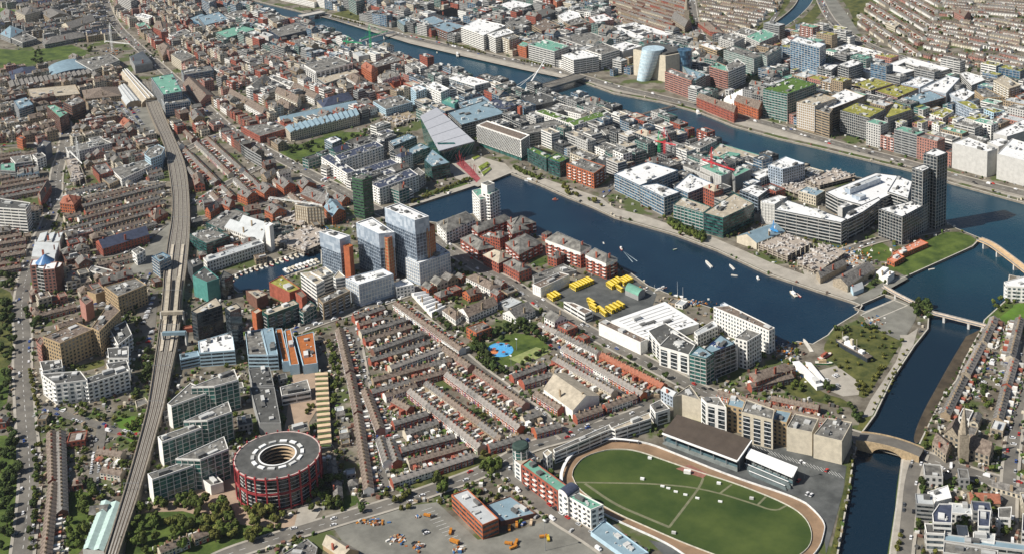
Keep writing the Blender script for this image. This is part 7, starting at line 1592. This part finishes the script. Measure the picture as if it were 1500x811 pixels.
LMK = [('the round office', g), ('the playing field', U(755, 505)), ('the sand track', U(1010, 725)), ('the marina', U(400, 400)), ('the three glass towers', U(580, 360)), ('the bus yard', U(870, 440)), ('the arched stone bridge', U(1300, 650)), ('the spired church', U(1415, 660)), ('the moored grey ship', U(1250, 512)), ('the station sheds', U(200, 130)), ('the theatre', U(655, 200)), ('the convention hall', U(965, 95)), ('the river mouth tower', U(1368, 330)), ('the pink twin tower', U(70, 420)), ('the ochre offices', U(120, 490)), ('the college lawn', U(70, 85)), ('the depot office', U(700, 760)), ('the viaduct garden', U(190, 625)), ('the far canal', U(1150, 30)), ('the harp bridge', U(800, 125)), ('the white dock tower', U(712, 325)), ('the sea lock', U(1290, 445)), ('the far terraces', U(1400, 50)), ('the orange warehouses', U(400, 290)), ('the black roofed flats', U(130, 550)), ('the lower left road', U(40, 740)), ('the slab flats', U(290, 640)), ('the community hall', U(845, 575)), ('the blue office pair', U(1270, 185)), ('the red square', U(690, 240)), ('the crescent flats', U(390, 140)), ('the boat yard', U(1180, 560)), ('the car park row', U(1460, 560)), ('the north quay offices', U(720, 60)), ('the dark park', U(480, 215)), ('the workshop roof', U(510, 800)), ('the shaded row', U(515, 600)), ('the builders yard', U(640, 790)), ('the rail curve', U(265, 300)), ('the old quarter', U(250, 40))]
LC = {}
def near_label(x, y, desc):
    k = min(LMK, key=lambda q: (q[1][0]-x)**2+(q[1][1]-y)**2)[0]; d = LC.setdefault((desc, k), []); return k, d
def assign(objs):      # objs: (obj, x, y, desc): words them by closeness to a named place
    by = {}
    for o, x, y, desc in objs:
        k = min(LMK, key=lambda q: (q[1][0]-x)**2+(q[1][1]-y)**2); by.setdefault((desc, k[0]), []).append(((k[1][0]-x)**2+(k[1][1]-y)**2, o))
    for (desc, k), L in by.items():
        L.sort(key=lambda q: q[0])
        for i, (_, o) in enumerate(L): o['label'] = ('%s, the only one close to %s' % (desc, k)) if len(L) == 1 else '%s, %s closest to %s' % (desc, ordn(i) if i else 'the one', k)
TD_ = ['dark green tree', 'mid green tree', 'yellow green tree']; tags = []
vis = [q for q in TREES if -10 < PR(q[0], q[1])[0] < 1510 and -5 < PR(q[0], q[1])[1] < 822]
NT = vis[:290]; idn = set(id(q) for q in NT)
for q in NT:
    x, y, s, c = q; t = thing('tree', 'x', 'tree', (x, y, s*.62), 'trees across the city', R.uniform(0, 6.28)); k = s*.5; t.scale = (k, k, k*R.uniform(.85, 1.15)); v = R.randrange(4)
    o = bpy.data.objects.new('crown', CRM[(v, c)]); C.objects.link(o); o.parent = t; o = bpy.data.objects.new('trunk', TRM); C.objects.link(o); o.parent = t
    tags.append((t, x, y, ('large ' if s > 7 else 'small ' if s < 4 else '')+TD_[c]))
assign(tags)
ft = MM()
for q in TREES:
    if id(q) in idn: continue
    x, y, s, c = q; lo = LOWC[R.randrange(3)]; b_ = MB(); k = s*.5; b_.v = [(a*k, b*k, d*k) for a, b, d in lo.v]; b_.f = lo.f; ft.add(b_, LEAF[c], x, y, R.uniform(0, 6.28), z=s*.42)
ft.build('distant_trees')
print('trees', len(TREES))
# ---------------------------------------------------------------- cars
CARC = [('white', (.72, .72, .72)), ('silver', (.42, .43, .44)), ('black', (.02, .02, .022)), ('dark grey', (.08, .085, .09)), ('red', (.45, .025, .02)), ('blue', (.04, .08, .25)), ('white', (.78, .78, .78))]
CW = mat('car window', (.015, .018, .02), rough=.15, spec=.8)
def car_mesh(col, van=False):
    b = MB(); l, w_, h1, h2 = (4.3, 1.75, .85, 1.45) if not van else (5.2, 2.0, 1.1, 2.3)
    b.prism([(-l/2, -w_/2), (l/2-.25, -w_/2), (l/2, -w_/2+.3), (l/2, w_/2-.3), (l/2-.25, w_/2), (-l/2, w_/2)], .25, h1); b.box((-.2 if not van else -.5, 0, h2-.05), 1.9 if not van else 3.6, w_-.35, .06)
    n = len(b.f); a0, a1 = (-1.9, 1.1) if not van else (-2.5, 1.7); t0, t1 = (-1.2, .55) if not van else (-2.4, 1.2); y0, y1 = w_/2-.08, w_/2-.22
    A = [(a0, -y0, h1), (a1, -y0, h1), (a1, y0, h1), (a0, y0, h1)]; B = [(t0, -y1, h2), (t1, -y1, h2), (t1, y1, h2), (t0, y1, h2)]
    for i in range(4): j = (i+1) % 4; b.poly([A[i], A[j], B[j], B[i]])
    me = b.mesh('car', mat('car paint '+col[0]+('v' if van else ''), col[1], rough=.25, var=.03, spec=.6)); me.materials.append(CW)
    for i in range(n, len(b.f)): me.polygons[i].material_index = 1 if not van else 0
    return me, b
CM = [car_mesh(c) for c in CARC]+[car_mesh(('white', (.75, .75, .75)), True)]; CN = [c[0]+' car' for c in CARC]+['white van']
CARS = []
def car(x, y, rot, k=None): CARS.append((x, y, rot, R.choices(range(8), (6, 6, 6, 5, 3, 3, 5, 3))[0] if k is None else k))
for (wd, s) in ROADS:
    L = smooth(W(s), 2)
    for a, b in zip(L, L[1:]):
        a, b = Vector(a), Vector(b); l = (b-a).length; d = (b-a)/max(l, .1); n = Vector((-d.y, d.x)); rot = math.atan2(d.y, d.x); t = R.uniform(0, 6)
        while t < l:
            for sg in (-1, 1):
                if R.random() < (.3 if wd <= 11 else .1): p = a+d*t+n*sg*(wd/2-1.3); car(p.x, p.y, rot)
                if wd >= 11 and R.random() < .10: p = a+d*(t+2)+n*sg*(wd/4-.6); car(p.x, p.y, rot if sg < 0 else rot+math.pi)
            t += 6.2
def lot(s, dirp, n, k=None, gap=2.9, rowgap=11, fillp=.7):
    P = W(s); a, b = Vector(U(*dirp[0])), Vector(U(*dirp[1])); u = (b-a).normalized(); v = Vector((-u.y, u.x)); c = Vector(cen(P)); us = [(Vector(p)-c).dot(u) for p in P]; vs = [(Vector(p)-c).dot(v) for p in P]; y = min(vs)+3
    while y < max(vs)-2:
        x = min(us)+2
        while x < max(us)-2:
            p = c+u*x+v*y
            if inside(p.x, p.y, P) and R.random() < fillp: car(p.x, p.y, math.atan2(v.y, v.x), k)
            x += gap
        y += rowgap
lot('207,448 228,432 224,495 215,505 208,480', ((210, 480), (226, 440)), 30); lot('1455,500 1482,505 1470,560 1425,600 1410,600 1430,550', ((1440, 560), (1460, 510)), 40, fillp=.4); lot('600,770 640,740 665,765 640,811 610,811', ((620, 760), (650, 800)), 10, fillp=.22); lot('1195,565 1225,545 1240,555 1215,575', ((1200, 560), (1220, 550)), 12, fillp=.3)
lot('155,150 200,150 210,185 195,195 170,175', ((165, 155), (190, 190)), 40, rowgap=8, fillp=.6); lot('1130,665 1225,690 1218,740 1180,725 1130,700', ((1140, 680), (1200, 700)), 8, fillp=.03); lot('1480,610 1500,600 1500,660 1480,660', ((1485, 620), (1490, 650)), 10, fillp=.4); lot('780,745 850,775 840,800 760,770', ((780, 760), (830, 780)), 6, fillp=.25)
CARS.sort(key=lambda q: (Vector((q[0], q[1]))-Vector((CX, CY))).length)
onroad = [q for q in CARS if -5 < PR(q[0], q[1])[0] < 1505 and -5 < PR(q[0], q[1])[1] < 815]
tags = []; rest = MM()
for i, (x, y, rot, k) in enumerate(onroad):
    if i < 285:
        o = bpy.data.objects.new('parked_car', CM[k][0]); C.objects.link(o); o.location = (x, y, .35); o.rotation_euler = (0, 0, rot); tag(o, 'x', 'van' if k == 7 else 'car', 'cars parked and driving along the streets'); tags.append((o, x, y, CN[k]))
    else: rest.add(CM[k][1], CM[k][0].materials[0], x, y, rot, z=.35)
assign(tags); rest.build('distant_cars')
# ---------------------------------------------------------------- buses, boats, ship
YB = mat('yellow bus paint', (.78, .55, .015), rough=.4, var=.05)
bm_, bs_, bw_ = MB(), MB(), MB(); bm_.prism([(-5.4, -1.25), (5.4, -1.25), (5.4, 1.25), (-5.4, 1.25)], .4, 4.1)
bs_.box((0, 0, 4.11), 10.2, .75, .07); bs_.box((0, 1.27, 1.0), 10.4, .04, .5); bs_.box((0, -1.27, 1.0), 10.4, .04, .5)
for z in (1.6, 3.0):
    for y in (-1.28, 1.28): bw_.box((0, y, z), 9.8, .04, .8)
    bw_.box((5.41, 0, z), .04, 2.2, .8)
BM = (bm_.mesh('body', YB), bs_.mesh('roof_stripe', mat('cream bus roof', (.75, .62, .25))), bw_.mesh('window', CW)); nb_ = 0
WM_ = MB(); [WM_.bar((x, y-.15, .5), (x, y+.15, .5), .5, n=8) for x in (-3.4, 3.4) for y in (-1.15, 1.15)]; WHM = WM_.mesh('wheel', WALL['D'])
def buses(p0, p1, n, ang0, ang1, lab):
    a, b = Vector(U(*p0, 4)), Vector(U(*p1, 4)); n = max(2, min(n, int((b-a).length/3.1)+1)); u = Vector(U(*ang1))-Vector(U(*ang0)); rot = math.atan2(u.y, u.x)
    for k in range(n):
        p = a.lerp(b, k/max(n-1, 1)); t = thing('bus', 'yellow bus, %s from the left %s' % (ordn(k), lab), 'bus', (p.x, p.y, .06), 'yellow buses in the depot yard', rot)
        for me, nm in zip(BM, ('body', 'roof_stripe', 'window')): o = bpy.data.objects.new(nm, me); C.objects.link(o); o.parent = t
        o = bpy.data.objects.new('wheel_set', WHM); C.objects.link(o); o.parent = t
Z = lambda x, y: (780+x/8.333, 385+y/8.333)
buses(Z(500, 275), Z(700, 190), 9, Z(440, 250), Z(540, 310), 'in the long rank by the brick flats'); buses(Z(945, 255), Z(1060, 285), 2, Z(900, 230), Z(1000, 300), 'at the front of the dock side rank')
buses(Z(965, 240), Z(1060, 190), 4, Z(900, 230), Z(1000, 300), 'in the near half of the dock side rank'); buses(Z(1090, 210), Z(1180, 170), 4, Z(1080, 180), Z(1180, 240), 'in the far half of the dock side rank')
buses(Z(225, 395), Z(300, 360), 4, Z(180, 360), Z(280, 430), 'in the small rank beside the columned hall'); buses(Z(715, 445), Z(745, 525), 3, Z(670, 420), Z(800, 500), 'of the left slanted trio'); buses(Z(840, 545), Z(865, 580), 2, Z(800, 520), Z(900, 600), 'of the middle pair'); buses(Z(940, 545), Z(1075, 480), 4, Z(900, 510), Z(1010, 580), 'of the right slanted rank')
def boat(x, y, ang, l, hullc, lab, cabin=True, z=-2.2, name='boat', cat='boat', mast=0, cabc=None, world=False):
    p = (x, y) if world else U(x, y, z); t = thing(name, lab, cat, (p[0], p[1], z), 'boats on the water', ang); w_ = (l*.27 if cabin or l < 9 else l*.14) if l < 25 else l*.17
    H = [(-l/2, -w_/2), (l*.2, -w_/2), (l*.42, -w_*.28), (l/2, 0), (l*.42, w_*.28), (l*.2, w_/2), (-l/2, w_/2)]
    def add(nm, mb, mt): o = bpy.data.objects.new(nm, mb.mesh(nm, mt)); C.objects.link(o); o.parent = t
    m = MB(); m.sides([(a*.96, b*.85) for a, b in H], -.3, 0); K = [(a*.95, b*.8) for a, b in H]
    m = MB(); n = len(H); hh = max(.9, l*.09)
    for i in range(n): j = (i+1) % n; m.poly([(*K[i], -.4), (*K[j], -.4), (*H[j], hh), (*H[i], hh)])
    add('hull', m, hullc); m = MB(); m.flat([(a*.97, b*.94) for a, b in H], hh-.1); add('deck', m, mat('boat deck', (.62, .58, .50)) if l < 30 else mat('weathered deck', (.15, .12, .095)))
    if cabin: m = MB(); m.box((-l*.08, 0, hh-.1), l*.42, w_*.62, l*.1+.5); add('cabin', m, cabc or WHITE); m = MB(); m.box((l*.02, 0, hh+l*.1+.35), l*.2, w_*.5, .5); add('wheelhouse', m, cabc or WHITE)
    if mast: m = MB(); m.bar((l*.1, 0, hh), (l*.1, 0, hh+mast), .14, .07); m.bar((l*.1, 0, hh+1.3), (-l*.35, 0, hh+1.3), .1); add('mast', m, WHITE)
    return t
HC = [('white', WHITE), ('red', mat('red hull', (.45, .04, .03))), ('blue', mat('blue hull', (.05, .14, .30))), ('green', mat('green hull', (.04, .20, .08))), ('cream', WALL['C']), ('brown', mat('varnished hull', (.25, .09, .03)))]
def brow(p0, p1, n, axis, l, where, cols):
    u = Vector(U(*axis[1]))-Vector(U(*axis[0])); rot = math.atan2(u.y, u.x)
    for k in range(n):
        f = (k+.3)/n; c = HC[cols[k % len(cols)]]; boat(p0[0]*(1-f)+p1[0]*f, p0[1]*(1-f)+p1[1]*f, rot, l*R.uniform(.85, 1.1), c[1], '%s motor boat, %s from the left %s' % (c[0], ordn(k), where), cabc=R.choice((WHITE, WALL['C'], WALL['W'])))
brow((350, 402), (462, 367), 15, ((380, 385), (391, 394)), 11, 'along the mill quay of the marina', [1, 4, 0, 5, 0, 0, 1, 3, 0, 1, 0, 4, 0]); brow((418, 398), (468, 382), 9, ((428, 388), (441, 397)), 12, 'along the inner pontoon of the marina', [0, 4, 2, 0, 0, 1, 0]); brow((338, 412), (350, 402), 2, ((340, 405), (348, 410)), 9, 'at the foot of the mill quay', [1, 4])
m = MB(); o = thing('pontoon', 'timber pontoon walkway in the middle of the marina', 'pontoon', (*U(440, 395), -2)); a, b = Vector((*U(405, 410, -2), -1.9)), Vector((*U(470, 388, -2), -1.9)); m.bar(a, b, 1.1); m.build('deck', ROOF['c'], o)
boat(777.5, 266, .1, 16, HC[0][1], 'white tour boat moored under the hotel quay'); boat(813.5, 293, .6, 7, HC[1][1], 'small orange red boat alone on the dock', cabc=WALL['O']); boat(910, 365, -.7, 8, HC[1][1], 'small red and white speedboat trailing a wake')
for x, y, lb in ((1038, 388, 'long white barge, left of the two in the open dock'), (1072, 392, 'shorter white barge, right of the two in the open dock')): boat(x, y, 2.55, 17 if x < 1050 else 13, HC[0][1], lb, False)
boat(1076, 404, .3, 7, WALL['L'], 'small grey skiff below the shorter white barge', False); boat(1110, 408, 2.5, 7, HC[0][1], 'small white launch right of the barges'); boat(989, 366, 1.2, 5, HC[3][1], 'green dinghy close to the office quay', False); boat(1162, 431, 2.6, 13, HC[4][1], 'cream work boat with a mast in the dock', mast=7); boat(1170, 432.5, 2.6, 9, HC[1][1], 'red tender beside the cream work boat', False)
boat(991, 436, .2, 11, HC[0][1], 'white yacht with tall mast at the boat slip', mast=16, cabin=True); boat(999, 437, .2, 10, HC[0][1], 'smaller masted yacht beside the tall one', mast=11); boat(958, 432, .2, 8, HC[2][1], 'blue hulled boat at the slip near the green shed', mast=10); boat(884, 357, 2.4, 6, HC[2][1], 'small dark blue boat near the quay wall', False)
boat(966, 425, .9, 8, HC[0][1], 'white boat ashore beside the green arched shed', z=.1); boat(972, 422, .9, 7, HC[1][1], 'red boat ashore beside the green arched shed', z=.1); boat(1268, 398+4, .2, 7, HC[4][1], 'cream boat by the sea lock', False); boat(1365, 395, 1.0, 7, WALL['L'], 'grey boat alone off the lawn quay', False); boat(670, 82, 2.4, 26, HC[4][1], 'tall ship with three masts on the north quay', mast=20); boat(1022, 166, 2.4, 18, HC[0][1], 'white restaurant boat moored at the brick quay row')
boat(640, 78, 2.4, 12, HC[3][1], 'green barge beside the tall ship', False)
# old grey ship on the slip
u = Vector(U(1274, 525))-Vector(U(1224, 498)); p = U(1249, 512.5, 2); t = boat(p[0], p[1], math.atan2(u.y, u.x)+math.pi, u.length*1.02, mat('dark ship hull', (.035, .045, .055)), 'old grey passenger ship with white deck houses aground by the lock', False, z=.6, name='ship', cat='ship', world=True); l = u.length
def addp(t, nm, mb, mt): o = bpy.data.objects.new(nm, mb.mesh(nm, mt)); C.objects.link(o); o.parent = t
hh = max(.9, l*1.02*.09)
for nm, bx, mt in (('deck_house', (l*.08, 0, hh, l*.28, l*.065, 2.4), WHITE), ('bridge_deck', (l*.12, 0, hh+2.4, l*.16, l*.055, 2.2), WHITE), ('funnel', (l*.02, 0, hh+2.6, 2.6, 2.0, 5), WALL['C']), ('wheelhouse', (l*.2, 0, hh+4.8, 3.4, 4, 2), WALL['L']), ('aft_house', (-l*.26, 0, hh, l*.12, l*.09, 2.2), WHITE), ('hatch', (l*.34, 0, hh, 4, 3.4, .9), ROOF['c'])):
    m = MB(); m.box(bx[:3], *bx[3:]); addp(t, nm, m, mt)
for x in (l*.30, -l*.12): m = MB(); m.bar((x, 0, hh), (x, 0, hh+10), .22); addp(t, 'mast', m, WALL['C'])
for k in (-1, 1): m = MB(); m.box((0, k*l*.07, hh+.8), l*.8, .12, .12); addp(t, 'railing', m, WHITE)
# red and yellow work vessels on the slip
boat(1209, 522, 1.4, 16, HC[1][1], 'red workboat hauled out beside the grey hulk', z=.2, cabc=WALL['R']); boat(1207, 532, .6, 15, HC[3][1], 'green and yellow workboat on the slip', z=.2, cabc=WALL['Y']); boat(1183, 508, 2.4, 24, WALL['L'], 'stripped pale hulk at the slip edge', False, z=-1.6)
# ---------------------------------------------------------------- playground, yard machines, bits
P = [U(733+19*math.cos(k*math.pi/16), 512+10.5*math.sin(k*math.pi/16)) for k in range(32)]; sheet('playground_surface', P, mat('blue rubber surface', (.08, .34, .62), var=.15, scale=.3), .10)
sheet('play_spot', [U(724+6*math.cos(k*.52), 515+3.5*math.sin(k*.52)) for k in range(12)], mat('orange rubber surface', (.55, .20, .08)), .13)
for k, (x, y) in enumerate(((724, 514), (742, 507), (738, 519), (730, 505))): c_ = U(x, y); o = thing('play_frame', ('orange', 'white', 'blue', 'grey')[k]+' climbing frame on the blue playground circle', 'climbing frame', (*c_, 0)); m = MB(); [m.box((c_[0]+dx, c_[1]+dy, 0), .2, .2, 2.6) for dx in (-1, 1) for dy in (-1, 1)]; m.build('frame', (WALL['O'], WHITE, HC[2][1], WALL['L'])[k], o); m = MB(); m.box((*c_, 2.6), 2.6, 2.6, .3); m.build('platform', WALL['R'], o)
sheet('ball_court', W('745,525 785,508 808,514 768,535'), mat('pale court', (.24, .27, .10), coord='World'), .12)
def lamp(x, y, h, lab):
    c_ = U(x, y); o = thing('floodlight', lab, 'floodlight', (*c_, 0)); m = MB(); m.bar((*c_, 0), (*c_, h), .22, .12); m.build('pole', STEEL, o); m = MB(); m.box((*c_, h), 2.2, .7, .8); m.build('lamp_head', WHITE, o)
lamp(797, 500, 14, 'tall floodlight at the right corner of the playing field'); lamp(757, 512, 10, 'floodlight in the middle edge of the playing field'); lamp(749, 540, 12, 'floodlight at the lower corner of the ball court'); lamp(799, 806, 22, 'tall yard mast beside the orange trucks'); lamp(1178, 700, 12, 'lamp mast in the racetrack car park')
OM = mat('orange machine paint', (.50, .20, .03), rough=.5)
def truck(x, y, rot, lab, sc=1.0, col=None):
    c_ = U(x, y); t = thing('works_truck', lab, 'truck', (*c_, .1), 'orange trucks in the depot yard', rot); t.scale = (sc, sc, sc)
    for nm, bx, mt in (('chassis', (0, 0, .6, 7, 2.2, .4), WALL['D']), ('cab', (2.6, 0, 1, 1.9, 2.3, 2.0), col or OM), ('bed', (-1.1, 0, 1, 4.8, 2.4, 1.5), col or OM)): m = MB(); m.box(bx[:3], *bx[3:]); addp(t, nm, m, mt)
    m = MB(); [m.bar((x_, y_-.2, .55), (x_, y_+.2, .55), .55, n=8) for x_ in (-2.4, -1.2, 2.5) for y_ in (-1, 1)]; addp(t, 'wheel_set', m, WALL['D'])
TRK = [(626, 756, .3, 'orange gritter parked alone left of the depot office'), (660, 780, 2.2, 'orange truck on the marked bays'), (666, 795, .1, 'larger orange truck below the marked bays'), (746, 775, 2.3, 'orange truck before the dark roofed shed'), (757, 770, 2.3, 'orange truck at the shed corner'), (778, 767, 2.2, 'pale topped orange truck at the right of the shed'), (745, 797, .4, 'stacked orange plough unit in the open yard'), (752, 803, 1.2, 'orange salt hopper beside the plough'), (756, 796, 2.0, 'third orange attachment of the yard pile'), (796, 787, .8, 'orange mixer beside the tall yard mast'), (803, 790, 2.4, 'yellow digger right of the tall yard mast')]
for i, (x, y, r_, lb) in enumerate(TRK): truck(x, y, r_, lb, 1.0 if 'larger' in lb else .75, mat('pale tarpaulin', (.6, .45, .3)) if 'pale' in lb else mat('yellow machine', (.65, .45, .03)) if 'yellow' in lb else None)
mk = MB()
for k in range(13):
    a_, b_ = Vector(U(618+k*4.2, 748+k*4.6)), Vector(U(633+k*4.2, 743+k*4.6)); d = (b_-a_).normalized(); n = Vector((-d.y, d.x))*.12; mk.poly([(*(a_-n), .30), (*(b_-n), .30), (*(b_+n), .30), (*(a_+n), .30)])
for k in range(26):
    a_ = Vector(U(1098+k*5.2, 650+k*1.7)); b_ = Vector(U(1106+k*5.2, 658+k*1.7)); d = (b_-a_).normalized(); n = Vector((-d.y, d.x))*.1; mk.poly([(*(a_-n), .30), (*(b_-n), .30), (*(b_+n), .30), (*(a_+n), .30)])
mk.build('bay_marking', MARK, stuff=True)
# piles of scrap and pallets in the yards, too small to count
pl = MM(); 
for (x0, y0, rx, ry, n) in ((582, 790, 10, 6, 60), (612, 800, 6, 5, 50), (545, 765, 18, 5, 50), (672, 806, 8, 4, 30), (612, 757, 3, 2, 10), (940, 425, 8, 4, 60), (1010, 443, 26, 5, 90), (860, 760, 20, 10, 30), (1150, 515, 20, 14, 60), (1180, 545, 20, 12, 40), (165, 76, 12, 5, 60), (1215, 375, 60, 18, 420), (455, 340, 40, 14, 200), (1280, 470, 20, 10, 30), (410, 480, 8, 8, 20)):
    for _ in range(n):
        x, y = U(x0+R.gauss(0, rx/2), y0+R.gauss(0, ry/2)); b_ = MB(); b_.box((0, 0, 0), R.uniform(.6, 3), R.uniform(.5, 1.6), R.uniform(.3, 1.6)); pl.add(b_, R.choice([WALL['D'], WALL['B'], WALL['L'], WALL['W'], ROOF['o'], OM, WALL['T'], HC[2][1]]), x, y, R.uniform(0, 3))
pl.build('yard_materials')
# red resin strip and leaning light sticks on the square
P = W('668,240 678,234 692,248 704,262 698,268 684,254'); sheet('red_carpet', P, mat('red resin paving', (.30, .075, .08), var=.3, scale=.3), .12)
rd = random.Random(5)
for k in range(14):
    x, y = 672+rd.uniform(0, 26), 238+0; f = rd.random(); x = 672+f*26; y = 239+f*22+rd.uniform(-3, 3); c_ = Vector((*U(x, y), 0)); o = thing('light_stick', 'x', 'lamp post', tuple(c_), 'red leaning light sticks on the square'); o['label'] = 'red leaning light stick, %s along the red paving from the theatre' % ordn(k); m = MB(); m.bar(c_, c_+Vector((rd.uniform(-4, 4), rd.uniform(-4, 4), 13)), .28); m.build('pole', REDP, o)
lst = sorted([o for o in C.objects if o.name.startswith('light_stick')], key=lambda o: PR(o.location.x, o.location.y)[1])
for k, o in enumerate(lst): o['label'] = 'red leaning light stick, %s along the red paving from the theatre' % ordn(k)
for k, s in enumerate(('700,246 714,238 718,242 704,252', '705,254 718,246 720,249 708,259', '690,232 700,228 704,231 694,236')): P = W(s); c_ = cen(P); o = thing('planter', ('upper', 'lower', 'small far')[k]+' angular green planter on the red square', 'planter', (*c_, 0)); m = MB(); m.prism(P, 0, 1.0); m.build('edge', WALL['L'], o); m = MB(); m.prism(inset(P, .5), .9, 1.5); m.build('planting', mat('sedge planting', (.16, .20, .03), var=.4, scale=.4), o)
# wavy glass roof depot beside the viaduct
A, B, D, E = [Vector(U(x, y, 6)) for x, y in ((148, 733), (178, 736), (152, 806), (121, 803))]; t = thing('wave_roof_depot', 'depot with a long pale green wavy roof beside the viaduct', 'depot', (*((A+D)/2), 0)); fill([tuple(A), tuple(B), tuple(D), tuple(E)])
m = MB(); m.sides([tuple(A), tuple(B), tuple(D), tuple(E)], 0, 6); m.build('wall', WALL['L'], t); N = 12
for k in range(N):
    a_, b_, c_, d_ = A.lerp(E, k/N), B.lerp(D, k/N), B.lerp(D, (k+1)/N), A.lerp(E, (k+1)/N); m = MB(); mp_ = [a_.lerp(b_, f) for f in (0, .25, .5, .75, 1)]; mq = [d_.lerp(c_, f) for f in (0, .25, .5, .75, 1)]
    for i in range(4):
        z0, z1 = 6+(i % 2)*1.6, 6+((i+1) % 2)*1.6; m.poly([(*mp_[i], z0), (*mq[i], z0-.5), (*mq[i+1], z1-.5), (*mp_[i+1], z1)][::-1])
    m.build('roof_panel', mat('pale green sheet', (.40, .52, .48), var=.12), t)
lot('330,780 420,782 500,755 560,740 560,748 500,765 420,795', ((420, 785), (500, 760)), 1, fillp=0)
# wakes and slack water lines on the dock
wk = MB(); a_, b_ = Vector(U(912, 367, -2)), Vector(U(930, 383, -2)); d = (b_-a_).normalized(); n = Vector((-d.y, d.x)); wk.poly([(*(a_), -2.15), (*(b_-n*3), -2.15), (*(b_-n*2), -2.15)]); wk.poly([(*(a_), -2.15), (*(b_+n*2), -2.15), (*(b_+n*3), -2.15)]); o = wk.build('boat_wake', mat('wake foam', (.35, .42, .45))); o['kind'] = 'structure'
# solar panels on the glass corner
sp = [o for o in C.objects if o.get('label') == 'stepped teal level carrying blue solar panels']
if sp:
    t = sp[0]; hz_ = [h for o, c, h in NB if o is t][0]; cc = Vector((t.location.x, t.location.y)); k = 0
    for i in range(-2, 3):
        for j in range(-1, 2): m = MB(); m.box((cc.x+i*2.6, cc.y+j*2.2, hz_-.6), 2.1, 1.4, .4, .55); m.build('solar_panel', mat('solar blue', (.02, .035, .13), rough=.2), t)
# ---------------------------------------------------------------- thin air between the camera and the far city
hm = bpy.data.materials.new('air'); hm.use_nodes = True; hn = hm.node_tree.nodes; hn.remove(hn['Principled BSDF']); hv = hn.new('ShaderNodeVolumePrincipled')
hv.inputs['Color'].default_value = (.80, .88, 1, 1); hv.inputs['Density'].default_value = .00002; hv.inputs['Anisotropy'].default_value = .2; hm.node_tree.links.new(hv.outputs[0], hn['Material Output'].inputs['Volume'])
m = MB(); z0, z1 = -9, 600; X0, X1, Y0, Y1 = -14100, 14100, -9100, 16100
m.poly([(X0, Y0, z1), (X1, Y0, z1), (X1, Y1, z1), (X0, Y1, z1)]); m.poly([(X0, Y1, z0), (X1, Y1, z0), (X1, Y0, z0), (X0, Y0, z0)])
for a, b in (((X0, Y0), (X1, Y0)), ((X1, Y0), (X1, Y1)), ((X1, Y1), (X0, Y1)), ((X0, Y1), (X0, Y0))): m.poly([(*a, z0), (*b, z0), (*b, z1), (*a, z1)])
o = m.build('haze', hm, stuff=True)
